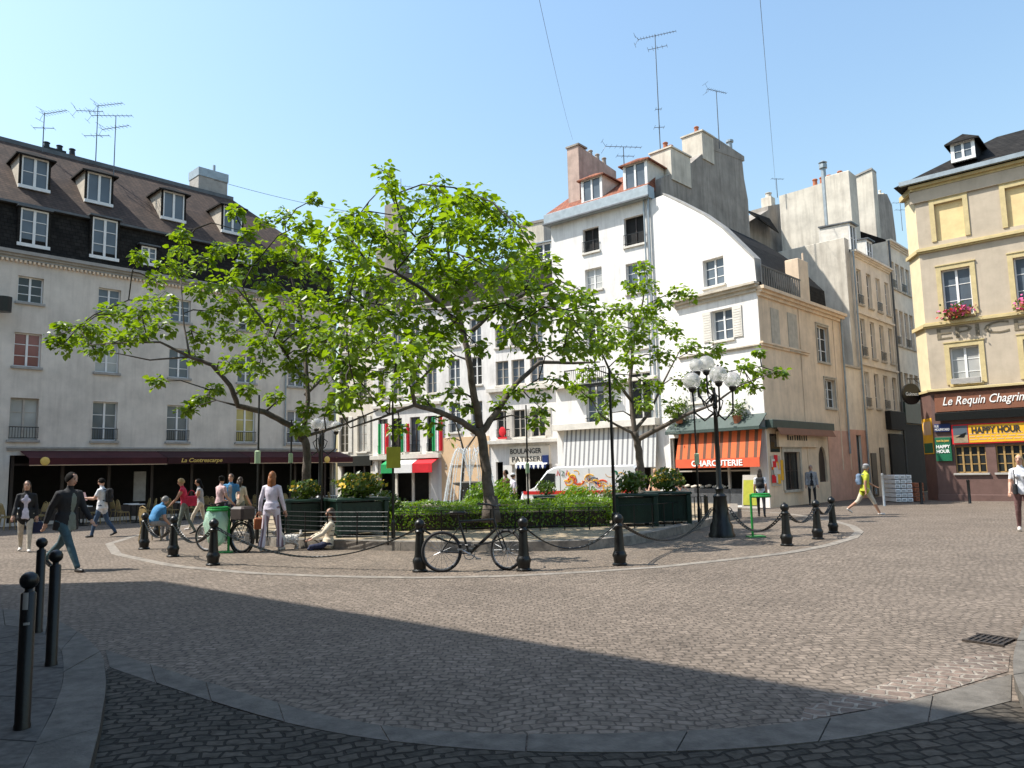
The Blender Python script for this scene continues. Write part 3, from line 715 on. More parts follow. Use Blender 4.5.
q=f.rect(394,290,408,306,.5); dormer(b,f,(q[0],H+.25,q[2],q[3]),1.2,'arc','trimw','stonew','zinc',.35,'glassb',2,.12,.22)
dormer(b,f,(q[0]+2.2,H+.25,q[2]+2.2,q[3]),1.2,'arc','trimw','stonew','zinc',.35,'glassb',2,.12,.22)
mb=MB(); x0,x1=f.u(388,220,4),f.u(402,220,4); zt=f.z(395,205,4); mb.bbox(x0,x1,3.6,4.6,H+1.5,zt); chimney_pot(mb,(x0+x1)/2,4.1,zt,.5); mb.build('chimney',M['gable'],b)
antenna('tv_antenna','small tv aerial on the chimney above the middle tree crown',tuple(MATX[b.name]@Vector(((x0+x1)/2+.5,4.1,zt-.2))),f.z(412,175,4)-zt+.2,((1.6,1.6,6,.7,20,.4),(1.0,1.0,3,.6,20,.4)))
# --- peach ground floor house
f,wd=sub(442,490); H=f.z(465,306)
b=thing('peach_base_house','white house with a peach painted ground floor, behind the fountain','building',f.loc,f.rz)
hs=[]; cs=[f.u(455,430),f.u(477,430)]
R1=(f.z(465,432),f.z(465,402)); R2=(f.z(465,386),f.z(465,358)); R3=(f.z(465,345),f.z(465,320))
for c in cs:
    for (a,t) in (R1,R2,R3): hs.append((c-.42,a,c+.42,t))
shop=(.7,.06,wd-.3,f.z(465,465)); hs.append(shop)
mb=MB(); wall(mb,[(0,-1),(wd,-1),(wd,H),(0,H)],hs,7); mb.build('wall',M['white'],b)
for i,h in enumerate(hs[:-1]): window(b,h,3,2,'trimw','glassb' if i%2 else 'glass',.14,'stonew',rail=(i%3==0))
mb=MB(); wall(mb,[(0.01,-.9),(wd-.01,-.9),(wd-.01,f.z(465,437)),(.01,f.z(465,437))],[shop],.06,.05); o=mb.build('ground_floor_facing',M['peach'],b); o.location.y=-.063
mb=MB(); mb.box(shop[0]-.1,shop[2]+.1,1.6,1.7,0,shop[3]+.3); mb.box(shop[0]-.1,shop[2]+.1,.2,1.7,shop[3]+.001,shop[3]+.2); mb.box(shop[0]-.2,shop[0]-.1,.2,1.7,0,shop[3]); mb.box(shop[2]+.1,shop[2]+.19,.2,1.7,0,shop[3]); mb.build('shop_interior',M['black'],b)
mb=MB(); mb.slab([(0,.1,H),(0,1.0,H+2.5),(0,6,H+3.0),(0,7,H)],(wd,0,0)); mb.build('roof',M['slate'],b)
cornice(b,0,wd,H-.2,'stonew')
# --- bakery
f,wd=sub(490,562); H=f.z(525,297); fB=f
b=thing('bakery_house','white house over the cream bakery shopfront with blue scalloped awning','building',f.loc,f.rz)
hs=[]; cs=[f.u(x,420) for x in (503,519,538)]
R1=(f.z(530,437),f.z(530,409)); R2=(f.z(530,383),f.z(530,358)); R3=(f.z(530,344),f.z(530,320))
for i,c in enumerate(cs):
    for (a,t) in (R1,R2,R3): hs.append((c-.45,a,c+.45,t))
shop=(f.u(512),.06,f.u(552),f.z(525,464.5)); hs.append(shop); door=(f.u(496),.06,f.u(503),f.z(500,462)); hs.append(door)
mb=MB(); wall(mb,[(0,-1),(wd,-1),(wd,H),(0,H)],hs,7); mb.build('wall',M['white'],b)
for i,h in enumerate(hs[:-2]): window(b,h,3,2,'trimg','glass' if i%3==0 else 'glassb',.14,'stonew',rail=(i==0),shut='stonew' if i in (6,3) else None)
boxpart(b,'ledge','stonew',(0,wd,-.45,-.002,f.z(525,443),f.z(525,439.5)))
boxpart(b,'ledge','stonew',(0,wd,-.3,-.002,f.z(525,390),f.z(525,386)))
boxpart(b,'sign_board','cream',(f.u(511),f.u(551),-.16,-.002,f.z(530,464),f.z(530,446)))
zc=f.z(530,451); lettering(b,'BOULANGER',(f.u(527.5),zc),w=f.u(543)-f.u(512),h=.30,mat='letterk',y=-.17,bold=.01)
lettering(b,'PATISSERIE',(f.u(530.5),f.z(530,459)),w=f.u(548)-f.u(514),h=.30,mat='letterk',y=-.17,bold=.01)
boxpart(b,'shop_sign','signblue',(f.u(545),f.u(551),-.32,-.2,f.z(548,465),f.z(548,455)))
mb=MB(); x0,x1=f.u(515,467,-.5),f.u(546,467,-.5); z1=f.z(530,464.8,-.4); n=14
mb.slab([(x0,-.05,z1+.15),(x1,-.05,z1+.15),(x1,-.5,z1),(x0,-.5,z1)],(0,0,.03),0)
for i in range(n):
    a=x0+(x1-x0)*i/n; c=x0+(x1-x0)*(i+1)/n; m=(a+c)/2
    mb.slab([(a,-.5,z1),(c,-.5,z1),(c,-.5,z1-.12),(m,-.5,z1-.24),(a,-.5,z1-.12)],(0,.02,0),1 if i%2 else 0)
mb.build('scalloped_awning',[M['flagwhite'],M['signblue']],b)
for s_ in (shop,door):
    mb=MB(); mb.box(s_[0]-.1,s_[2]+.1,1.6,1.7,0,s_[3]+.3); mb.box(s_[0]-.1,s_[2]+.1,.2,1.7,s_[3]+.001,s_[3]+.2); mb.box(s_[0]-.2,s_[0]-.1,.2,1.7,0,s_[3]); mb.box(s_[2]+.1,s_[2]+.19,.2,1.7,0,s_[3]); mb.build('shop_interior',M['black'],b)
mb=MB()
for x in (shop[0]+.01,shop[0]+.9,shop[2]-.2): mb.box(x,x+.19,.1,.19,.06,shop[3])
mb.build('shopfront',M['stonew'],b)
mb=MB(); x=f.u(505,433); zz=f.z(505,432)
mb.sphere((0,0,0),.3,12,sc=(.8,.2,1),T=Matrix.Translation((x,-.3,zz))); mb.box(x-.3,x+.3,-.33,-.27,zz-.42,zz-.3); mb.build('hanging_emblem',M['flagred'],b)
mb=MB(); mb.slab([(0,.1,H),(0,1.2,f.z(525,262,1.2)),(0,6,f.z(525,250,6)),(0,7,H)],(wd,0,0)); mb.build('roof',M['slate'],b)
cornice(b,0,wd,H-.25,'stonew')
q=f.rect(538,243,553,258,1.2); dormer(b,f,(q[0],q[1]-.2,q[2],q[3]-.1),1.6,'shed','trimw','zincdark','zinc',1.0,'glass',2,.1,.1)
mb=MB(); x0,x1=f.u(523,235,4),f.u(547,235,4); zt=f.z(535,224,4); mb.bbox(x0,x1,3.6,4.8,H+1,zt,.03,0); mb.box(x0-.06,x1+.06,3.54,4.86,zt-.12,zt+.05,1); mb.build('chimney',[M['litgable'],M['gable']],b)

# ================================================================ white corner building
ZC=31.0; cor=line_at(768,ZC); dR=Vector((.616,-.788)).normalized(); dLf=Vector((.766,-.643)).normalized()
fw=Fac(cor-dR*8,dR); uk=fw.u(663,470); kink=cor-dR*(8-uk)
fWR=Fac(kink,dR,gz(cor.y)); wR=(cor-kink).length
ft=Fac(kink-dLf*8,dLf); uk2=ft.u(558,470); fWL=Fac(ft.A+dLf*uk2,dLf,gz(cor.y)); wL=8-uk2
fO=Fac(cor,(.693,.72),gz(cor.y))
W_=thing('white_corner_building','white corner building with red tiled roof, above the white and the orange striped awnings','building',fWL.loc,fWL.rz)
IW=MATX[W_.name].inverted()
def sub_empty_build(mb,name,mat,fac,par=W_):
    """mesh built in another facade's frame, re-expressed in the building's frame"""
    T=MATX[par.name].inverted()@Matrix.Translation(Vector(fac.loc))@Matrix.Rotation(fac.rz,4,'Z')
    mb.v=[T@v for v in mb.v]; return mb.build(name,M[mat] if isinstance(mat,str) else [M[m] for m in mat],par)
zEl=fWL.z(600,214)
zzA=fWL.z(600,214); zEl=(fWL.z(562,222)+fWL.z(655,199))/2
hs=[fWL.rect(583,228,599,252),fWL.rect(624,216,645,245),fWL.rect(585,268,602,290),fWL.rect(626,262,648,292),fWL.rect(586,318,603,348),fWL.rect(628,316,650,348),fWL.rect(586,377,604,428),fWL.rect(630,372,652,420)]
base_hole=(.35,.06,wL-.5,fWL.z(610,440)); hs2=hs+[base_hole]
mb=MB(); wall(mb,[(0,-1),(wL,-1),(wL,zEl),(0,zEl)],hs2,.03,.22,back=False); mb.box(0,.25,.031,6.5,-1,zEl-.002); mb.box(0,wL-.5,6.3,6.55,-1,zEl-.003); mb.build('wall',M['white'],W_)
for i,h in enumerate(hs):
    if i<2:
        o=window(W_,h,1,2,'trimd','black',.2,'stonew',rail=False,st=.03)
        mb=MB(); x0,x1=h[0],h[2]; 
        mb.box(x0,x1,-.10,-.07,h[1]+.55,h[1]+.58); mb.box(x0,x1,-.10,-.07,h[1]+.1,h[1]+.12)
        for k in range(12): xx=x0+(x1-x0)*k/11; mb.box(xx-.008,xx+.008,-.095,-.08,h[1]+.02,h[1]+.56)
        mb.build('railing',M['iron'],o)
    else: window(W_,h,3,2,'trimw',['glassb','glass','curtain'][i%3],.16,'stonew',rail=i>5)
boxpart(W_,'fascia','zinc',(-.25,wL+.05,-.32,.3,zEl+.002,zEl+.62),b=.02)
boxpart(W_,'ledge','stonew',(-.02,wL,-.3,-.002,fWL.z(590,386),fWL.z(590,383)))
boxpart(W_,'gutter','zincdark',(-.27,wL+.1,-.42,-.325,zEl+.0,zEl+.1),b=.02)
bx=fWL.rect(571,373,612,385); mb=MB(); mb.box(bx[0],bx[2],-.6,-.56,bx[1]+.75,bx[1]+.8); 
for k in range(22): xx=bx[0]+(bx[2]-bx[0])*k/21; mb.box(xx-.01,xx+.01,-.59,-.57,bx[1],bx[1]+.76)
mb.box(bx[0],bx[2],-.62,-.003,bx[1]-.12,bx[1]); mb.build('balcony',M['iron'],W_)
mb=MB()
zr=fWL.z(620,160,3.0)
mb.add([(-.2,-.25,zEl+.63),(wL-.05,-.25,zEl+.63),(wL-.4,3.2,zEl+3.0),(-.2,3.2,zEl+3.0),(-.2,6.6,zEl+.6),(wL-.8,6.6,zEl+.6)],[(0,1,2,3),(3,2,5,4),(0,3,4),(1,5,2),(0,4,5,1)]); mb.build('roof',M['redtile'],W_)
for q in ((583,178,601,201),(625,163,646,190)):
    r=fWL.rect(*q,.1); dormer(W_,fWL,(r[0],max(zEl+.75,r[1]),r[2],r[3]),1.9,'gable','trimw','stonew','redtile',.12,'glassb',1,.18,.3)
# big pinkish chimney wall at the left end
c0=fWL.u(569,180,.9); zt=fWL.z(575,147,.9)
mb=MB(); mb.slab([(c0,.8,zEl+.3),(c0,.8,zt),(c0,4.6,zt-.35),(c0,4.6,zEl+.3)],(.75,0,0),0)
mb.box(c0-.06,c0+.81,.74,1.6,zt+.001,zt+.1,1)
for i in range(4): chimney_pot(mb,c0+.4,1.8+i*.7,zt-.15,.5,.13,1)
mb.build('chimney',[M['pinkbrick'],M['gable']],W_)
mb=MB(); mb.tube([(wL-.1,-.1,zEl+.5),(wL-.12,-.12,3.6)],.055,8); mb.tube([(wL-.35,-.1,zEl+.2),(wL-.36,-.12,3.6)],.04,8); mb.build('drainpipe',M['zinc'],W_)
# right hand face with curved gable
def uz(x,y): return fWR.at(x,y)
zc=fWR.z(757,288)
top=[uz(663,195),uz(680,203),uz(703,215),uz(722,228.5),uz(740,246),uz(754.5,260),uz(757,281)]
top=[(max(0,top[0][0]),top[0][1])]+top[1:-1]+[(wR,top[-1][1])]
hs=[fWR.rect(703,258,724,286),fWR.rect(712,309,733,340),fWR.rect(690,383,706,402)]
hs=[h for h in hs]; 
shopW=(.5,.06,wR-.85,fWR.z(710,436)); 
mb=MB(); wall(mb,[(0,-1),(wR,-1)]+top[::-1]+([(0,top[0][1])] if top[0][0]>0.01 else []),hs+[shopW],.03,.24,back=False); sub_empty_build(mb,'wall','white',fWR)
eW=thing('x','x','x',fWR.loc,fWR.rz)       # temporary frame for parts of the right hand face
def reparent(o,src,dst):
    T=MATX[dst.name].inverted()@MATX[src.name]; o.parent=dst; o.data.transform(T); MATX[o.name]=MATX[dst.name]
    for ch in o.children: ch.data.transform(T); MATX[ch.name]=MATX[dst.name]
def drop(e,dst):
    for o in list(e.children): reparent(o,e,dst)
    bpy.data.objects.remove(e)
window(eW,hs[0],3,2,'trimw','glassb',.18,'stonew',sw=.1)
o=window(eW,hs[1],3,2,'trimw','glassb',.18,'stonew',shut='stonew'); window(eW,hs[2],3,2,'trimw','glass',.18,'stonew')
cornice(eW,fWR.u(676,302),wR,fWR.z(757,291),'stone',((.10,.16),(.22,.12),(.34,.10)))
cornice(eW,fWR.u(679,345),wR,fWR.z(757,347),'stone',((.06,.06),(.12,.06)),'ledge')
mb=MB(); pts=[Vector((p[0],-.02,p[1]+.02)) for p in top]
for a,c in zip(pts,pts[1:]): mb.slab([a,c,c+Vector((0,0,.09)),a+Vector((0,0,.09))],(0,.5,0))
mb.build('coping',M['stoneg'],eW)
drop(eW,W_)
# slate roof running back behind the curved gable
Tg=Matrix.Translation(Vector(fWR.loc))@Matrix.Rotation(fWR.rz,4,'Z')
prof=[Tg@Vector((p[0]-.28,.45,p[1]-.05)) for p in top]+[Tg@Vector((wR-.36,.45,zc+.06)),Tg@Vector((0,.45,zc+.06))]
mb=MB(); mb.slab(prof,Vector((.693,.72,0))*7.5); mb.build('slate_roof',M['slate'],W_,world=True)
# orange-tan side towards the street
uO=fO.u(851,470); zcO=zc+.1
O_=thing('street_side_wing','tan side wing of the corner building with blind windows, beside the charcuterie','building',fO.loc,fO.rz)
hsO=[fO.rect(818,336,828,360),fO.rect(826,377,835,407)]
hsO=[fO.rect(817,327,828,362),fO.rect(825,380,835,408)]
nich=[fO.rect(771,309,779,345),fO.rect(788,314,797,350)]
low=[fO.rect(784,452,800,490),fO.rect(819,452,827,482)]
arch=low[1]; am=(arch[0]+arch[2])/2; ar=(arch[2]-arch[0])/2
archp=[(arch[0],arch[1]),(arch[2],arch[1])]+[(am+ar*math.cos(t),arch[3]-ar+ar*1.6*math.sin(t)) for t in np.linspace(0,math.pi,7)]
mb=MB(); wall(mb,[(0.003,-1),(uO,-1),(uO,zcO),(.003,zcO)],hsO+[low[0],archp],.03,.2,back=False); mb.build('wall',M['tan'],O_)
for n_ in nich: boxpart(O_,'blind_window','stone',(n_[0],n_[2],-.03,-.002,n_[1],n_[3]),b=.01); boxpart(O_,'niche_sill','stone',(n_[0]-.08,n_[2]+.08,-.1,-.031,n_[1]-.1,n_[1]),b=.01)
for h in hsO: window(O_,h,3,2,'trimw','glass',.12,'stone',sw=.08,surround='stone')
window(O_,low[0],2,2,'trimd','glass',.1,'stone',surround='stone',sw=.16)
mb=MB(); mb.box(arch[0]-.05,arch[2]+.05,.1,.16,arch[1],arch[3]+.4); mb.build('arched_door',M['trimd'],O_)
cornice(O_,.02,uO,zcO-.42,'tan',((.10,.14),(.22,.12),(.34,.14)))
cornice(O_,.02,fO.u(808,365),fO.z(768,347),'tan',((.08,.1),(.14,.08)),'ledge')
for px in (804,838,846): mb=MB(); x=fO.u(px,400); mb.box(x-.05,x+.05,-.04,-.003,fO.z(px,470) if px>804 else fO.z(804,470),zcO-.43); mb.build('pilaster',M['tan'],O_)
mb=MB(); mb.tube([(uO-.2,-.12,zcO-.3),(uO-.2,-.1,2.2)],.05,8); mb.build('drainpipe',M['zinc'],O_)
uM=fO.u(797,292); zt=zcO+1.0       # iron balustrade and low mansard on the cornice
mb=MB()
mb.box(.1,uM,-.2,-.16,zcO+.85,zcO+.92)
for i in range(int((uM-.1)/.22)): x=.1+i*.22; mb.box(x,x+.14,-.19,-.17,zcO+.05,zcO+.86)
mb.build('balustrade',M['zincdark'],O_)
boxpart(O_,'parapet','tan',(uM+.02,uM+1.1,-.15,.5,zcO+.005,fO.z(803,262)),b=.02)
q=fO.rect(782,262,800,284,.6); mb=MB(); mb.slab([(q[0],.3,q[1]),(q[2],.3,q[1]),(q[2],1.6,q[3]),(q[0],1.6,q[3])],(0,0,.06)); mb.build('skylight',M['glassb'],O_)
mb=MB(); mb.tube([(uM+1.6,.3,zcO+.2),(uM+1.65,.3,zcO+2.6)],.04,6); mb.build('flue',M['tan'],O_)
# shopfront on the street side
zb=fO.z(768,425); zl=fO.z(768,433)
boxpart(O_,'shop_fascia','bottle',(-.02,fO.u(827,428),-.35,-.003,fO.z(768,428),fO.z(768,420)))
boxpart(O_,'sign_band','tan',(.9,fO.u(815,440),-.14,-.003,fO.z(790,447),fO.z(790,432)))
mb=MB(); x0,x1=fO.u(770,460),fO.u(779,460); mb.box(x0,x1,-.05,-.003,fO.z(775,486),fO.z(775,456)); mb.build('notice_board',M['stone'],O_)
boxpart(O_,'painted_base','pink',(fO.u(829,460),uO-.003,-.025,-.002,-.6,fO.z(845,431)),b=0)
boxpart(O_,'transom_window','glass',(fO.u(770,445),fO.u(779,445),-.03,-.002,fO.z(774,452),fO.z(774,434)),b=0)
mb=MB(); rn=random.Random(12); xx=fO.u(784,438)
while xx<fO.u(804,438): mb.box(xx,xx+rn.uniform(.08,.16),-.16,-.142,fO.z(793,440.5),fO.z(793,436.5)+rn.uniform(-.03,.08)); xx+=.24
mb.build('dark_sign_marks',M['letterk'],O_)
mb=MB(); q0,q1,q2,q3=fO.u(770,468),fO.u(779,468),fO.z(775,484),fO.z(775,456)
for k in range(16):
    a_=rn.uniform(q0,q1-.3); c_=rn.uniform(q2,q3-.3); mb.box(a_,a_+rn.uniform(.2,.4),-.07-.002*k,-.052-.002*k,c_,c_+rn.uniform(.2,.45),rn.randint(0,3))
mb.build('notices',[M['flagred'],M['stonew'],M['yellow'],M['pink']],O_)
boxpart(O_,'poster','yellow',(fO.u(779.5,462),fO.u(782.5,462),-.05,-.003,fO.z(781,480),fO.z(781,460)),b=0)
# ---- charcuterie (front of the white corner) : awnings
eW=thing('x','x','x',fWR.loc,fWR.rz)
mb=MB(); s_=shopW; mb.box(s_[0]-.1,s_[2]+.1,1.6,1.7,0,s_[3]+.3); mb.box(s_[0]-.1,s_[2]+.1,.041,1.7,s_[3]+.001,s_[3]+.2); mb.box(s_[0]-.2,s_[0]-.1,.041,1.7,0,s_[3]); mb.box(s_[2]+.1,s_[2]+.19,.041,1.7,0,s_[3]); mb.box(s_[0]-.1,s_[2]+.1,.041,1.7,-.02,.05); mb.build('shop_interior',M['black'],eW)
mb=MB(); mb.box(s_[0],s_[2],.1,.7,.06,.75,0); mb.box(s_[0],s_[2],.12,.16,1.5,1.56,1); mb.box(s_[0],s_[0]+.1,.1,.2,.06,s_[3],1); mb.box(s_[2]-1.2,s_[2]-1.1,.1,.2,.06,s_[3],1)
for i in range(14):
    x=s_[0]+.2+i*.2; 
    if x<s_[2]-1.3: mb.sphere((x,.4+.1*(i%2),.82+.03*(i%3)),.09,8,2,sc=(1.2,1,.7))
mb.build('food_counter',[M['zincdark'],M['trimg'],M['cream']],eW)
ya=-.5
xa=fWR.u(676,465,ya); xb=fWR.u(760,465,ya); ztop=fWR.z(700,433,-.25); zlow=fWR.z(718,459,ya); zval=fWR.z(718,467.5,ya)
mb=MB(); mb.slab([(xa,-.2,ztop),(xb,-.2,ztop),(xb,ya,zlow),(xa,ya,zlow)],(0,0,.03)); 
n=24
a1=mb.build('awning',M['orange'],eW)
mb=MB(); mb.box(xa,xb,ya-.02,ya+.01,zval,zlow+.02); mb.build('awning_valance',M['orangeplain'],a1)
lettering(eW,'CHARCUTERIE',((fWR.u(692,464,ya)+fWR.u(743,464,ya))/2,(zval+zlow)/2+.01),w=fWR.u(743,464,ya)-fWR.u(692,464,ya),h=(zlow-zval)*.72,mat='letterw',y=ya-.035,bold=.02)
mb=MB(); x0=fWR.u(669,425,-.3); x1=wR+.1; mb.slab([(x0,-.0,ztop+.62),(x1,0,ztop+.62),(x1,-.6,ztop+.08),(x0,-.6,ztop+.08)],(0,0,.05)); mb.box(x0,x1,-.6,-.002,ztop+.0,ztop+.075); mb.build('shop_canopy',M['bottle'],eW)
drop(eW,W_)
mb=MB(); mb.slab([(.3,-.36,fO.z(768,428)-.02),(fO.u(827,428)-.3,-.36,fO.z(768,428)-.02),(fO.u(827,428)-.3,-.5,fO.z(768,428)-.3),(.3,-.5,fO.z(768,428)-.3)],(0,0,.03)); mb.build('awning',M['brownsign'],O_)
# ---- white striped awning shop (left face)
mb=MB(); s_=base_hole; mb.box(s_[0]-.1,s_[2]+.1,1.8,1.9,0,s_[3]+.3); mb.box(s_[0]-.1,s_[2]+.1,.23,1.9,s_[3]+.001,s_[3]+.2); mb.box(s_[0]-.2,s_[0]-.1,.23,1.9,0,s_[3]); mb.box(s_[2]+.1,s_[2]+.19,.23,1.9,0,s_[3]); mb.build('shop_interior',M['black'],W_)
mb=MB()
for x in np.linspace(s_[0]+.02,s_[2]-.2,4): mb.box(x,x+.16,.1,.2,.06,s_[3])
mb.build('shopfront',M['stonew'],W_)
ya=-.42; xa,xb=fWL.u(562,450,-.4),wL-.15; zt=fWL.z(600,429,-.2); zlo=fWL.z(610,468,ya)
mb=MB(); mb.slab([(xa,-.15,zt),(xb,-.15,zt),(xb,ya,zlo),(xa,ya,zlo)],(0,0,.03)); a1=mb.build('awning',M['whitestripe'],W_)
boxpart(W_,'shop_canopy','stonew',(.02,wL-.02,-.5,-.003,zt+.03,zt+.36))
lettering(W_,'LE',(wL-1.35,zlo-.3),h=.34,mat='flagred',y=-.455,bold=.02)
# ================================================================ walls rising behind the corner building
def outline_block(name,label,fac,pts,depth,mat,extra=None,cat='building'):
    b=thing(name,label,cat,fac.loc,fac.rz); q=[fac.at(*p) for p in pts]
    mb=MB(); mb.slab([(u,0,z) for u,z in q]+[(q[-1][0],0,-.5),(q[0][0],0,-.5)],(0,depth,0)); mb.build('wall',M[mat],b)
    return b
dO=Vector((.693,.72)).normalized()
fG=Fac(kink+dR*.12+Vector((-dO.x,-dO.y))*.02,dO)
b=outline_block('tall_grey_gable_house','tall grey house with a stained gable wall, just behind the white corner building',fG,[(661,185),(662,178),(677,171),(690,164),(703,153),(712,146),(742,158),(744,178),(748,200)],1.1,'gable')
for (x0,y0_,x1,y1_,ps) in ((671,153,690,178,2),(702,135,713,156,1)):
    r=fG.rect(x0,y0_,x1,y1_,-.02); mb=MB(); mb.bbox(r[0],r[2],-.06,1.2,r[1]-.3,r[3],.02,0); mb.box(r[0]-.06,r[2]+.06,-.12,1.26,r[3]+.001,r[3]+.08,0)
    for i in range(ps): chimney_pot(mb,r[0]+.25+i*.5,.4,r[3]+.06,.42,.13,1)
    mb.build('chimney',[M['litgable'],M['terracotta']],b)
mb=MB(); q=[fG.at(688,166),fG.at(706,151)]; 0 and mb.slab([(q[0][0],.3,q[0][1]-.3),(q[1][0],.3,q[1][1]-.3),(q[1][0],5,q[1][1]+.9),(q[0][0]-4,5,q[0][1]+.6),(q[0][0]-5,.8,q[0][1]-1)],(0,0,-.2))
mb=MB(); a,c=fG.at(712,134.5),fG.at(744,158); mb.slab([(a[0],-.02,a[1]-.9),(c[0],-.02,c[1]-.2),(c[0],-.02,c[1]+.1),(a[0],-.02,a[1]-.05)],(0,1.0,0)); mb.build('gable_top',M['gable'],b)
x,zz=fG.at(738,148); mb=MB(); mb.lathe([(.14,-1),(.14,.5),(.22,.5),(.22,.62),(.05,.7)],10,(x,.5,zz)); mb.build('flue',M['zinc'],b)
fH=Fac(line_at(742,42.5),dO)
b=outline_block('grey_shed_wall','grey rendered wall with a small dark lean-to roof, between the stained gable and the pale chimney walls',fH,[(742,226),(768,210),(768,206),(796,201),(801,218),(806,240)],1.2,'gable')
mb=MB(); q=[fH.at(741,221),fH.at(768,207)]; z0_=min(q[0][1],q[1][1]); mb.slab([(q[0][0],-1.2,z0_-.2),(q[1][0],-.6,z0_-.1),(q[1][0],-.05,z0_+.95),(q[0][0]+.5,-.05,z0_+.75)],(0,0,.1)); mb.build('roof',M['slate'],b)
mb=MB(); x,zz=fH.at(776,196); mb.bbox(x-.3,x+.3,.2,.9,zz-1.5,zz); chimney_pot(mb,x,.5,zz,.35,.2); mb.build('chimney',M['litgable'],b)
dl=Vector((.74,-.67)).normalized()
fI=Fac(line_at(780,47),dl)
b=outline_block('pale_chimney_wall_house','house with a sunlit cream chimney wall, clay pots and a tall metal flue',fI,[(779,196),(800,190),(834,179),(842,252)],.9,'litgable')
mb=MB()
for px,pz in ((813,184),(820,182),(827,180),(838,176)): u_,z_=fI.at(px,pz+2); chimney_pot(mb,u_,.4,z_,.55,.15)
mb.build('chimney_pots',M['terracotta'],b)
mb=MB(); a=fI.at(822,164,-.3); c=fI.at(833,300,-.3); mb.tube([(c[0],-.3,c[1]),(c[0]-.02,-.3,a[1]-.3)],.15,10); mb.lathe([(.15,0),(.24,.0),(.24,.25),(.1,.3),(.26,.36),(.05,.5)],10,(c[0]-.02,-.3,a[1]-.3)); mb.build('flue',M['zinc'],b)
x=fI.u(838,200); z_=fI.z(838,176); mb=MB(); mb.bbox(x-.5,x+.9,-.5,.8,2,z_,.03); mb.build('chimney_stack',M['litgable'],b)
fJ=Fac(line_at(851,49.5),dl)
b=outline_block('far_pale_gable_house','house with a bare sunlit cream gable, behind the first street house',fJ,[(848,181),(872,170),(877,238)],.9,'litgable')
mb=MB(); a=fJ.at(848,180.5); c=fJ.at(872,169.5); mb.slab([(a[0],-.06,a[1]),(c[0],-.06,c[1]),(c[0],-.06,c[1]+.12),(a[0],-.06,a[1]+.12)],(0,1,0)); mb.build('coping',M['stoneg'],b)
fK=Fac(line_at(884,53),dO)
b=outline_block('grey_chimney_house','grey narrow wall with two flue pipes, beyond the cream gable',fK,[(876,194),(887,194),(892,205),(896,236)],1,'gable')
mb=MB(); x,zz=fK.at(887,196); mb.bbox(x-.4,x+.5,.1,1,zz-3,zz+.2); chimney_pot(mb,x,.5,zz+.2,.4); mb.build('chimney',M['litgable'],b)
# --- low pink annexe and the street houses beyond
def street(name,label,px0,px1,ytop0,rowsz,ncol,mat,shopz=None,back=.0,frame='trimw'):
    a=fO.A+fO.d*fO.u(px0)-fO.n*back; f=Fac(a,fO.d,gz(a.y)); w=f.u(px1); H=f.z(*ytop0)
    b=thing(name,label,'building',f.loc,f.rz); hs=[]
    for (y0,y1,px) in rowsz:
        zb,zt=f.z(px,y1),f.z(px,y0)
        for i in range(ncol): c=w*(i+.5)/ncol+.1; hs.append((c-.36,zb,c+.36,zt))
    mb=MB(); wall(mb,[(0,-1),(w,-1),(w,H),(0,H)],hs,7,.2); mb.build('wall',M[mat],b)
    for i,h in enumerate(hs): window(b,h,3,2,frame,random.choice(['glass','glassb','glass']),.14,'stone',rail=(i%2==0))
    return b,f,w,H
a=fO.A+fO.d*uO; fP=Fac(a,fO.d,gz(a.y)); wP=fP.u(868); HP=fP.z(852,368)
b=thing('low_pink_annexe','low narrow house with a pink base and slot window, beside the tan side wing','building',fP.loc,fP.rz)
sl_=(wP*.30,fP.z(857,456),wP*.30+.7,fP.z(857,428)); sl_=(fP.u(852,440)+.5,.9,fP.u(852,440)+1.2,3.2)
mb=MB(); wall(mb,[(0.01,-1),(wP,-1),(wP,HP),(0.01,HP)],[sl_],5,.2); mb.build('wall',M['street'],b); window(b,sl_,2,1,'trimd','glass',.1,None)
mb=MB(); wall(mb,[(0.02,-.9),(wP-.01,-.9),(wP-.01,fP.z(858,430)),(.02,fP.z(858,430))],[sl_],.03,.03,back=False); o=mb.build('painted_base',M['pink'],b); o.location.y=-.032
boxpart(b,'coping','stone',(0.02,wP,-.08,.3,HP+.002,HP+.12))
b,f,w_,H1=street('street_house','cream street house with four columns of tall windows, right of the pink annexe',868,905,(848,250),((271,305,862),(320,357,866),(373,408,872)),4,'street')
cornice(b,0,w_,H1-.2,'street')
for yy in (313,363,): boxpart(b,'ledge','street',(0,w_,-.12,-.003,f.z(862,yy+2),f.z(862,yy)),b=.01)
mb=MB(); mb.slab([(0,-.1,H1+.11),(0,2.5,H1+.9),(0,7,H1+.11)],(w_,0,0)); mb.build('roof',M['zinc'],b)
r=(w_*.08,H1+.2,w_*.08+.8,H1+1.7); dormer(b,f,r,1.6,'shed','trimw','stonew','zincdark',.2,'glass',2,.08,.1); dormer(b,f,(w_*.55,H1+.15,w_*.55+.8,H1+1.4),1.6,'shed','trimw','stonew','zincdark',.3,'glass',2,.08,.1)
boxpart(b,'shop_fascia','black',(w_*.55,w_-.1,-.3,-.003,f.z(893,430),f.z(893,412)));boxpart(b,'shopfront','black',(w_*.58,w_-.2,-.12,-.004,.05,f.z(893,434)));boxpart(b,'door','trimd',(.5,1.3,-.05,-.004,.05,2.3));boxpart(b,'shutter_board','trimd',(1.9,2.6,-.05,-.004,1.1,2.6))
mb=MB(); mb.tube([(-.1,-.12,H1),(-.1,-.1,.1)],.05,8); mb.build('drainpipe',M['zinc'],b)
boxpart(b,'end_wall','litgable',(-.62,-.02,.1,6,2,H1+.7))
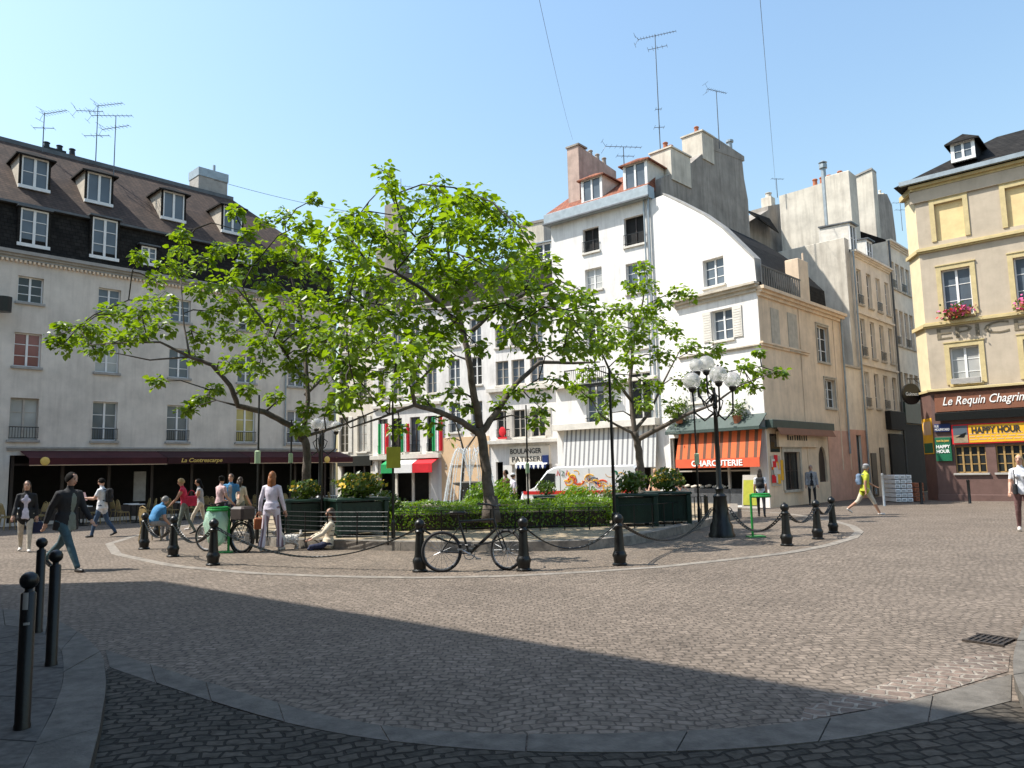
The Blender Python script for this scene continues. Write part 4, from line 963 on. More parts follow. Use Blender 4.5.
b,f,w_,H2=street('street_house','far cream street house mostly hidden by the ochre corner, with plants under its windows',905.5,935,(885,240),((262,288,893),(310,345,898),(373,405,905)),6,'street')
mb=MB(); mb.slab([(0,-.1,H2+.01),(0,2.5,H2+1.6),(0,7,H2+.01)],(w_,0,0)); mb.build('roof',M['slate'],b)
boxpart(b,'shopfront','black',(.1,w_-.2,-.12,-.004,.05,f.z(915,425)));boxpart(b,'shop_fascia','bottle',(.05,w_-.2,-.25,-.004,f.z(915,424),f.z(915,404)))
mb=MB(); mb.tube([(-.05,-.12,H2),(-.05,-.1,.1)],.06,8); mb.build('drainpipe',M['zincdark'],b)
cornice(b,0,w_,H2-.2,'street')
# a closing house at the end of the street
a=fO.A+fO.d*34-fO.n*1; fE=Fac(a,fO.n)
b=thing('street_end_house','dim cream house closing the far end of the narrow street','building',fE.loc,fE.rz)
hs=[(1+i*1.6,1.2+k*3,1.9+i*1.6,3+k*3) for i in range(4) for k in range(1,4)]
mb=MB(); wall(mb,[(-3,-1),(9,-1),(9,13),(-3,13)],hs,4,.2); mb.build('wall',M['street'],b)
for h in hs: window(b,h,3,2,'trimw','glass',.14,'stone')
# ================================================================ ochre corner building on the right
c0=line_at(938,34); dRr=Vector((.738,-.674)).normalized(); fR=Fac(c0,dRr); WR_=13.0
R_=thing('ochre_corner_building','ochre corner building with yellow window surrounds over a brown bar shopfront','building',fR.loc,fR.rz)
zEv=fR.z(912,187); 
c1_=line_at(927,35.3); fC=Fac(c1_,(c0-c1_),gz(c0.y)); wC=(c0-c1_).length
zs=fR.z(940,391)
uc1=fR.u(949.5,220); uc2=fR.u(1023,212); sp=uc2-uc1
wh=(fR.u(964,220)-fR.u(935,220))/2
rowsR=[(fR.z(950,239),fR.z(950,201)),(fR.z(957,316),fR.z(957,268)),(fR.z(965,384),fR.z(965,346))]
offs=[0,fR.u(957,290)-uc1,fR.u(965.5,365)-uc1]
holes=[]; wins=[]
for k,(a,t) in enumerate(rowsR):
    for i in range(4):
        c=uc1+sp*i+offs[k]; h=(c-wh,a,c+wh,t); holes.append(h); wins.append((k,i,h))
x0,x1=fR.u(956,458),fR.u(987,458); y0_,y1_=fR.z(970,473),fR.z(970,446); st_=fR.u(997,458)-x0
shw=[(x0+st_*i,y0_,x1+st_*i,y1_) for i in range(4)]
mb=MB(); wall(mb,[(0,-1),(WR_,-1),(WR_,zEv),(0,zEv)],holes+shw,9,.25); mb.build('wall',M['Rwall'],R_)
for k,i,h in wins:
    if k==0:
        o=window(R_,h,blank='blind',inset=.1,sill=None,surround='Rtrim',sw=.2)
        o['label']='window with drawn yellow blind'
    else: window(R_,h,3,2,'trimw','glassb' if k==1 else 'curtain',.14,'Rtrim',surround='Rtrim',sw=.2,st=.06)
T_=Matrix.Translation(Vector(fC.loc))@Matrix.Rotation(fC.rz,4,'Z')
def cham(name,mat,x0,x1,y0,y1,z0,z1):
    mb=MB(); mb.box(x0,x1,y0,y1,z0,z1); I=MATX[R_.name].inverted()@T_; mb.v=[I@v for v in mb.v]; return mb.build(name,M[mat],R_)
cham('corner_face','Rcream',0,wC,.002,.8,zs,zEv)
cham('corner_shop_face','brown',0,wC+.02,-.05,.7,-.6,zs-.02)
# side wall along the street
mb=MB(); q=[Vector((*c1_,0)),Vector((*(c1_+fO.d*9),0))]; n_=Vector((*fO.n,0))
mb.slab([(q[0].x,q[0].y,-1),(q[1].x,q[1].y,-1),(q[1].x,q[1].y,zEv+gz(34)),(q[0].x,q[0].y,zEv+gz(34))],n_*.4); mb.build('side_wall',M['Rwall'],R_,world=True)
for yy in (253,327):
    zz=fR.z(912,yy) if yy<300 else fR.z(918,yy)
    cornice(R_,-.02,WR_,zz-.14,'Rtrim',((.09,.08),(.18,.11),(.1,.05)),'belt')
    cham('belt','Rtrim',-.05,wC+.06,-.14,.02,zz-.10,zz+.06)
cornice(R_,-.1,WR_,zEv-.28,'Rtrim',((.12,.12),(.26,.12)),'cornice')
boxpart(R_,'eave_soffit','Rwall',(-.2,WR_,-.10,-.003,zEv-.85,zEv-.285),b=.02)
cham('corner_cornice','Rtrim',-.1,wC+.1,-.2,.02,zEv-.28,zEv-.04)
mb=MB(); mb.box(-.5,WR_,-.5,-.32,zEv+.0,zEv+.2); mb.build('gutter',M['zinc'],R_)
mb=MB(); zt=zEv+2.5
mb.add([(-.75,-.45,zEv+.01),(WR_,-.45,zEv+.01),(WR_,3.2,zt),(3.0,3.2,zt),(-.75,8,zEv+.01),(WR_,8,zEv+.01)],[(0,1,2,3),(0,3,4),(3,2,5,4),(1,5,2),(0,4,5,1)]); mb.build('roof',M['slate'],R_)
r=fR.rect(953,142,973,159,.2); r=(r[0],max(zEv+.3,r[1]),r[2],r[3]); dormer(R_,fR,r,2.2,'gable','trimw','slate','slate',.2,'glassb',2,.2,.45)
# weathered painted word on the wall
zz=fR.z(945,333); u0=fR.u(937,333); wd8=(fR.u(1024,322)-u0)*8/4.75
lettering(R_,'EPICERIE',(u0+wd8/2,zz-.02),w=wd8,h=.52,mat='letterg',y=-.014,bold=.0)
# flower boxes on the sills: plants standing on the window ledge
def flowerbox(u,z,label,seed):
    rn=random.Random(seed); w=fR.pt(u,-.25); t=thing('window_flowers',label,'flowers',(w.x,w.y,fR.z0+z),fR.rz,'flowers on the ochre building')
    mb=MB(); mb.bbox(-.5,.5,-.12,.1,0,.18,.02); mb.build('trough',M['terracotta'],t)
    g=MB(); fl=MB()
    for i in range(240):
        p=Vector((rn.gauss(0,.32),rn.gauss(-.06,.14),.12+abs(rn.gauss(0,.16))-(rn.random()<.3)*.25)); s=rn.uniform(.05,.09)
        a=Vector((rn.uniform(-1,1),rn.uniform(-1,1),rn.uniform(-1,1))).normalized(); b=a.orthogonal()
        tgt=g if rn.random()<.5 else fl; 
        if tgt is fl: p.y-=.05
        tgt.add([p-a*s,p+b*s*.7,p+a*s,p-b*s*.7],[(0,1,2,3)],0 if tgt is g else rn.choice((0,0,1)))
    g.build('leaves',M['shrub'],t); fl.build('petals',[M['flowerp'],M['flowerr']],t)
flowerbox(uc1+offs[1],rowsR[1][0]+.0,'pink and red flowers spilling over the left middle window ledge of the ochre building',3)
flowerbox(uc2+offs[1]+.05,rowsR[1][0]+.0,'pink flowers on the ledge at the right picture edge, ochre building',5)
boxpart(R_,'window_box','stoneg',(uc1+offs[2]-wh,uc1+offs[2]+wh,-.3,-.12,rowsR[2][0]+.02,rowsR[2][0]+.25))
# bar front
mb=MB(); wall(mb,[(-.02,-.9),(WR_,-.9),(WR_,zs-.02),(-.02,zs-.02)],shw,.14,.1); o=mb.build('shopfront',M['brown'],R_); o.location.y=-.15
boxpart(R_,'shop_cornice','Rtrim',(-.1,WR_,-.4,-.152,zs-.03,zs+.07)); cham('shop_cornice','Rtrim',-.02,wC+.1,-.14,.0,zs-.03,zs+.07)
for h in shw: 
    o=window(R_,h,3,4,'muntin',M['glass'],-.06,None,st=.045,bar=.035)
    boxpart(R_,'window_sill','stoneg',(h[0]-.1,h[2]+.1,-.24,-.152,h[1]-.08,h[1]))
boxpart(R_,'plinth','brown',(-.05,WR_,-.2,-.152,-.5,.28))
za,zb=fR.z(945,412),fR.z(945,394); xs=fR.u(936,402)
boxpart(R_,'sign_board','brownsign',(xs,WR_,-.26,-.152,za,zb))
tx0,tx1=fR.u(944,402),fR.u(1026,402)
lettering(R_,'Le Requin Chagrin',((tx0+tx1)/2,(za+zb)/2),w=(tx1-tx0),h=(zb-za)*.6,mat='letterw',y=-.275,shear=.35,bold=.004)
boxpart(R_,'rolled_awning','iron',(xs,WR_,-.42,-.262,fR.z(945,421),za-.05))
ya,yb=fR.z(965,444),fR.z(965,424.5); bx=fR.u(953,434)
boxpart(R_,'banner_border','flagred',(bx,WR_,-.235,-.205,ya,yb),b=0)
boxpart(R_,'happy_hour_banner','yellow',(fR.u(970,434),WR_-.1,-.25,-.236,ya+.05,yb-.05),b=0)
mb=MB(); xa,xb=bx+.06,fR.u(969,434); mb.box(xa,xb,-.25,-.236,ya+.05,ya+.05+(yb-ya-.1)*.45,1); mb.box(xa,xb,-.249,-.236,ya+.051+(yb-ya-.1)*.45,yb-.05,0)
mb.slab([(xa+.1,-.258,ya+.3),(xb-.15,-.258,ya+.28),(xb-.05,-.258,ya+.5),(xb-.3,-.258,ya+.42),(xa+.3,-.258,ya+.4)],(0,.007,0),2); mb.build('banner_picture',[M['glassb'],M['sand'],M['iron']],R_)
hx0,hx1=fR.u(973,432),fR.u(1022,430)
lettering(R_,'HAPPY HOUR',((hx0+hx1)/2,ya+(yb-ya)*.68),w=hx1-hx0,h=(yb-ya)*.34,mat='letterk',y=-.262,bold=.03)
mb=MB(); rn=random.Random(2)
for k in range(3):
    x=hx0-.1
    while x<hx1+.2: l=rn.uniform(.08,.3); mb.box(x,x+l,-.257,-.25,ya+.16+k*.12,ya+.20+k*.12); x+=l+.06
mb.build('banner_small_print',M['goldpale'],R_)
boxpart(R_,'street_name_plate','signblue',(fR.u(935.5,428),fR.u(951.5,428),-.24,-.16,fR.z(943,432),fR.z(943,424)))
lettering(R_,'RUE\nMOUFFETARD',((fR.u(935.5,428)+fR.u(951.5,428))/2,fR.z(943,428)),w=.58,h=.26,mat='letterw',y=-.25)
boxpart(R_,'green_board','signgreen',(fR.u(937,450),fR.u(953,450),-.25,-.16,fR.z(945,461),fR.z(945,437.5)))
m_=(fR.u(937,450)+fR.u(953,450))/2; lettering(R_,'HAPPY\nHOUR',(m_,fR.z(945,449)),w=.55,h=.36,mat='letterw',y=-.26,bold=.03)
lettering(R_,'tous les jours',(m_,fR.z(945,441)),w=.5,h=.14,mat='gold',y=-.26,bold=.02) ; 
mb=MB(); I=MATX[R_.name].inverted()@T_
z0_,z1_=fR.z(930,454),fR.z(930,418)
for (a,c,e,g_,mi) in ((.08,wC-.08,z0_,z1_,0),(.14,wC-.14,z0_+.05,z0_+.5,1),(.2,wC-.2,z1_-.75,z1_-.15,2)): mb.box(a,c,-.075-.004*mi,-.055,e,g_,mi)
mb.v=[I@v for v in mb.v]; mb.build('poster',[M['yellow'],M['signgreen'],M['goldpale']],R_)
# round black bracket sign
p=P(911,394,35.2); t=thing('round_hanging_sign','round black bracket sign on the corner of the ochre building, over the narrow street','sign',tuple(p),R(15))
mb=MB(); mb.tube([(0,-.06,0),(0,.06,0)],.5,24); mb.build('disc',M['iron'],t)
mb=text_mb('Guinness',.72,.18,(0,-.075,0),.012); mb.build('lettering',M['letterw'],t)
mb=MB(); mb.tube([(0,0,.5),(0,0,.72)],.02,6); mb.tube([(-.15,0,.72),(.95,0,.72)],.03,6); mb.tube([(.2,0,.72),(.6,0,.45),(.95,0,.2)],.015,6); mb.build('bracket',M['iron'],t)

# ================================================================ house behind the camera that shades the foreground
s1=G(157,581); s2=G(927,707); hB=14.0; off=Vector((-SUN_H.x,-SUN_H.y))*(hB/math.tan(SUN_EL))
q1=Vector((s1.x,s1.y))-off; q2=Vector((s2.x,s2.y))-off; dB=(q2-q1).normalized()
bLen=(q2-q1).length+13
# seen from the street its left end is q2 side; d runs so that the normal faces the square
fB0=Fac(q1+dB*bLen,-dB,0)
b=thing('house_behind_viewer','plain brown painted house behind the viewer whose shadow lies over the near paving','building',fB0.loc,fB0.rz)
hs=[(1+i*2.6,.9+k*3.2,2.1+i*2.6,2.9+k*3.2) for i in range(int((bLen-1)/2.6)) for k in range(4)]
mb=MB(); wall(mb,[(0,-1),(bLen,-1),(bLen,hB),(0,hB)],hs,9,.2); mb.build('wall',M['brown'],b)  # dark wall colour picked to cut light bounced into the foreground shade
for h in hs: window(b,h,3,2,'trimw','glass',.14,'stonew')
mb=MB(); mb.slab([(0,.1,hB+.01),(0,3.0,hB+5.6),(0,8.5,hB+5.8),(0,9,hB+.01)],(bLen,0,0)); mb.build('roof',M['slate'],b)  # steep high roof made up to block more sky light
# ================================================================ aerials and wires
def top_at(px,py,Y): return P(px,py,Y)
def ant(label,bx,by,ty,Y,els,group=None,name='tv_antenna',rz=0):
    b0=P(bx,by,Y); h=P(bx,ty,Y).z-b0.z; return antenna(name,label,tuple(b0-Vector((0,0,.4))),h+.4,[(h+.4+e[0],*e[1:]) for e in els],rz)
ant('pale tv aerial nearest the left picture edge on the long grey roof',43,142,113,33.5,((-.05,1.3,9,.5,-12,.05),(-.75,.9,3,.5,10,.5)))
ant('twin boom tv aerial left of the green masted one on the long grey roof',96,153,105,35.2,((-.05,1.4,9,.5,-8,.05),(-.35,1.2,7,.5,10,.8),(-1.6,1.2,4,.5,5,.5)))
ant('tv aerial on a greenish mast right of the twin boom one on the grey roof',114,166,116,34.8,((0,1.9,10,.5,5,.6),(-.6,1.5,8,.5,-12,.5)))
ant('low wide tv aerial among the chimney pots of the white corner building',624,163,147,37.5,((.0,1.9,8,.5,8,.5),(-.5,.9,4,.5,8,.4)))
ant('very tall leaning tv mast rising behind the red dormers',661,164,34,37.5,((-.1,2.0,14,.35,-20,.45),(-.8,1.0,5,.5,-20,.4),(-4.2,.3,2,.4,0,.5),(-5.2,.5,3,.5,0,.5)))
ant('thin tv aerial standing on the stained grey gable',719,140,91,40,((0,1.3,10,.3,25,.45),))
ant('small tv aerial beside the pale chimney wall',777,190,179,46,((0,.8,4,.3,10,.4),))
ant('low tv aerial far above the narrow street roofs',902,225,203,60,((0,1.3,4,.5,5,.5),(-.6,.9,3,.5,5,.5)))
def wire(label,pts,r=.008):
    a=[P(*p) for p in pts]; b=thing('overhead_wire',label,'wire',tuple(a[0]),0,'overhead wires'); mb=MB(); n=24; q=[]
    for (u,v) in zip(a,a[1:]):
        for i in range(n):
            t=i/n; m=u.lerp(v,t); m.z-=.25*4*t*(1-t); q.append(m-a[0])
    q.append(a[-1]-a[0]); mb.tube(q,r,5); mb.build('cable',M['iron'],b)
wire('thin overhead cable crossing the sky left of the tall tv mast',((535,-20,12),(573,140,36)),.0045)
wire('thin overhead cable crossing the sky right of the thin gable aerial',((758.5,-20,12),(776,190,45)),.0055)
wire('faint cable sagging from the grey roof chimney to the middle houses',((214,180,37),(395,218,50)),.012)
# ================================================================ trees
def leaf(mb,p,d,up,L,mi=0):
    """one broad drooping leaf: two folded halves"""
    d=d.normalized(); s=d.cross(up)
    if s.length<1e-4: s=d.orthogonal()
    s.normalize(); n=s.cross(d).normalized(); w=L*.42; f=n*(L*.10)
    dr=Vector((0,0,-1))*L*.12
    mb.add([p,p+d*L*.28+s*w+f,p+d*L*.68+s*w*.72+f+dr*.5,p+d*L+dr,p+d*L*.68-s*w*.72+f+dr*.5,p+d*L*.28-s*w+f],[(0,1,2,3),(0,3,4,5)],mi)
def make_tree(name,label,base,limbs,clusters,Y0,spread,leafmat,nleaf,Lsize,seed,dens=1.0,fwd=-.8):
    """limbs: pixel polylines [(px,py,dY,radius)...]; clusters: (px,py,rpx)"""
    rn=random.Random(seed); t=thing(name,label,'tree',tuple(base))
    tk=MB(); nodes_=[]
    for lm in limbs:
        pts=[P(x,y,Y0+dy) for (x,y,dy,r) in lm]; rs=[l[3]*.8 for l in lm]
        # densify with wobble
        q=[];rr=[]
        for i in range(len(pts)-1):
            for k in range(4):
                f=k/4; v=pts[i].lerp(pts[i+1],f); r=rs[i]*(1-f)+rs[i+1]*f
                if not(i==0 and k==0): v=v+Vector((rn.gauss(0,1),rn.gauss(0,1),rn.gauss(0,1)))*r*.08
                q.append(v);rr.append(r)
        q.append(pts[-1]);rr.append(rs[-1])
        tk.tube(q,rr,9); nodes_+=list(zip(q,rr))
    q=limbs[0]; b0=P(q[0][0],q[0][1],Y0)
    tk.lathe([(q[0][3]*1.3,-.25),(q[0][3]*1.1,.05),(q[0][3]*.82,.4)],10,tuple(b0))
    tw=MB(); lf=MB(); N3=[n for n in nodes_ if n[1]<.2]
    C=[]
    for (px,py,r) in clusters:
        ry=r*Y0/F
        for k in range(1 if r<15.5 else 2):
            dy=rn.gauss(fwd,spread)*(.4 if r<11 else 1)
            C.append((P(px+rn.uniform(-3,3),py+rn.uniform(-3,3),Y0+dy),ry*(1.0 if k==0 else .85)))
    for (c,r) in C:
        # nearest limb point, joined by a bent twig
        best=min(N3,key=lambda n:(n[0]-c).length+max(0,n[0].z-c.z)*.6)
        a=best[0]; m=a.lerp(c,.5)+Vector((0,0,.12*(c-a).length))+Vector((rn.gauss(0,.1),rn.gauss(0,.1),0))
        tw.tube([a,m,c],[min(best[1]*.6,.035),.018,.008],5)
        if (c-a).length>.6: N3.append((m,.03))
        for k in range(4):
            e=c+Vector((rn.gauss(0,1),rn.gauss(0,1),rn.gauss(0,.7))).normalized()*r*rn.uniform(.7,1.1)
            tw.tube([m.lerp(c,rn.uniform(.5,1)),e],[.01,.004],4)
        n=int(nleaf*dens*max(.35,(r/.5)**1.6))
        for k in range(n):
            # leaves sit in small whorls round twig tips
            v=Vector((rn.gauss(0,1),rn.gauss(0,1),rn.gauss(0,.75))); v=v.normalized()*(rn.random()**.5)*r*1.08
            p=c+v
            d=Vector((v.x,v.y,v.z*.3)).normalized()*.7+Vector((rn.gauss(0,.5),rn.gauss(0,.5),rn.uniform(-.7,.15)))
            up=Vector((rn.gauss(0,.45),rn.gauss(0,.45),1))
            leaf(lf,p,d,up,Lsize*rn.uniform(.55,1.25))
    tr=tk.build('trunk',M['bark'],t,world=True,smooth=True)
    tw.build('branches',M['barkd'],t,world=True,smooth=True)
    lf.build('crown',leafmat,t,world=True)
    return t
cC=[(383,172,10),(390,185,11),(397,197,12),(408,212,14),(424,200,13),(440,186,11),(438,205,14),(455,203,17),(475,197,17),(490,212,16),(507,224,14),(521,236,13),(430,228,17),(455,230,18),(480,238,18),(505,250,17),(528,256,16),(545,270,14),(560,288,13),(575,298,12),(590,298,8),(342,214,14),(362,222,17),(385,236,18),(350,245,18),(330,236,14),(410,252,18),(435,262,19),(470,268,19),(500,278,19),(530,285,17),(350,278,18),(375,283,19),(400,292,18),(345,308,18),(370,315,19),(400,322,18),(345,338,19),(375,345,18),(405,350,16),(350,368,17),(335,374,15),(380,373,15),(410,376,14),(440,330,16),(460,308,15),(500,308,16),(530,310,17),(555,322,15),(580,328,12),(540,344,13),(510,338,13),(480,348,11),(440,358,12),(450,393,11),(420,400,10),(390,395,12),(355,395,13),(335,400,11),(540,393,10),(545,412,9),(515,392,9),(430,428,10),(400,428,8),(555,378,10),(365,262,16),(420,285,16),(450,285,16),(485,295,14),(425,310,14),(415,335,12),(560,345,13),(575,312,14),(598,312,12),(610,335,12),(600,350,10),(545,300,14),(520,330,13),(540,420,9),(500,408,9),(470,405,8),(565,350,10),(585,345,11),(430,345,13),(395,365,13),(365,390,12),(345,390,11),(460,330,11),(325,262,13),(318,300,13),(322,340,14),(465,225,14)]
limbC=[[(491,512,0,.20),(487,480,0,.165),(483,445,0,.15),(480,428,0,.145)],
 [(480,428,0,.13),(473,390,-.1,.115),(467,350,-.2,.10),(458,312,0,.085),(451,280,.2,.06),(447,240,.4,.045),(443,205,.3,.02)],
 [(482,432,0,.12),(498,410,.3,.10),(515,385,.8,.085),(540,362,1.3,.07),(575,363,1.6,.05),(600,362,1.7,.02)],
 [(481,435,0,.12),(462,422,-.3,.10),(440,412,-.8,.085),(415,405,-1.3,.07),(412,388,-1.5,.05),(432,368,-1.6,.03)],
 [(462,330,-.2,.075),(442,306,-.8,.07),(424,290,-1.3,.06),(395,272,-1.8,.045),(368,262,-2.0,.025)],
 [(473,330,-.1,.08),(497,308,.6,.065),(530,292,1.2,.05),(560,281,1.8,.03),(585,292,2.0,.015)],
 [(450,272,.2,.05),(428,252,-.6,.04),(405,225,-.9,.03),(388,190,-1,.015)],
 [(456,300,0,.05),(490,270,.8,.04),(500,235,1.1,.025)],
 [(415,405,-1.3,.05),(380,418,-1.8,.035),(350,428,-2.0,.02)]]
bC=P(491,521,19.2)
make_tree('broadleaf_tree','largest middle tree with a leaning forked trunk, behind the parked black bicycle',(bC.x,bC.y,gz(bC.y)+KH),limbC,cC,19.2,1.9,M['leafA'],118,.175,11,1.0,-1.0)
cL=[(52,336,8),(64,346,10),(80,340,11),(98,330,11),(95,350,9),(118,340,12),(140,335,11),(120,315,11),(145,310,13),(165,300,11),(160,330,11),(108,314,10),(178,232,8),(181,250,10),(140,258,7),(180,270,11),(200,262,10),(215,250,9),(165,265,9),(155,280,9),(200,290,12),(225,285,12),(215,310,14),(240,300,14),(245,270,12),(265,255,12),(250,236,8),(237,215,7),(265,222,9),(285,214,10),(290,238,12),(312,199,6),(301,222,11),(270,285,14),(295,270,14),(310,255,13),(260,320,14),(285,310,14),(310,295,14),(325,280,13),(230,335,14),(260,345,14),(290,335,14),(315,325,14),(200,335,11),(195,355,9),(230,365,11),(260,370,11),(285,365,11),(310,355,13),(325,350,12),(184,406,9),(200,400,7),(215,388,8),(155,383,7),(245,390,8),(330,410,9),(310,410,8),(300,428,7),(275,395,9),(60,328,7),(132,325,11),(85,325,8),(320,235,10),(240,250,10),(280,255,11),(250,310,12),(305,380,10)]
limbL=[[(305,500,0,.17),(307,470,0,.15),(306,445,0,.135),(301,432,0,.13)],
 [(303,440,0,.12),(290,425,-.2,.105),(265,412,-.5,.10),(238,406,-.9,.09),(230,385,-1.1,.08),(212,365,-1.4,.07),(190,357,-1.6,.055),(160,342,-1.8,.035),(120,343,-1.9,.022),(90,345,-1.9,.012)],
 [(190,357,-1.6,.035),(150,360,-1.8,.025),(110,352,-2,.015)],
 [(190,357,-1.6,.04),(184,325,-1.4,.025),(181,280,-1.2,.015)],
 [(303,438,0,.10),(308,400,.2,.085),(306,360,.4,.07),(300,310,.5,.055),(290,270,.4,.04),(285,225,.3,.018)],
 [(307,385,.3,.06),(280,345,-.6,.05),(255,310,-.9,.035),(230,280,-1,.02)],
 [(305,395,.3,.06),(330,372,.9,.045),(355,350,1.2,.03)],
 [(306,350,.4,.045),(325,310,1.0,.035),(315,262,1.2,.02)],
 [(300,310,.5,.035),(265,265,.1,.025),(245,232,0,.012)],[(306,436,0,.06),(345,424,.7,.045),(378,410,1.2,.025)]]
bL=P(305,507,21)
make_tree('broadleaf_tree','left tree with a long low limb reaching out towards the grey building',(bL.x,bL.y,gz(bL.y)+KH),limbL,cL,21,1.6,M['leafB'],175,.17,12,1.0)
cRr=[(645,266,8),(650,283,10),(632,288,9),(615,310,11),(640,310,12),(664,304,9),(688,298,7),(675,294,7),(610,330,12),(640,335,13),(670,330,12),(600,350,11),(630,360,12),(660,355,12),(685,345,11),(702,355,9),(716,350,7),(590,370,9),(615,380,11),(650,385,11),(680,380,9),(610,400,8),(640,405,9),(670,405,8),(592,322,11),(580,350,8),(720,370,7),(745,365,7),(762,374,7),(782,370,6),(760,354,5),(735,386,7),(757,387,7),(590,398,7),(604,416,7),(700,382,9),(575,385,8),(570,340,9),(655,320,9),(625,345,10)]
limbR=[[(641,500,0,.17),(641,470,0,.15),(638,445,0,.145),(634,432,0,.14)],
 [(635,438,0,.11),(632,410,.1,.095),(630,380,.2,.08),(634,340,.3,.06),(643,300,.3,.035),(646,272,.3,.015)],
 [(637,440,0,.11),(660,428,-.4,.09),(685,415,-.8,.075),(712,405,-1.1,.05),(740,385,-1.3,.03),(775,372,-1.4,.015)],
 [(635,430,0,.08),(650,412,.6,.06),(662,385,.9,.045),(680,350,1.1,.025)],
 [(631,400,.1,.07),(612,375,-.6,.05),(598,345,-.8,.03),(590,322,-.9,.015)],
 [(634,434,0,.06),(618,426,-.4,.05),(600,415,-.7,.025)]]
bR=P(641,506,24)
make_tree('broadleaf_tree','right hand tree standing behind the dark planters, in front of the white striped awning',(bR.x,bR.y,gz(bR.y)+KH),limbR,cRr,24,1.5,M['leafA'],165,.17,13,1.0,-1.0)
cS=[(452,405,8),(470,410,8),(440,420,7),(462,425,8),(478,425,7),(450,440,6)]
bS=P(461,497,27)
make_tree('young_tree','small pale stemmed young tree behind the fountain',(bS.x,bS.y,gz(bS.y)+KH),[[(461,497,0,.08),(463,465,0,.07),(464,450,0,.065)],[(464,452,0,.05),(458,430,0,.035),(450,408,0,.015)],[(464,452,0,.05),(474,438,0,.035),(482,425,0,.015)]],cS,27,.5,M['leafA'],22,.18,14)

# ================================================================ hedges, shrubs, planters
def leafbox(mb,pts,h0,h1,n,size,rn,jag=.06):
    """leaf-sized faces over the top and sides of a clipped hedge standing on a quad footprint"""
    a,b,c,d=[Vector((p[0],p[1])) for p in pts]
    per=[(a,b),(b,c),(c,d),(d,a)]
    def put(p,nrm):
        v=(nrm+Vector((rn.gauss(0,.6),rn.gauss(0,.6),rn.gauss(0,.6)))).normalized(); t=v.orthogonal().normalized(); t=Matrix.Rotation(rn.uniform(0,6.28),3,v)@t; s=v.cross(t); q=size*rn.uniform(.6,1.3)
        mb.add([p-t*q,p+s*q*.55,p+t*q,p-s*q*.55],[(0,1,2,3)])
    def hh(x,y): return h1+.09*noise.noise(Vector((x*1.3,y*1.3,3)))+.04*noise.noise(Vector((x*5,y*5,1)))
    A=[(q-p).length*(h1-h0) for p,q in per]; top=(b-a).length*(d-a).length; tot=sum(A)+top
    for k in range(int(n)):
        r=rn.random()*tot
        if r<top:
            u,v=rn.random(),rn.random(); p=a.lerp(b,u).lerp(d.lerp(c,u),v); put(on(p.x,p.y,hh(p.x,p.y)+rn.gauss(0,jag*.5)),Vector((0,0,1)))
        else:
            r-=top; i=0
            while i<3 and r>A[i]: r-=A[i]; i+=1
            p0,p1=per[i]; t=rn.random(); p=p0.lerp(p1,t); nn=Vector(((p1-p0).y,-(p1-p0).x,0)).normalized(); z=h0+(hh(p.x,p.y)-h0)*rn.random()
            put(on(p.x,p.y,z)+nn*rn.gauss(0,jag*.6),nn)
def hedge(label,pts,h,n,size,seed):
    rn=random.Random(seed); c=sum((Vector((p[0],p[1])) for p in pts),Vector((0,0)))/4
    t=thing('clipped_hedge',label,'hedge',tuple(on(c.x,c.y,KH)))
    mb=MB(); q=[c+(Vector((p[0],p[1]))-c)*.97 for p in pts]
    N_=8
    core=MB(); core.slab([on(p.x,p.y,KH+h-.1) for p in q],(0,0,-(h-.1))); core.build('stems',M['soil'],t,world=True)
    leafbox(mb,pts,KH,KH+h,n,size,rn); mb.build('foliage',M['hedge'],t,world=True)
def xy(px,Y): p=P(px,470,Y); return (p.x,p.y)
hedge('low front box hedge right behind the iron fence',(xy(392,19.6),xy(608,19.6),xy(604,21.0),xy(394,21.0)),.48,8000,.035,1)
hedge('taller second box hedge behind the low front one',(xy(386,22.2),xy(612,22.2),xy(606,23.6),xy(390,23.6)),.56,7000,.038,2)
def bush(name,label,px,Y,r,h,n,mat,seed,up=KH,size=.05,flowers=None,group=None,cat='shrub'):
    rn=random.Random(seed); x,y=xy(px,Y); t=thing(name,label,cat,tuple(on(x,y,up)),0,group); mb=MB(); fl=MB(); st=MB()
    for k in range(7): st.tube([(0,0,0),(rn.gauss(0,r*.5),rn.gauss(0,r*.5),h*rn.uniform(.5,.9))],[.015,.005],4)
    for k in range(n):
        v=Vector((rn.gauss(0,1),rn.gauss(0,1),rn.gauss(0,1))).normalized()*(rn.random()**.35)
        bump=1+.35*noise.noise(v*2.2+Vector((seed,0,0)))
        p=Vector((v.x*r*bump,v.y*r*bump,h*.52+v.z*h*.5*bump)); a=(v+Vector((rn.gauss(0,.7),rn.gauss(0,.7),rn.gauss(0,.7)))).normalized(); b=a.orthogonal().normalized(); c=a.cross(b); s=size*rn.uniform(.6,1.3)
        if flowers and rn.random()<.28 and v.z>-.1: fl.add([p-b*s*.8,p+c*s*.8,p+b*s*.8,p-c*s*.8],[(0,1,2,3)])
        else: mb.add([p-b*s*1.3,p+c*s*.6,p+b*s*1.3,p-c*s*.6],[(0,1,2,3)])
    st.build('stems',M['barkd'],t); mb.build('leaves',M[mat],t)
    if flowers: fl.build('petals',M[flowers],t)
    return t
bush('rounded_shrub','bright round clipped shrub behind the right end of the hedges',577,24.4,.75,.95,2400,'hedge',21,size=.04)
bush('rounded_shrub','dark round shrub just left of the middle tree trunk',478,23.9,.4,1.15,1100,'hedge',22,size=.045)
bush('rounded_shrub','dark upright shrub just right of the middle tree trunk',503,23.9,.45,1.2,1100,'hedge',23,size=.045)
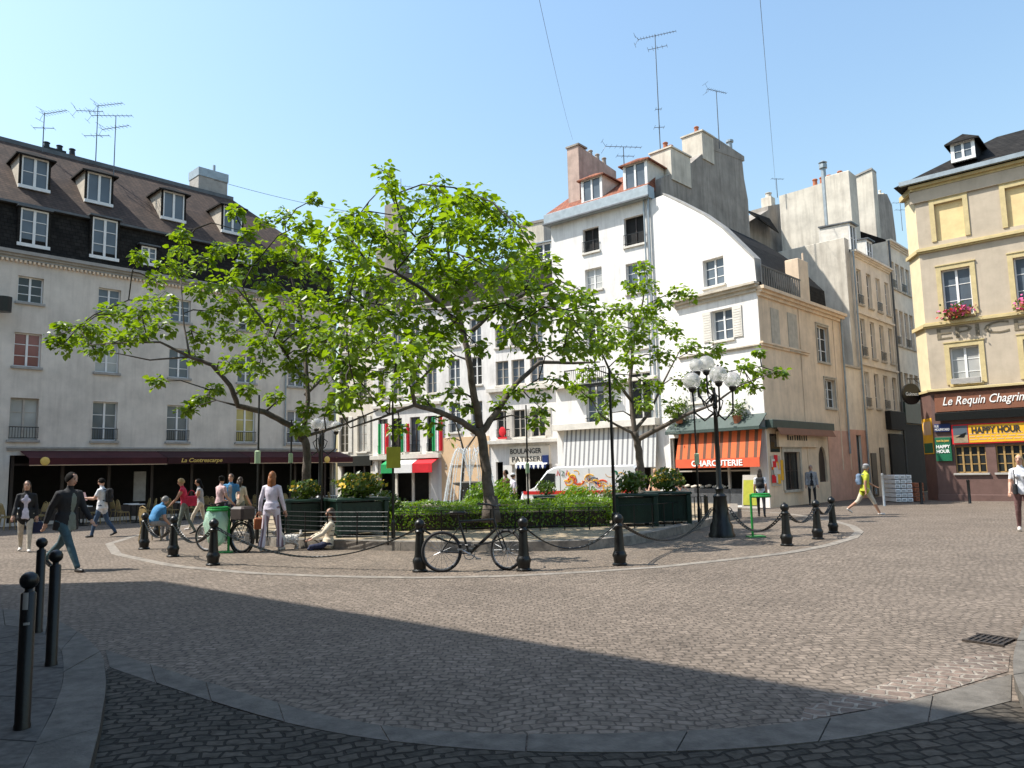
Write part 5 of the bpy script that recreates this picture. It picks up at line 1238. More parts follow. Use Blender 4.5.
bush('rounded_shrub','loose shrub at the left end of the hedges beside a planter',386,20.8,.5,1.0,1000,'shrub',24,size=.05)
bush('rounded_shrub','reddish green shrub in the bed between hedge and van',610,24.8,.45,.9,700,'shrub',25,size=.05)
def planter(label,px,Y,w,h,rz,seed,d=None):
    d=d or w; x,y=xy(px,Y); t=thing('planter_box',label,'planter',tuple(on(x,y,KH-.02)),rz,'dark green planters')
    mb=MB(); a=w/2; b=d/2
    mb.box(-a+.06,a-.06,-b+.06,b-.06,.08,h-.04); mb.build('panel',M['dgreen'],t)
    mb=MB()
    for k in range(int(w/.14)):
        xx=-a+.12+k*.14; mb.box(xx,xx+.1,-b+.045,-b+.06,.16,h-.16); mb.box(xx,xx+.1,b-.06,b-.045,.16,h-.16)
    for k in range(int(d/.14)):
        yy=-b+.12+k*.14; mb.box(-a+.045,-a+.06,yy,yy+.1,.16,h-.16); mb.box(a-.06,a-.045,yy,yy+.1,.16,h-.16)
    mb.build('slats',M['dgreen'],t)
    for sx in (-1,1):
        for sy in (-1,1):
            mb=MB(); mb.bbox(sx*a-.06,sx*a+.06,sy*b-.06,sy*b+.06,0,h,.015); mb.build('corner_post',M['dgreen'],t)
    mb=MB(); mb.bbox(-a-.09,a+.09,-b-.09,b+.09,h+.001,h+.06,.015); mb.build('rim',M['dgreen'],t)
    return on(x,y,KH+h)
planter('dark green planter box left of the one behind the seated woman',307,19.3,1.05,.82,R(25),1)
bush('flowering_shrub','yellow flowering plant in the leftmost dark green planter',307,19.3,.42,.5,500,'shrub',31,up=KH+.84,size=.06,flowers='flowery')
planter('dark green planter box behind the seated woman',356,18.6,1.15,.84,R(28),2)
bush('flowering_shrub','wide yellow flowering plant in the planter behind the seated woman',359,18.6,.62,.62,1000,'shrub',32,up=KH+.86,size=.06,flowers='flowery')
planter('dark green planter box left half of the pair right of the hedges',634,19.9,1.0,.76,R(-8),3)
bush('flowering_shrub','thin leafy plant in the left planter of the right hand pair',631,19.9,.4,.6,420,'shrub',33,up=KH+.78,size=.06)
planter('dark green planter box right half of the pair right of the hedges',666,20.4,1.1,.78,R(-12),4)
bush('flowering_shrub','yellow flowering plant in the rightmost dark green planter',666,20.4,.5,.62,620,'shrub',34,up=KH+.8,size=.06,flowers='flowery')
planter('small dark green planter in front of the van',549,25.5,.95,.62,0,5)
bush('flowering_shrub','reddish leafed plant in the small planter in front of the van',546,25.5,.35,.5,300,'shrub',35,up=KH+.64,size=.05)
# plants on the canopy above the orange awning
for px,py,l in ((679,416,'green bush on the canopy above the orange awning, left one'),(737,413,'small green bush in a red pot on the canopy above the orange awning')):
    u,z=fWR.at(px,py,-.3); w=fWR.pt(u,-.3); rn=random.Random(px)
    t=thing('potted_shrub',l,'shrub',(w.x,w.y,fWR.z0+fWR.z(px,424,-.3)+.02),0); mb=MB(); mb.lathe([(.14,0),(.2,.3),(.22,.3),(.2,.34)],10,(0,0,0)); mb.build('pot',M['terracotta'],t)
    mb=MB()
    for k in range(500 if px<700 else 260):
        r=.62 if px<700 else .4; v=Vector((rn.gauss(0,.5),rn.gauss(0,.35),rn.gauss(0,.4)))*r; leaf(mb,Vector((0,0,.6))+v,v+Vector((0,0,.01)),Vector((rn.gauss(0,.5),0,1)),.11)
    mb.build('leaves',M['shrub'],t)
# ================================================================ fountain
x,y=xy(470,24.8+1.6); t=thing('fountain','round fountain throwing fans of white water behind the hedges','fountain',tuple(on(x,y,KH-.02)))
mb=MB(); mb.lathe([(1.7,0),(1.75,.45),(1.68,.5),(1.5,.5),(1.45,.3),(.3,.3),(.25,1.0),(.6,1.1),(.62,1.16),(.1,1.2)],28); mb.build('basin',M['granite'],t)
wm,wnt,wb=nodes('falling water'); wb.inputs['Base Color'].default_value=(.85,.88,.9,1); wb.inputs['Roughness'].default_value=.15; wb.inputs['Alpha'].default_value=.55
rn=random.Random(4)
mb=MB()
for k in range(16):
    a=2*math.pi*k/16+rn.uniform(-.05,.05); q=[]
    for i in range(12):
        s=i/11; r=.95*s; z=1.2+1.15*math.sin(math.pi*.5*min(1,s*2.2)) if s<.45 else 2.35-2.0*((s-.45)/.55)**1.7; q.append((r*math.cos(a),r*math.sin(a),z))
    mb.tube(q,[.008+.016*i/11 for i in range(12)],5)
    for i in range(26):
        p=Vector(q[rn.randint(4,11)])+Vector((rn.gauss(0,.07),rn.gauss(0,.07),rn.gauss(0,.1))); mb.sphere(p,rn.uniform(.008,.02),5)
mb.build('water_jet',wm,t)
mb=MB(); mb.lathe([(1.44,.42),(.01,.425)],28); mb.build('water',M['glassb'],t)
# ================================================================ bollards and chains
def iron_bollard(label,p):
    t=thing('iron_bollard',label,'bollard',tuple(p),random.uniform(0,1),'cast iron bollards round the island')
    mb=MB(); mb.lathe([(.125,0),(.13,.03),(.10,.05),(.11,.13),(.125,.17),(.11,.21),(.095,.24)],12); smooth_by_angle(mb.build('base',M['iron'],t))
    mb=MB(); mb.lathe([(.093,.235),(.085,.3),(.066,.62),(.08,.635),(.08,.66),(.066,.675)],12); smooth_by_angle(mb.build('shaft',M['iron'],t))
    mb=MB(); mb.lathe([(.064,.672),(.056,.70),(.078,.73),(.088,.765),(.082,.80),(.055,.835),(.025,.85),(.025,.862),(.005,.868)],12); smooth_by_angle(mb.build('head',M['iron'],t))
    return t
BP=[(144,549.5,'iron bollard at the left tip of the island, start of the chain'),(173,557,'iron bollard second along the chain left of the green bin'),(213,565.5,'iron bollard standing right in front of the green bin'),(420,572,'iron bollard at the rear wheel of the leaning bicycle'),(524,571,'iron bollard at the front wheel of the leaning bicycle'),(620,565.5,'lone iron bollard in front of the hedge, between bicycle and lamp'),(787,546,'nearest iron bollard of the three right of the lamp'),(818,539.5,'middle iron bollard of the three right of the lamp'),(833.5,533,'far iron bollard of the three right of the lamp'),(157,536,'far iron bollard seen behind the leftmost chain'),(250,541,'far iron bollard behind the dark bicycle by the bin'),(652,524,'iron bollard half hidden at the right planters')]
bp=None; BW=[]
for px,py,l in BP[:11]:
    w=G(px,py); BW.append(w)
    if bp is None: bp=iron_bollard(l,w)
    else: dup(bp,tuple(w),random.uniform(0,1),l)
def chain(label,a,b,sag,group='chains between the bollards'):
    a=a+Vector((0,0,.72)); b=b+Vector((0,0,.72))
    t=thing('hanging_chain',label,'chain',tuple(a),0,group); mb=MB(); L=(b-a).length+sag*.6; n=int(L/.10); 
    for i in range(n):
        s0=i/n; s1=(i+1)/n
        def q(s): v=a.lerp(b,s); v.z-=sag*4*s*(1-s); return v-a
        p0,p1=q(s0),q(s1); m=(p0+p1)/2; d=(p1-p0).normalized(); up=Vector((0,0,1)) if i%2 else d.cross(Vector((0,0,1))).normalized()
        s_=d.cross(up).normalized() if i%2 else up
        h=.068; wv=.042; pts=[m+d*h*math.cos(x)+s_*wv*math.sin(x) for x in [k*math.pi/4 for k in range(9)]]
        mb.tube(pts,.0115,5)
    mb.build('links',M['iron'],t); return t
chain('chain from the leftmost bollard to its neighbour',BW[0],BW[1],.38)
chain('chain from the second bollard towards the one before the bin',BW[1],BW[2],.36)
chain('long chain sagging to the ground in front of the seated woman',BW[2],BW[3],.52)
chain('chain hanging behind the leaning bicycle',BW[3],BW[4],.3)
chain('chain between the bicycle and the lone bollard by the hedge',BW[4],BW[5],.40)
lampw=G(722,537)
chain('chain sagging from the lone bollard to the street lamp',BW[5],lampw+Vector((-.2,0,-.05)),.5)
chain('chain from the street lamp to the nearest bollard on its right',lampw+Vector((.2,0,-.05)),BW[6],.48)
chain('chain between the near and middle bollards right of the lamp',BW[6],BW[7],.30)
chain('short chain between the two far bollards right of the lamp',BW[7],BW[8],.22)
# slim round headed posts
def post(label,p,h,r,mat='iron',ball=True,group=None):
    t=thing('slim_post',label,'bollard',tuple(p),0,group); mb=MB(); mb.lathe([(r*1.1,-.05),(r*1.1,.02),(r,.03),(r,h-.13),(r*.8,h-.12)],14); smooth_by_angle(mb.build('shaft',M[mat],t))
    if ball: mb=MB(); mb.lathe([(r*.75,h-.125),(r*.55,h-.115),(r*.55,h-.09)],12); mb.sphere((0,0,h-.053),.053,14); mb.build('ball',M[mat],t,smooth=True)
    else: mb=MB(); mb.lathe([(r*1.15,h-.12),(r*1.15,h-.03),(r*.5,h)],12); mb.build('cap',M[mat],t)
    return t
for px,py,top,l in ((22,728,582,'nearest slim ball headed post on the left pavement, with worn stickers'),(51,665,556,'second slim ball headed post on the left pavement'),(37.5,632,542,'farthest slim ball headed post on the left pavement')):
    w=G(px,py,.1); h=(py-top)/F*w.y*1.005; o=post(l,w,h,.042,group='ball headed posts on the left pavement')
    if px==22:
        mb=MB()
        for a0,z0_,z1_,wd in ((-1.7,.69,.79,.7),(-1.5,.60,.615,.8)):
            for k in range(4): a=a0+wd*k/4; b=a0+wd*(k+1)/4; mb.add([(.0435*math.cos(a),.0435*math.sin(a),z0_),(.0435*math.cos(b),.0435*math.sin(b),z0_),(.0435*math.cos(b),.0435*math.sin(b),z1_),(.0435*math.cos(a),.0435*math.sin(a),z1_)],[(0,1,2,3)])
        mb.build('sticker',M['stoneg'],o)
for px,py,top,l,mt in ((884.5,506,474,'pale topped post beside the man in the yellow shirt','metal'),(922,504,482,'slim dark post in front of the white crates','iron'),(970,503.5,480,'slim dark post before the brown shopfront','iron')):
    w=G(px,py); post(l,w,(py-top)/F*w.y,.055,mt,False,'posts along the right pavement')
# ================================================================ street lamps
def street_lamp(label,w,h,globes,s=1.0,rz=0):
    t=thing('street_lamp',label,'street lamp',tuple(w),rz)
    mb=MB(); mb.lathe([(.30,-.03),(.31,.06),(.27,.12),(.26,.28),(.21,.36),(.15,.9),(.165,.95),(.12,1.0)],14); smooth_by_angle(mb.build('base',M['iron'],t))
    mb=MB(); mb.lathe([(.10,.99),(.085,1.05),(.11,1.12),(.065,1.2),(.048,h-.5),(.065,h-.48),(.04,h-.3),(.03,h)],12); smooth_by_angle(mb.build('pole',M['iron'],t))
    gm=M['globe']
    for (x,y,z,r) in globes:
        if abs(x)+abs(y)>.01:
            mb=MB(); mb.tube([(0,0,z-.75),(x*.5,y*.5,z-.95),(x*.95,y*.95,z-.75),(x,y,z-.2)],[.028,.026,.024,.022],7); mb.tube([(0,0,z-.3),(x*.45,y*.45,z-.5),(x*.3,y*.3,z-.7),(0,0,z-.8)],.016,6); mb.build('arm',M['iron'],t)
        mb=MB(); mb.lathe([(.03,-.28),(.08,-.24),(.10,-.16),(.07,-.14)],10,(x,y,z)); mb.sphere((x,y,z+r*1.02),.03,8); f_=mb.build('fitting',M['iron'],t)
        mb=MB(); mb.sphere((x,y,z),r,20); mb.build('globe',gm,f_,smooth=True)
    return t
gm,gnt,gb=nodes('lamp globe'); gb.inputs['Base Color'].default_value=(.7,.7,.68,1); gb.inputs['Roughness'].default_value=.12; gb.inputs['Transmission Weight'].default_value=.45; gb.inputs['IOR'].default_value=1.15; gb.inputs['Alpha'].default_value=.62; gb.inputs['Coat Weight'].default_value=.6; M['globe']=gm
def lz(px,py,Y): return P(px,py,Y).z-gz(Y)
YL=lampw.y; zg=lz(717,372,YL); k=YL/F
street_lamp('tall black street lamp with a cluster of five clear globes, right of the planters',lampw,lz(716,400,YL)+.3,[(-22*k,0,lz(694,381,YL),.21),(18*k,-.05,lz(734,380,YL),.2),(0,-.42,lz(717,377,YL),.21),(-3*k,.35,lz(714,362,YL),.21),(-14*k,.25,lz(702,364,YL),.17)])
w=P(320,470,26); w=on(w.x,w.y,0)
street_lamp('farther street lamp half hidden behind the left tree trunk',w,lz(320,430,26),[(-.55,0,lz(312,428,26),.2),(.55,0,lz(330,427,26),.2),(0,-.5,lz(321,425,26),.2),(0,.5,lz(321,424,26),.2)])
# ================================================================ thin poles with small boxes in the garden
def pole(label,px,Y,ytop,ybox,box='palegreen',bs=(.11,.30),r=.03,up=KH):
    x,y=xy(px,Y); t=thing('garden_pole',label,'pole',tuple(on(x,y,up)),0,'thin poles in the garden'); H=P(px,ytop,Y).z-gz(Y)-up
    mb=MB(); mb.tube([(0,0,-.1),(0,0,H)],[r,r*.7],8); mb.lathe([(r*1.6,0),(r*1.6,.35),(r,.4)],8); mb.build('shaft',M['iron'],t)
    if box:
        z=P(px,ybox,Y).z-gz(Y)-up; mb=MB(); mb.bbox(-bs[0]/2,bs[0]/2,-.10,.02,z-bs[1]/2,z+bs[1]/2,.02); mb.build('box',M[box],t)
    return t
pole('thin black pole with a pale green box left of the leftmost planter',258,17.8,395,457)
pole('thin black pole with a small box behind the leftmost planter',291,20.6,420,458,'palegreen',(.1,.26))
pole('thin black pole near the left tree trunk',322,18.8,430,0,None)
t=pole('thin black pole carrying a yellowish green placard left of the hedges',393,17.2,385,0,None)
w=P(393.5,457.5,17.05); pl_=thing('placard','yellowish green square placard tied to the pole left of the hedges','sign',(w.x,w.y,w.z),R(4)); mb=MB(); mb.bbox(-.16,.16,-.012,.012,-.24,.24,.01); mb.build('board',M['poster'],pl_)
mb=MB(); mb.box(-.12,.12,.013,.05,-.04,.0); mb.box(-.12,.12,.013,.05,.12,.16); mb.build('clip',M['iron'],pl_)
pole('thin black pole with a pale green box beside the middle tree',527.5,21.5,405,468)
pole('thicker black pole rising from the right end of the hedges',613,18.3,368,0,None,r=.045)
pole('thin black pole with a white green box between planters and lamp',697,20.0,405,459)
# ================================================================ low iron fences
def fence(label,pts,h,rails,step,up=KH,r=.012,group='low iron fences round the garden'):
    pts=[Vector((p[0],p[1])) for p in pts]; a=pts[0]; t=thing('iron_fence',label,'fence',tuple(on(a.x,a.y,up)),0,group); o=on(a.x,a.y,up)
    for i in range(rails):
        z=h*(1-i*(.82/max(1,rails-1))); mb=MB(); mb.tube([on(p.x,p.y,up+z)-o for p in pts],r*.75,6); mb.build('rail',M['iron'],t)
    for q in resample(pts,step): mb=MB(); v=on(q.x,q.y,up)-o; mb.tube([v-Vector((0,0,.08)),v+Vector((0,0,h))],r*1.3,6); mb.build('post',M['iron'],t)
    return t
ins=[bi[k] for k in range(len(bi))]
def kpath(ts):   # along the inner edge of the front kerb
    front=bi[0:8]; out=[]
    for t_ in ts:
        k=min(6,int(t_)); out.append(front[k].lerp(front[k+1],t_-k))
    return out
pz=[g2(x,y,KH) for x,y in ((250,536),(282,538),(320,540.5),(352,541),(388,541.5))]
fence('low dark iron fence in front of the left planters',pz,.62,6,.75)
pz=[g2(x,y,KH) for x,y in ((392,540),(450,541),(520,541.5),(580,541),(612,539))]
fence('low thin iron fence in front of the box hedge',[Vector((*xy(x,18.6),)) for x in (392,450,520,580,612)],.52,2,.62)
fence('low iron fence section wrapping the right planters',[Vector(xy(614,18.5)),Vector(xy(655,18.9)),Vector(xy(688,20.4))],.55,2,.5)
fence('barred iron fence at the far right end of the garden',[Vector(xy(686,21.3)),Vector(xy(706,21.8)),Vector(xy(703,23.6))],.62,2,.14)
# ================================================================ green bin stands
def bin_stand(label,w,bag,rz=0):
    t=thing('bin_stand',label,'litter bin',tuple(w),rz)
    mb=MB(); mb.tube([(.24,0,0),(.24,0,.98)],.028,8); mb.bbox(-.02,.36,-.14,.14,0,.035,.01); mb.build('post',M['green'],t)
    mb=MB(); mb.torus((0,0,.93),.21,.03,24,8,axis='z'); mb.lathe([(.215,.92),(.215,.99),(.19,1.0),(.19,.92)],20); mb.build('ring',M['green'],t)
    if bag:
        mb=MB(); n=22; secs=[]
        vs=[];fs=[];rows_=9
        for i in range(rows_):
            z=.93-.80*i/(rows_-1); r=.205+.05*math.sin(i*.55)-(.12 if i==rows_-1 else 0)
            for j in range(n):
                a=2*math.pi*j/n; rr=r*(1+.07*math.sin(5*a+i)+.04*math.sin(11*a-i*1.7)); vs.append((rr*math.cos(a)-.02,rr*math.sin(a),z))
        for i in range(rows_-1):
            for j in range(n): q=(j+1)%n; fs.append((i*n+j,i*n+q,(i+1)*n+q,(i+1)*n+j))
        fs.append(tuple((rows_-1)*n+j for j in range(n)))
        mb.add(vs,fs); bm_,bnt,bb_=nodes('translucent green bag'); bb_.inputs['Base Color'].default_value=(.45,.72,.55,1); bb_.inputs['Roughness'].default_value=.3; bb_.inputs['Alpha'].default_value=.8; bb_.inputs['Transmission Weight'].default_value=.2
        mb.build('bag',bm_,t,smooth=True)
    return t
w=G(217,553); bin_stand('bright green bin stand holding a pale green plastic bag, behind an iron bollard',w,True,R(5))
w=G(763,537); bin_stand('empty bright green bin stand right of the street lamp',w,False,R(185))
# ================================================================ bicycles
def bicycle(name,label,w,rz,frame,steer=0,lean=0,bags=False,s=1.0):
    t=thing(name,label,'bicycle',tuple(w),rz); t.rotation_euler=(R(lean),0,rz)
    Rw=.33; xb,xf=-.53,.53
    def wheel(x,T=None):
        mb=MB(); mb.torus((0,0,0),Rw-.024,.026,30,8); 
        TT=Matrix.Translation((x,0,Rw))@(Matrix.Rotation(T,4,'Z') if T else Matrix())
        mb.v=[TT@v for v in mb.v]; wo=mb.build('wheel',M['rubber'],t,smooth=True)
        mb=MB(); mb.torus((0,0,0),Rw-.045,.012,30,6); mb.tube([(0,-.05,0),(0,.05,0)],.025,10)
        for k in range(16):
            a=2*math.pi*k/16; mb.tube([(0,.03*(-1)**k,0),((Rw-.05)*math.cos(a),0,(Rw-.05)*math.sin(a))],.0028,4)
        mb.v=[TT@v for v in mb.v]; mb.build('rim',M['metal'],wo)
    wheel(xb); wheel(xf,R(steer))
    bb=(-.08,0,.28); seat=(-.24,0,.80); head=(.33,0,.82); headb=(.37,0,.68)
    mb=MB()
    for a,b,r in ((bb,seat,.02),(seat,head,.02),(bb,headb,.026),(head,headb,.024)): mb.tube([a,b],r,8)
    for sg in (-.05,.05): mb.tube([bb,(xb,sg,Rw)],.010,6); mb.tube([(-.22,sg*.3,.74),(xb,sg,Rw)],.009,6)
    mb.build('frame',M[frame],t)
    mb=MB(); TT=Matrix.Translation((.37,0,0))@Matrix.Rotation(R(steer),4,'Z')@Matrix.Translation((-.37,0,0))
    for sg in (-.05,.05): mb.tube([(.385,sg*.5,.66),(.44,sg,.55),(xf,sg,Rw)],.012,6,0,TT)
    mb.build('fork',M[frame],t)
    mb=MB(); mb.tube([(.33,0,.82),(.31,0,1.04)],.018,8,0,TT); mb.tube([(.22,-.31,1.08),(.34,-.15,1.06),(.36,0,1.03),(.34,.15,1.06),(.22,.31,1.08)],.017,7,0,TT)
    mb.build('handlebar',M['iron'],t)
    mb=MB(); mb.tube([(-.235,0,.79),(-.265,0,.92)],.013,8); mb.loft([(-.26,0,.92,.13,.06),(-.265,0,.945,.15,.08),(-.27,0,.97,.13,.07)],12); mb.build('saddle',M['iron'],t)
    mb=MB(); mb.tube([(-.08,-.06,.28),(-.08,.06,.28)],.03,10); mb.torus((-.08,.05,.28),.09,.008,18,6); mb.tube([(-.08,.06,.28),(.06,.08,.2)],.011,6); mb.tube([(-.08,-.06,.28),(-.22,-.08,.36)],.011,6)
    mb.box(.02,.11,.08,.17,.185,.21); mb.box(-.27,-.18,-.17,-.08,.345,.37); mb.build('crankset',M['metal'],t)
    if bags:
        mb=MB(); mb.tube([(-.30,0,.70),(-.75,0,.72)],.012,6)
        for sg in (-1,1): mb.tube([(-.72,sg*.05,.72),(xb,sg*.05,Rw)],.008,5)
        mb.build('rack',M['iron'],t)
        mb=MB(); mb.bbox(-.75,-.35,-.2,.2,.73,1.0,.05); mb.build('pannier_basket',M['trimd'],t)
        mb=MB(); mb.torus((0,0,0),Rw+.03,.014,24,6); mb.v=[Vector((xb+v.x,v.y*2.2,Rw+v.z)) for v in mb.v if True]; mb.build('mudguard',M['iron'],t)
    return t
wa=G(441,572.5); wb_=G(508,570.5); m=(wa+wb_)/2; d=(wb_-wa); 
bicycle('bicycle','black bicycle leaning on its stand between two iron bollards, front wheel turned',m,math.atan2(d.y,d.x),'iron',steer=-38,lean=-5)
wa=G(206,551); wb_=G(243,553.5); m=(wa+wb_)/2
bicycle('bicycle','dark bicycle with a rear basket standing behind the green bin',m,math.atan2((wa-wb_).y,(wa-wb_).x)+R(8),'iron',steer=10,bags=True)
# ================================================================ delivery van
pv=line_at(520,32.6); pe=line_at(637,31.2); dv=(pe-pv).normalized(); 
t=thing('delivery_van','white delivery van with a red stripe and coloured drawings, parked behind the fountain','van',tuple(on(pv.x,pv.y,0)),math.atan2(dv.y,dv.x))
LV=(pe-pv).length; wv=1.85; HV=P(590,465.5,31.4).z-gz(31.4)
prof=[(.02,.35),(.0,.62),(.08,.78),(.62,1.02),(1.18,HV-.18),(1.5,HV-.02),(1.8,HV),(LV-.12,HV),(LV,HV-.12),(LV,.35)]
mb=MB(); b_=.08
def ringp(y,ins): 
    cx=LV/2; cz=HV*.55
    return [(cx+(x-cx)*(1-ins*.03),y,cz+(z-cz)*(1-ins*.06)) for x,z in prof]
secs=[ringp(.0,1),ringp(b_,0),ringp(wv-b_,0),ringp(wv,1)]; n=len(prof); vs=[v for s_ in secs for v in s_]; fs=[]
for i in range(3):
    for j in range(n): q=(j+1)%n; fs.append((i*n+j,i*n+q,(i+1)*n+q,(i+1)*n+j))
fs+= [tuple(range(n))[::-1],tuple(3*n+j for j in range(n))]
mb.add(vs,fs); smooth_by_angle(mb.build('body',M['vanwhite'],t),30)
mb=MB(); mb.slab([(.70,-.012,1.06),(1.52,-.012,1.08),(1.55,-.012,HV-.3),(1.2,-.012,HV-.28)],(0,.01,0)); mb.build('side_window',M['glass'],t)
mb=MB(); mb.slab([(.63,.2,1.045),(1.13,.2,HV-.22),(1.13,wv-.2,HV-.22),(.63,wv-.2,1.045)],(-.02,0,.012)); mb.build('windscreen',M['glass'],t)
mb=MB(); mb.box(.12,LV-.02,-.010,.02,.72,.86); mb.build('red_stripe',M['vanred'],t)
mb=MB(); mb.bbox(-.08,.25,.05,wv-.05,.3,.55,.04); mb.build('bumper',M['zincdark'],t)
for y_ in (.12,wv-.4): mb=MB(); mb.bbox(-.01,.12,y_,y_+.28,.66,.84,.03); mb.build('headlight',M['glassb'],t)
mb=MB(); mb.bbox(1.0,1.12,-.2,-.02,1.05,1.3,.02); mb.build('wing_mirror',M['iron'],t)
mb=MB(); mb.box(1.75,1.77,-.006,.01,.4,HV-.12); mb.box(3.0,3.02,-.006,.01,.4,HV-.12); mb.build('door_seam',M['zincdark'],t)
for x_ in (.85,LV-1.0):
    for y_ in (.12,wv-.12):
        mb=MB(); mb.tube([(x_,y_-.1,.32),(x_,y_+.1,.32)],.32,20); wo=mb.build('wheel',M['rubber'],t); mb=MB(); mb.tube([(x_,y_-.115,.32),(x_,y_+.115,.32)],.19,16); mb.build('rim',M['metal'],wo)
rn=random.Random(9); cols_=['yellow','orangeplain','vanred','signgreen','signblue','glassb']
for k in range(36):
    mb=MB(); x_=rn.uniform(1.95,LV-.4); z_=rn.uniform(.95,HV-.25); a0=rn.uniform(0,6); r_=rn.uniform(.10,.30)
    pts=[(x_+r_*math.cos(a0+i*.5)*(1-.05*i),-.0,z_+r_*.7*math.sin(a0+i*.5)*(1-.05*i)) for i in range(rn.randint(5,11))]
    mb.tube(pts,rn.choice((.02,.03,.045)),5,flat=.6); mb.build('painted_swirl',M[rn.choice(('yellow','yellow','goldpale','orangeplain') if k%4 else cols_)],t)
for i,(ch,mt) in enumerate((('1','vanred'),('2','signgreen'),('1','vanred'))):
    mb=MB(); x_=1.62+.2*i; mb.tube([(x_,-.0,1.5),(x_+.05,-.0,1.72),(x_+.12,-.0,1.5)] if i!=1 else [(x_,-.0,1.7),(x_+.12,-.0,1.66),(x_,-.0,1.5),(x_+.14,-.0,1.5)],.022,5,flat=.5); mb.build('painted_swirl',M[mt],t)
# ================================================================ crates by the ochre building
def crate_stack(label,x0,x1,y0,y1,Y,mat,depth,rz,skew=0,nx=2,nz=6):
    a=P(x0,(y0+y1)/2,Y); b=P(x1,(y0+y1)/2,Y); w=(b-a).length; h=P((x0+x1)/2,y0,Y).z-P((x0+x1)/2,y1,Y).z
    loc=on(a.x,a.y,0); k=0
    for i in range(nx):
        for j in range(nz):
            ww=w/nx; hh=h/nz
            t=thing('stacked_crate',label,'crate',(loc.x+math.cos(rz)*ww*i,loc.y+math.sin(rz)*ww*i,loc.z+hh*j),rz+R(random.uniform(-1.2,1.2)),label.split(',')[0].replace('white plastic crate','white crates stacked').replace('reddish wooden crate','reddish crates stacked'))
            mb=MB(); mb.bbox(.015,ww-.015,0,depth,.03,hh-.012,.01); mb.build('body',M[mat],t)
            mb=MB()
            for q in range(3): xx=.05+(ww-.1)*q/3; mb.box(xx,xx+(ww-.1)/3-.03,-.006,.004,hh*.3,hh*.72)
            mb.build('vent_slots',M['iron'],t); k+=1
crate_stack('white plastic crate, one of the tall stack beside the brown shop corner',895,912,472.5,500,33.2,'flagwhite',1.3,R(-4),nx=3,nz=6)
crate_stack('reddish wooden crate, one of the low pile between white crates and shop corner',915,926,480,499,33.4,'terracotta',.8,R(14),nx=2,nz=4)
w=G(960,507.5)
# ================================================================ drain grate, food sign
w=G(990,641); t=thing('drain_grate','rusty iron drain grate beside the right kerb','grate',(w.x,w.y,w.z+.012),R(40)); mb=MB()
mb.box(-.16,.16,-.14,.14,-.05,-.002); mb.build('pit',M['black'],t); mb=MB()
for k in range(7): y_=-.135+.045*k; mb.box(-.16,.16,y_-.009,y_+.009,-.002,.006)
mb.box(-.18,-.155,-.16,.16,-.01,.008); mb.box(.155,.18,-.16,.16,-.01,.008); mb.box(-.01,.01,-.15,.15,-.001,.005); mb.build('bars',M['rust'],t)
u,z=fWR.at(742,497,-1.6); w=fWR.pt(u,-1.0); t=thing('pavement_board','painted menu board standing under the right end of the orange awning','sign',(w.x,w.y,gz(w.y)),fWR.rz); mb=MB(); mb.slab([(-.38,-.1,.02),(.38,-.1,.02),(.38,.06,1.35),(-.38,.06,1.35)],(0,.03,0)); mb.build('board',M['trimg'],t)
mb=MB(); mb.slab([(-.32,-.098,.15),(.32,-.098,.15),(.32,.02,1.15),(-.32,.02,1.15)],(0,-.012,.0)); mb.build('picture',M['poster'],t)
# ================================================================ cafe terrace
def bistro_chair(label,w,rz):
    t=thing('bistro_chair',label,'chair',tuple(w),rz,'wicker terrace chairs')
    mb=MB(); mb.loft([(0,0,.43,.19,.19),(0,0,.445,.205,.205),(0,0,.46,.19,.19)],14); mb.build('seat',M['wicker'],t)
    for sx,sy in ((-1,-1),(1,-1),(-1,1),(1,1)): mb=MB(); mb.tube([(sx*.15,sy*.15,.44),(sx*.19,sy*.2,0)],.014,6); mb.build('leg',M['wicker'],t)
    mb=MB(); q=[(-.18,.16,.44),(-.19,.21,.7),(-.12,.24,.9),(0,.25,.94),(.12,.24,.9),(.19,.21,.7),(.18,.16,.44)]; mb.tube(q,.015,6); mb.build('back_frame',M['wicker'],t)
    mb=MB(); mb.slab([(-.17,.195,.56),(.17,.195,.56),(.17,.225,.78),(.1,.24,.88),(-.1,.24,.88),(-.17,.225,.78)],(0,.012,0)); mb.build('backrest',M['wicker'],t); return t
def bistro_table(label,w):
    t=thing('bistro_table',label,'table',tuple(w),0,'small round terrace tables'); mb=MB(); mb.lathe([(.30,.71),(.31,.72),(.31,.735),(.29,.74)],20); mb.build('tabletop',M['stonew'],t)
    mb=MB(); mb.lathe([(.03,.03),(.025,.71)],10); mb.build('leg',M['iron'],t); mb=MB(); mb.lathe([(.2,0),(.2,.02),(.04,.05)],12); mb.build('base',M['iron'],t); return t
rn=random.Random(6); bc_=bt_=None
lab_c='wicker bistro chair of the shaded cafe terrace under the maroon awning'; lab_t='small round table of the shaded cafe terrace under the maroon awning'
u=fL.u(5,480)
uend=fL.u(345,480); k=0
while u<uend:
    for row,yy in enumerate((-2.9,-1.5)):
        p=fL.pt(u+.3*row,yy)
        w=on(p.x,p.y,0)
        if bt_ is None: bt_=bistro_table(lab_t,w)
        else: dup(bt_,tuple(w),0,lab_t)
        for dx,rz in ((-.52,R(90)),(.52,R(-90))):
            q=fL.pt(u+.3*row+dx,yy+rn.uniform(-.1,.1)); w=on(q.x,q.y,0); rr=fL.rz+rz+rn.uniform(-.4,.4)
            if bc_ is None: bc_=bistro_chair(lab_c,w,rr)
            else: dup(bc_,tuple(w),rr,lab_c)
    u+=1.95; k+=1
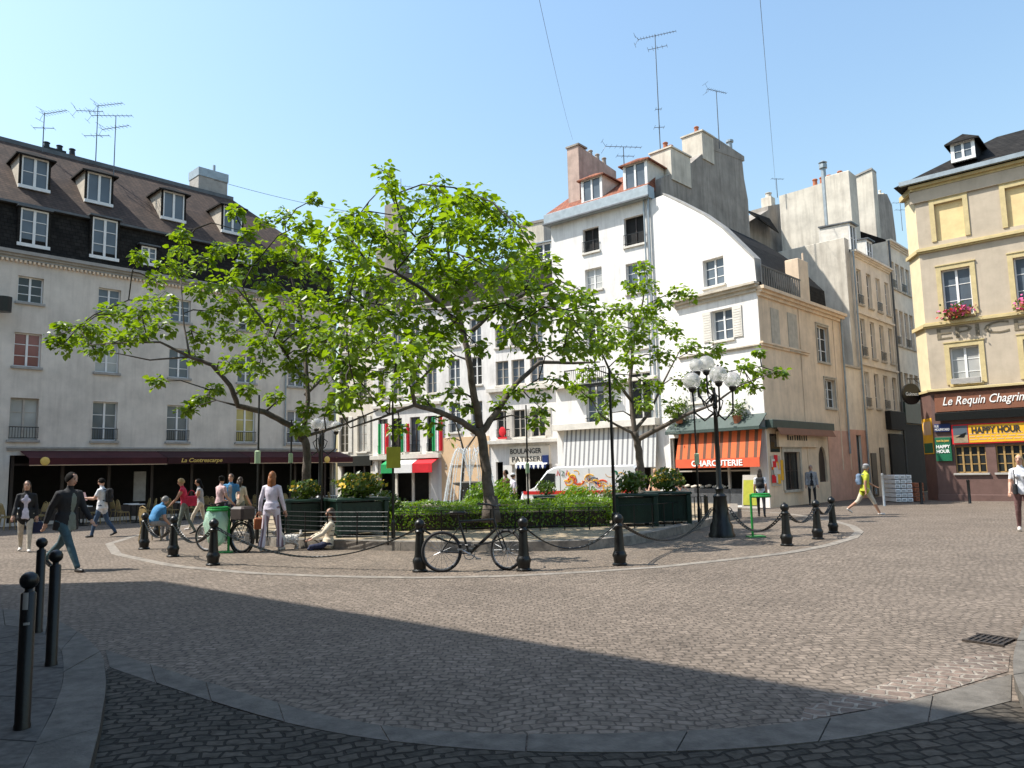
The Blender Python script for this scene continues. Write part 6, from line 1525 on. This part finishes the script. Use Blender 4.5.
# ================================================================ people
PM={}
def cm(name,col,rough=.85):
    if name not in PM: PM[name]=pm('cloth '+name,col,rough,.2,7,.75,11)
    return PM[name]
SKIN=pm('skin',(.52,.30,.21),.55,.08,8,.05,60); SKINT=pm('tanned skin',(.40,.21,.13),.55,.08,8,.05,60)
EYE=pm('eye dark',(.03,.02,.015),.3,0,3,0); LIP=pm('lips',(.38,.12,.10),.5,0,3,0)
def rem(mb,vox,it=3):
    """one continuous skin over overlapping volumes"""
    me=bpy.data.meshes.new('tmp'); me.from_pydata([tuple(v) for v in mb.v],[],mb.f); o=bpy.data.objects.new('tmp',me); COL.objects.link(o)
    md=o.modifiers.new('r','REMESH'); md.mode='VOXEL'; md.voxel_size=vox
    s=o.modifiers.new('s','SMOOTH'); s.factor=.5; s.iterations=it
    bpy.context.view_layer.update()
    out=bpy.data.meshes.new_from_object(o.evaluated_get(bpy.context.evaluated_depsgraph_get()))
    nv=len(out.vertices); co=np.empty(nv*3,np.float32); out.vertices.foreach_get('co',co); co=co.reshape(-1,3)
    fs=[tuple(p.vertices) for p in out.polygons]
    bpy.data.objects.remove(o); bpy.data.meshes.remove(me); bpy.data.meshes.remove(out)
    return co,fs
def person(label,px,py,h,face,pose,C,hair,fem=False,vox=.016,up=0.0,group=None,at=None,hidden=False):
    """pose: lean, legs ((swing,knee[,abduct]) L,R), arms ((swing,abduct,elbow[,inward]) L,R), head yaw/pitch, seat height
       C: shirt, sleeve (0 none .. 1 long), trousers, leg (0 bare .. 1 long), shoes, flare, bulk, hem, jacket"""
    w=at if at is not None else G(px,py,up); s=h/1.75
    t=thing('person',label,'person',tuple(w),R(face),group)
    X=lambda a: Matrix.Rotation(a,3,'X')
    skin=SKINT if C.get('tan') else SKIN
    bulk=C.get('bulk',1.0); fl=C.get('flare',1.0)
    hipw=.092 if not fem else .088; shw=(.185 if not fem else .162)
    pz=pose.get('seat',None); lean=R(abs(pose.get('lean',0)))*pose.get('ls',1)
    pel=Vector((0,0,.93)); B=[]      # bones: a,b,radius,material index
    mats=[skin,C['shirt'],C['trousers'],C['shoes'],EYE,LIP,C.get('inner',C['shirt'])]
    raw=MB(); feet=[]
    for sd,(sw,kn,*rest) in zip((1,-1),pose['legs']):
        ab=R(rest[0]) if rest else R(2); tw=R(rest[1]) if len(rest)>1 else 0
        def dirv(a,b): return Vector((sd*math.sin(b)*math.cos(a) ,-math.sin(a),-math.cos(a)*math.cos(b)))
        hip=pel+Vector((sd*hipw,0,-.02)); a=R(sw)
        knee=hip+dirv(a,ab).normalized()*.44; sh=a-R(kn); ank=knee+dirv(sh,ab*.3-tw*sd).normalized()*.42
        fa=max(-.3,min(R(35),-(sh)*.0)) ; fd=Vector((sd*.22,-1,0)).normalized()
        if pz is None and sh<-.35: fd=Vector((sd*.1,-math.cos(-sh-.25),-math.sin(-sh-.25)))   # trailing foot up on its toes
        toe=ank+fd*.17+Vector((0,0,-.045)); heel=ank-fd*.055+Vector((0,0,-.045))
        lw=C.get('lw',1.0); L=C['leg']
        rT=[.086*lw*(1.05 if fem else 1),.073*lw,.056*(lw if L>.4 else 1)]
        raw.tube([hip+Vector((0,0,.05)),hip.lerp(knee,.45),knee],rT,12)
        k2=lw*fl if L>.8 else 1
        raw.tube([knee,knee.lerp(ank,.35),knee.lerp(ank,.8),ank],[rT[2],.054*(lw if L>.8 else 1),.043*k2,.042*k2],12)
        raw.tube([heel,ank+fd*.03+Vector((0,0,-.04)),toe.lerp(ank,.25)+Vector((0,0,-.01)),toe],[.034,.043,.041,.026],10,flat=.85)
        B+= [(hip,knee.lerp(hip,.0) if L>.4 else hip.lerp(knee,max(.3,L*2)),.08,2)]
        if L<=.4: B.append((hip.lerp(knee,max(.3,L*2)+.12),knee,.06,0))
        if L>.8: B.append((knee,ank+(knee-ank)*.06,.06,2))
        elif L>.4: B+= [(knee,knee.lerp(ank,.18),.06,2),(knee.lerp(ank,.36),ank,.05,0)]
        else: B.append((knee,ank,.05,0))
        B+= [(heel,toe,.05,3),(ank+fd*.05+Vector((0,0,-.03)),toe,.05,3)]
        feet+= [toe.z-.028,heel.z-.034]
    up_=X(lean)
    def U(v): return pel+up_@Vector(v)
    wst=.125 if fem else .14
    secs=[(-.10,.135,.105),(-.03,.165*(1.03 if fem else 1),.115),(.06,.158,.11),(.17,wst,.098),(.30,.152 if fem else .165,.115),(.40,.158 if fem else .183,.11),(.475,.150 if fem else .172,.088),(.51,.09,.065),(.535,.055,.055)]
    tor=[(0,-.0,z,rx*bulk,ry*bulk) for z,rx,ry in secs]
    T=Matrix.Translation(pel)@up_.to_4x4()
    raw.loft(tor,18,0,T)
    if C.get('hem'):
        hm=C['hem']; raw.loft([(0,0,-hm,.185*bulk,.135*bulk),(0,0,-.05,.18*bulk,.13*bulk),(0,0,.12,.16*bulk,.115*bulk)],18,0,T)
    if fem:
        for sg in (-1,1): raw.sphere((sg*.075,-.085,.335),.062,10,0,T)
    neck0=U((0,.0,.50)); neck1=U((0,-.015,.60)); raw.tube([neck0,neck1,U((0,-.02,.64))],[.062,.052,.05],12)
    tz=.20 if fem else .17
    B+= [(U((0,0,-.02-(C.get('hem') or 0)*.9)),U((0,0,.47)),.15*bulk,1),(U((-shw,0,.46)),U((shw,0,.46)),.07,1),(U((0,-.02,.535)),U((0,-.02,.68)),.06,0)]
    if C.get('inner'):
        iq=[(-.13,-.12),(-.13,.05),(-.118,.17),(-.13,.30),(-.13,.40),(-.10,.49)]
        B+= [(U((0,a*bulk,b)),U((0,c*bulk,d)),.088,6) for (a,b),(c,d) in zip(iq,iq[1:])]
    if C.get('low'): B.append((U((0,-.09,.50)),U((0,-.11,.44)),.06,0))
    B.append((U((-.08,0,-.09)),U((.08,0,-.09)),.12,2 if not C.get('hem') else 1))
    hands=[]
    for sd,(sw,ab,el,*rest) in zip((1,-1),pose['arms']):
        inw=R(rest[0]) if rest else 0
        a=R(sw); sho=U((sd*shw,0,.455)); d=up_@Vector((sd*math.sin(R(ab)),-math.sin(a)*math.cos(R(ab)),-math.cos(a)*math.cos(R(ab)))); elb=sho+d.normalized()*.285
        e=a+R(el); d2=up_@Vector((sd*math.sin(R(ab)*.6-inw),-math.sin(e)*math.cos(inw),-math.cos(e)*math.cos(inw))); wr=elb+d2.normalized()*.25
        jw=C.get('jw',1.0); S=C['sleeve']
        raw.tube([U((sd*(shw-.06),0,.465)),sho,sho.lerp(elb,.5),elb],[.06,.058*jw,.049*(jw if S>.2 else 1),.042*(jw if S>.5 else 1)],12)
        raw.tube([elb,elb.lerp(wr,.35),wr],[.042*(jw if S>.5 else 1),.041*(jw if S>.8 else 1),.029*(1.15*jw if S>.8 else 1)],12)
        sl=min(1,S*2)
        if S>0: B.append((sho,sho.lerp(elb,sl*.97),.055,1))
        if sl<1: B.append((sho.lerp(elb,max(.12,sl+.08)),elb,.045,0))
        if S>.5: B.append((elb,elb.lerp(wr,(S-.5)*2*.98),.04,1))
        if S<=.5: B.append((elb,wr,.04,0))
        hd=d2.normalized(); side=Vector((sd,0,0)); side=(side-hd*side.dot(hd)).normalized(); nrm=hd.cross(side).normalized()
        pal=wr+hd*.05; raw.tube([wr-hd*.02,wr+hd*.03,wr+hd*.085],[.027,.036,.034],10,flat=.62); B.append((wr+hd*.015,wr+hd*.09,.04,0)); hands.append((wr,hd,side,nrm,sd))
    # head
    hy,hp=pose.get('head',(0,0)); HT=Matrix.Translation(U((0,-.02,.70)))@(up_.to_4x4() if abs(lean)<.6 else Matrix.Rotation(lean*.5,4,'X'))@Matrix.Rotation(R(hy),4,'Z')@Matrix.Rotation(R(hp),4,'X')
    raw.loft([(0,-.012,-.112,.030,.036),(0,-.012,-.095,.047,.058),(0,-.006,-.05,.063,.080),(0,0,0,.072,.094),(0,.004,.05,.073,.096),(0,.004,.085,.06,.08),(0,.004,.108,.035,.05),(0,.004,.115,.01,.015)],16,0,HT)
    raw.tube([(0,-.088,.012),(0,-.108,-.022),(0,-.088,-.036)],[.011,.018,.012],8,0,HT)
    for sg in (-1,1): raw.sphere((sg*.074,.012,-.008),.022,8,0,HT,sc=(.45,.8,1.25))
    hc=HT@Vector((0,0,0)); B.append((HT@Vector((0,0,-.09)),HT@Vector((0,0,.09)),.085,0))
    co,fs=rem(raw,vox)
    nfoot=min(feet)
    # material per face from the nearest bone
    fc=np.array([co[list(f)].mean(0) for f in fs]); best=np.full(len(fs),1e9); mi=np.zeros(len(fs),int)
    for a,b,r,m in B:
        a_=np.array(a);d=np.array(b)-a_; L2=max(1e-9,(d*d).sum()); tt=np.clip(((fc-a_)@d)/L2,0,1); ds=np.linalg.norm(fc-(a_+tt[:,None]*d),axis=1)-r*.9
        k=ds<best; best[k]=ds[k]; mi[k]=m
    body=MB(); body.add([Vector(map(float,c)) for c in co],fs); body.m=[int(x) for x in mi]
    for wr,hd,side,nrm,sd in hands:           # five bent fingers, thumb from the side of the palm
        for k,(o_,l) in enumerate(((-.024,.066),(-.008,.075),(.008,.070),(.023,.055))):
            p=wr+hd*.085+side*o_; c=-nrm*sd*.0; q=[p-hd*.02,p+hd*l*.45,p+hd*l*.8+nrm*.018,p+hd*l*.95+nrm*.034]; body.tube(q,[.0088,.0085,.0075,.006],6,0)
        p=wr+hd*.025-side*.026; body.tube([p,p-side*.024+hd*.03+nrm*.008,p-side*.022+hd*.06+nrm*.02],[.012,.010,.007],6,0)
    for sg in (-1,1):
        body.sphere((sg*.030,-.083,.012),.010,8,4,HT,sc=(1.3,.6,.7)); body.tube([(sg*.016,-.090,.031),(sg*.046,-.080,.031)],.004,5,4,HT)
    body.tube([(-.022,-.083,-.062),(0,-.089,-.063),(.022,-.083,-.062)],.0055,5,5,HT)
    # stand on the ground
    dz=(-nfoot) if pz is None else pz-.93
    Sc=Matrix.Diagonal((s,s,s,1))@Matrix.Translation((0,0,dz)); t['_']=0; del t['_']
    body.v=[Sc@v for v in body.v]; bo=body.build('body',mats,t,smooth=True)
    ht,hm,*hr=hair
    if ht:
        hb=MB(); rn=random.Random(len(label))
        n=18; rows_=11; vs=[]
        def hs_(th,ph): # th 0 top.. pi
            v=Vector((math.sin(th)*math.cos(ph),math.sin(th)*math.sin(ph),math.cos(th))); k=1.0+.07*noise.noise(v*4+Vector((len(label),0,0)))
            return Vector((v.x*.083*k,v.y*.106*k+.008,v.z*.124*k+.0))
        for i in range(rows_):
            for j in range(n):
                ph=2*math.pi*j/n; front=max(0,-math.sin(ph)); lim=math.pi*(.63-.33*front**1.2); th=lim*i/(rows_-1)
                vs.append(hs_(th,ph))
        f2=[(i*n+j,i*n+(j+1)%n,(i+1)*n+(j+1)%n,(i+1)*n+j) for i in range(rows_-1) for j in range(n)]
        hb.add(vs,f2,0,HT)
        if ht in('long','mid','pony'):
            Lh={'long':.34,'mid':.16,'pony':.26}[ht]; wd=.085 if ht!='pony' else .035
            secs=[(0,.045,.03,wd*.9,.06),(0,.065,-.08,wd*1.05,.055),(0,.085,-.08-Lh*.45,wd*1.15,.05),(0,.095,-.08-Lh*.85,wd*.95,.04),(0,.095,-.08-Lh,wd*.5,.02)]
            k0=len(hb.v); hb.loft(secs,14,0,HT)
            for i in range(k0,len(hb.v)): v=hb.v[i]; hb.v[i]=v+Vector((noise.noise(v*14),noise.noise(v*14+Vector((5,0,0))),noise.noise(v*9)))*.018
        if ht=='bun': hb.sphere((0,.10,.06),.05,10,0,HT)
        hb.v=[Sc@v for v in hb.v]; hb.build('hair',hm,t,smooth=True)
    if C.get('cap'):
        mb=MB(); mb.loft([(0,.004,.04,.082,.105),(0,.004,.08,.078,.098),(0,.004,.115,.05,.065),(0,.004,.128,.01,.01)],16,0,HT); mb.loft([(0,-.10,.040,.07,.075),(0,-.10,.047,.07,.075)],14,0,HT); mb.v=[Sc@v for v in mb.v]; mb.build('cap',C['cap'],t,smooth=True)
    if C.get('shoulder_strap'): pass
    Mx=MATX[t.name]
    J=dict(hands=[Mx@(Sc@(wr+hd*.06)) for wr,hd,*_ in hands],back=Mx@(Sc@U((0,.13,.30))),chest=Mx@(Sc@U((0,0,.3))),s=s,rot=R(face),lean=lean)
    return t,J
def backpack(label,J,mat,w=.28,h=.42,d=.15):
    t=thing('backpack',label,'backpack',tuple(J['back']),J['rot']); mb=MB(); raw=MB(); raw.bbox(-w/2,w/2,0,d,-h/2,h/2,.05); raw.sphere((0,d*.7,-.06),.12,10,sc=(1,.7,.9)); co,fs=rem(raw,.018,4); mb.add([Vector(map(float,c)) for c in co],fs); mb.build('bag',mat,t,smooth=True)
    for sg in (-1,1): mb=MB(); mb.tube([(sg*.09,.0,h*.40),(sg*.10,-.10,h*.46),(sg*.11,-.235,h*.25),(sg*.115,-.22,-.05),(sg*.12,-.02,-.17)],.016,6); mb.build('strap',mat,t)
def handbag(label,p,mat,w=.22,h=.2,d=.09,strap=.22,rz=0):
    t=thing('handbag',label,'bag',tuple(p-Vector((0,0,strap+h))),rz); raw=MB(); raw.bbox(-w/2,w/2,-d/2,d/2,0,h,.03); mb=MB(); co,fs=rem(raw,.014,3); mb.add([Vector(map(float,c)) for c in co],fs); mb.build('bag',mat,t,smooth=True)
    mb=MB(); mb.tube([(-w*.38,0,h-.02),(-w*.2,0,h+strap*.8),(0,0,h+strap+.01),(w*.2,0,h+strap*.8),(w*.38,0,h-.02)],.009,6); mb.build('handle',mat,t)
BLK=cm('black',(.018,.018,.02)); JEAN=cm('blue jeans',(.045,.08,.14)); TEAL=cm('teal jeans',(.05,.10,.12)); WHT=cm('white',(.72,.72,.74)); BEI=cm('beige',(.52,.45,.35)); LIL=cm('lilac white',(.68,.62,.70)); RED=cm('red',(.55,.03,.07)); PINK=cm('pink',(.62,.42,.42)); BLU=cm('blue',(.06,.22,.42)); LIME=cm('lime yellow',(.45,.48,.04)); GRY=cm('grey',(.30,.30,.31)); BRN=cm('brown',(.16,.07,.05)); NAVY=cm('navy',(.02,.025,.06)); CREAM=cm('cream',(.68,.58,.44)); MAR=cm('plum brown',(.17,.09,.085)); OLV=cm('grey green',(.17,.19,.16)); LBL=cm('pale blue',(.14,.20,.29))
HB=pm('black hair',(.008,.007,.006),.8,.2,9,.2,60,spec=.12); HBR=cm('brown hair',(.05,.028,.015),.5); HBL=cm('fair hair',(.42,.27,.11),.5); HRD=cm('auburn hair',(.28,.10,.03),.5); HGY=cm('grey hair',(.20,.19,.18),.5)
STR=stripem('striped trousers',(.62,.55,.60),(.20,.13,.15),.075,'X',.5)
SHO=cm('dark shoes',(.03,.025,.022),.5); SHW=cm('pale shoes',(.6,.55,.5),.6); SHR=cm('red shoes',(.45,.03,.05),.6)
walk=lambda a=26,k=30: ((a,6),(-a*.8,k))
t,J=person('man in a black jacket and blue jeans striding right, near the left posts',64,571,1.86,72,dict(lean=5,legs=((-30,22),(30,2)),arms=((26,7,16),(-24,8,12)),head=(8,4)),dict(shirt=BLK,sleeve=1,trousers=TEAL,leg=1,shoes=SHO,bulk=1.18,hem=.16,jw=1.3,lw=1.12,inner=OLV),('short',HB),vox=.014)
t,J=person('woman in a white top and open dark jacket with pale trousers at far left',24,552,1.66,28,dict(legs=walk(15,16),arms=((-8,10,20),(8,12,24)),head=(0,0)),dict(shirt=BLK,inner=LIL,sleeve=1,trousers=BEI,leg=1,shoes=SHW,bulk=1.08,hem=.12,lw=1.1,jw=1.15),('mid',HBR),True)
handbag('blue bag carried by the woman in the open dark jacket',J['hands'][0],NAVY,.26,.26,.1,.08,R(20))
t,J=person('man in a white t-shirt and jeans reading a paper, before the cafe terrace',101,537,1.74,-82,dict(legs=walk(18,22),lean=2,arms=((30,6,70),(26,6,74)),head=(0,18)),dict(shirt=WHT,sleeve=.28,trousers=JEAN,leg=1,shoes=SHO,bulk=1.12,lw=1.12,jw=1.25,hem=.1),('short',HB))
backpack('dark backpack worn by the man in the white t-shirt',J,BLK)
pp=J['hands'][0]*.5+J['hands'][1]*.5; o=thing('folded_paper','pinkish paper held by the man in the white t-shirt','paper',tuple(pp),R(-82)); mb=MB(); mb.slab([(-.11,-.02,-.08),(.11,-.02,-.08),(.11,-.1,.16),(-.11,-.1,.16)],(0,.008,.003)); mb.build('sheet',PINK,o)
w=on(*xy(153,20.5),0)
t,J=person('person in a bright blue shirt sitting bent forward at the cafe terrace',0,0,1.72,150,dict(seat=.52,lean=34,legs=((82,88),(80,80)),arms=((35,8,40),(30,8,45)),head=(0,-10)),dict(shirt=BLU,sleeve=.3,trousers=GRY,leg=1,shoes=SHO,bulk=1.15),('short',HGY),at=w)
dup(bc_,tuple(w+Vector((-.05,.05,0))),R(150),'wicker bistro chair under the seated person in the blue shirt')
t,J=person('fair haired woman in a red top reaching forward, left of the green bin',184,535,1.68,-78,dict(lean=9,legs=walk(14,18),arms=((34,4,18),(-8,8,24)),head=(0,8)),dict(shirt=RED,sleeve=0,trousers=OLV,leg=1,shoes=SHO,low=1,tan=1),('short',HBL),True)
handbag('red shoulder bag of the fair haired woman in red',J['chest']+Vector((.22,.05,.12)),RED,.32,.3,.14,.16,R(20))
t,J=person('dark haired woman in a grey vest and pale trousers leaning forward',200,531,1.66,-70,dict(lean=-6,legs=((30,16),(-12,14)),arms=((22,4,40),(14,8,30)),head=(0,5)),dict(shirt=GRY,sleeve=0,trousers=BEI,leg=1,shoes=SHW,low=1,tan=1),('mid',HB),True)
t,J=person('dark haired woman in a pink top behind the green bin',219,535,1.70,150,dict(lean=-4,legs=((4,4),(-4,6)),arms=((20,10,50),(10,14,40)),head=(20,0)),dict(shirt=PINK,sleeve=.25,trousers=BLK,leg=1,shoes=SHO),('bun',HB),True)
t,J=person('person in a blue top facing the viewer among the group at the bin',230,533,1.76,10,dict(legs=((3,2),(-3,3)),arms=((10,12,60),(14,10,62)),head=(-10,0)),dict(shirt=BLU,sleeve=.3,trousers=NAVY,leg=1,shoes=SHO,inner=GRY),('short',HBR))
t,J=person('person in a cream shirt with back turned, right end of the group',239,532,1.66,170,dict(legs=((3,2),(-3,3)),arms=((12,10,30),(10,10,30)),head=(0,0)),dict(shirt=CREAM,sleeve=.4,trousers=OLV,leg=1,shoes=SHO),('mid',HBR),True)
t,J=person('auburn haired woman in a lilac white jumper and striped flared trousers with a dog',271,551,1.73,172,dict(legs=((-8,5,7),(7,3,9)),arms=((-5,17,16),(3,15,14)),head=(12,-6)),dict(shirt=LIL,sleeve=1,trousers=STR,leg=1,shoes=SHW,lw=1.1,flare=1.7,bulk=1.02,jw=1.15,hem=.02),('long',HRD),True,vox=.014)
hl=J['hands']; lft=min(hl,key=lambda v:v.x); rgt=max(hl,key=lambda v:v.x)
handbag('rust brown handbag held low by the auburn haired woman',lft+Vector((0,0,.03)),cm('rust leather',(.30,.09,.03),.5),.24,.26,.1,.12,R(15))
# dog
dw=G(289,549.5); o=thing('small_dog','small fluffy white dog beside the striped trousers','dog',tuple(dw),R(-60)); raw=MB()
raw.tube([(0,-.17,.23),(0,-.08,.22),(0,.08,.23),(0,.19,.24)],[.08,.105,.098,.085],12)
raw.tube([(0,-.15,.26),(0,-.22,.36)],[.07,.065],10); raw.sphere((0,-.25,.40),.075,12); raw.tube([(0,-.29,.385),(0,-.355,.37)],[.045,.03],8)
for sg in (-1,1):
    raw.sphere((sg*.06,-.22,.40),.035,8,sc=(.6,.8,1.5))
    raw.tube([(sg*.055,-.14,.2),(sg*.055,-.145,.1),(sg*.055,-.15,.02),(sg*.055,-.18,.02)],[.045,.036,.03,.026],8)
    raw.tube([(sg*.06,.15,.22),(sg*.06,.10,.14),(sg*.06,.18,.09),(sg*.06,.165,.02),(sg*.06,.13,.02)],[.065,.05,.034,.03,.026],8)
raw.tube([(0,.20,.27),(0,.27,.34),(0,.25,.42)],[.03,.035,.02],8)
co,fs=rem(raw,.012,2); mb=MB(); rn=random.Random(8)
mb.add([Vector(map(float,c))+Vector((noise.noise(Vector(map(float,c))*38),noise.noise(Vector(map(float,c))*38+Vector((7,0,0))),noise.noise(Vector(map(float,c))*38+Vector((0,7,0)))))*.022 for c in co],fs)
mb.sphere((0,-.36,.378),.014,8,1)
for sg in (-1,1): mb.sphere((sg*.032,-.315,.42),.010,8,1)
mb.build('body',[pm('white fur',(.72,.68,.62),.95,.15,25,.8,90),EYE],o,smooth=True)
a=dw+Vector((.02,0,.33)); o=thing('dog_lead','thin dark lead from the hand of the striped trousers woman to her dog','lead',tuple(rgt)); mb=MB(); mb.tube([Vector((0,0,0)),(a-rgt)*.5+Vector((.05,0,-.1)),a-rgt],.007,5); mb.build('strap',M['iron'],o)
# seated woman on the ground
w=G(328,549.5)
t,J=person('woman in a cream jacket sitting cross legged on the paving against the kerb',0,0,1.68,-68,dict(seat=.13,lean=6,ls=-1,legs=((86,118,10,8),(72,122,24,10)),arms=((38,8,22),(34,10,26)),head=(0,4)),dict(shirt=CREAM,sleeve=1,trousers=NAVY,leg=1,shoes=SHR,jw=1.2,bulk=1.05,hem=.04),('mid',HBR),True,vox=.014,at=w)
# people around the far pavements
w=on(*xy(506,27.5),0); person('person in a dark brown top walking behind the fountain, beside the middle trunk',0,0,1.75,-60,dict(legs=walk(16,16),arms=((10,8,30),(-10,8,20))),dict(shirt=BRN,sleeve=.4,trousers=BLK,leg=1,shoes=SHO,tan=1),('short',HB),at=w,vox=.02)
w=on(*xy(512.5,28),0); person('person with a white cap and lilac top behind the fountain',0,0,1.62,120,dict(legs=walk(12,12),arms=((10,8,30),(-10,8,20))),dict(shirt=LIL,sleeve=.4,trousers=NAVY,leg=1,shoes=SHO,cap=WHT),('short',HBR),True,at=w,vox=.02)
w=on(*xy(637,29.8),0); person('dark dressed person standing behind the right planters by the van',0,0,1.74,20,dict(legs=((2,2),(-2,2)),arms=((6,8,30),(-6,8,20))),dict(shirt=BLK,sleeve=1,trousers=BLK,leg=1,shoes=SHO),('short',HB),at=w,vox=.02)
w=on(*xy(655,29.0),0); person('fair haired person in a peach top seen over the right planters',0,0,1.66,-30,dict(legs=((2,2),(-2,2)),arms=((6,8,40),(6,8,40))),dict(shirt=cm('peach',(.62,.36,.24)),sleeve=.3,trousers=BEI,leg=1,shoes=SHO),('long',HBL),True,at=w,vox=.02)
w=on(*xy(677,29.4),0); person('person in a salmon top beside the left end of the charcuterie',0,0,1.68,40,dict(legs=walk(10,10),arms=((6,8,40),(6,8,40))),dict(shirt=cm('salmon',(.6,.26,.2)),sleeve=.2,trousers=JEAN,leg=1,shoes=SHO),('mid',HB),True,at=w,vox=.02)
t,J=person('person in a white top and dark trousers walking under the orange awning',762,517,1.58,160,dict(lean=-4,legs=((20,8),(-14,16)),arms=((10,8,25),(-5,8,20)),head=(0,0)),dict(shirt=WHT,sleeve=.3,trousers=BLK,leg=1,shoes=SHO),('mid',HBR),True)
backpack('black backpack on the walker under the orange awning',J,BLK,.26,.36,.14)
person('man in a pale grey jacket standing at the street corner beside the tan wall',813,505,1.68,-15,dict(legs=((4,2),(-4,4)),arms=((4,8,14),(2,8,14)),head=(-10,0)),dict(shirt=GRY,inner=BLK,sleeve=1,trousers=BLK,leg=1,shoes=SHO,bulk=1.1,hem=.1,jw=1.2),('short',HGY),vox=.018)
t,J=person('man in a lime yellow t-shirt, beige shorts and cap striding right',867,515,1.72,82,dict(lean=-5,legs=((-28,26),(27,4)),arms=((30,8,34),(-14,8,18)),head=(0,2)),dict(shirt=LIME,sleeve=.32,trousers=BEI,leg=.42,shoes=SHW,bulk=1.14,lw=1.25,hem=.1,jw=1.3,cap=GRY,tan=1),('short',HGY),vox=.016)
backpack('small blue backpack on the man in the lime t-shirt',J,LBL,.26,.36,.14)
hd=J['hands'][0]; o=thing('water_bottle','clear bottle carried by the man in the lime t-shirt','bottle',tuple(hd-Vector((0,0,.25)))); mb=MB(); mb.lathe([(.03,0),(.033,.02),(.033,.15),(.015,.2),(.015,.23)],10); mb.build('body',M['glassb'],o,smooth=True); mb=MB(); mb.lathe([(.017,.231),(.017,.25)],8); mb.build('cap',M['letterw'],o)
t,J=person('woman in a white t-shirt and plum trousers cut by the right edge',1026,532,1.74,-32,dict(legs=walk(13,14),arms=((14,9,24),(0,10,40)),head=(-14,0)),dict(shirt=WHT,sleeve=.3,trousers=MAR,leg=1,shoes=SHW,lw=1.1),('mid',HBL),True,vox=.015)
handbag('dark shoulder bag of the woman at the right edge',J['chest']+Vector((-.2,-.08,.16)),BLK,.2,.24,.09,.3,R(60))
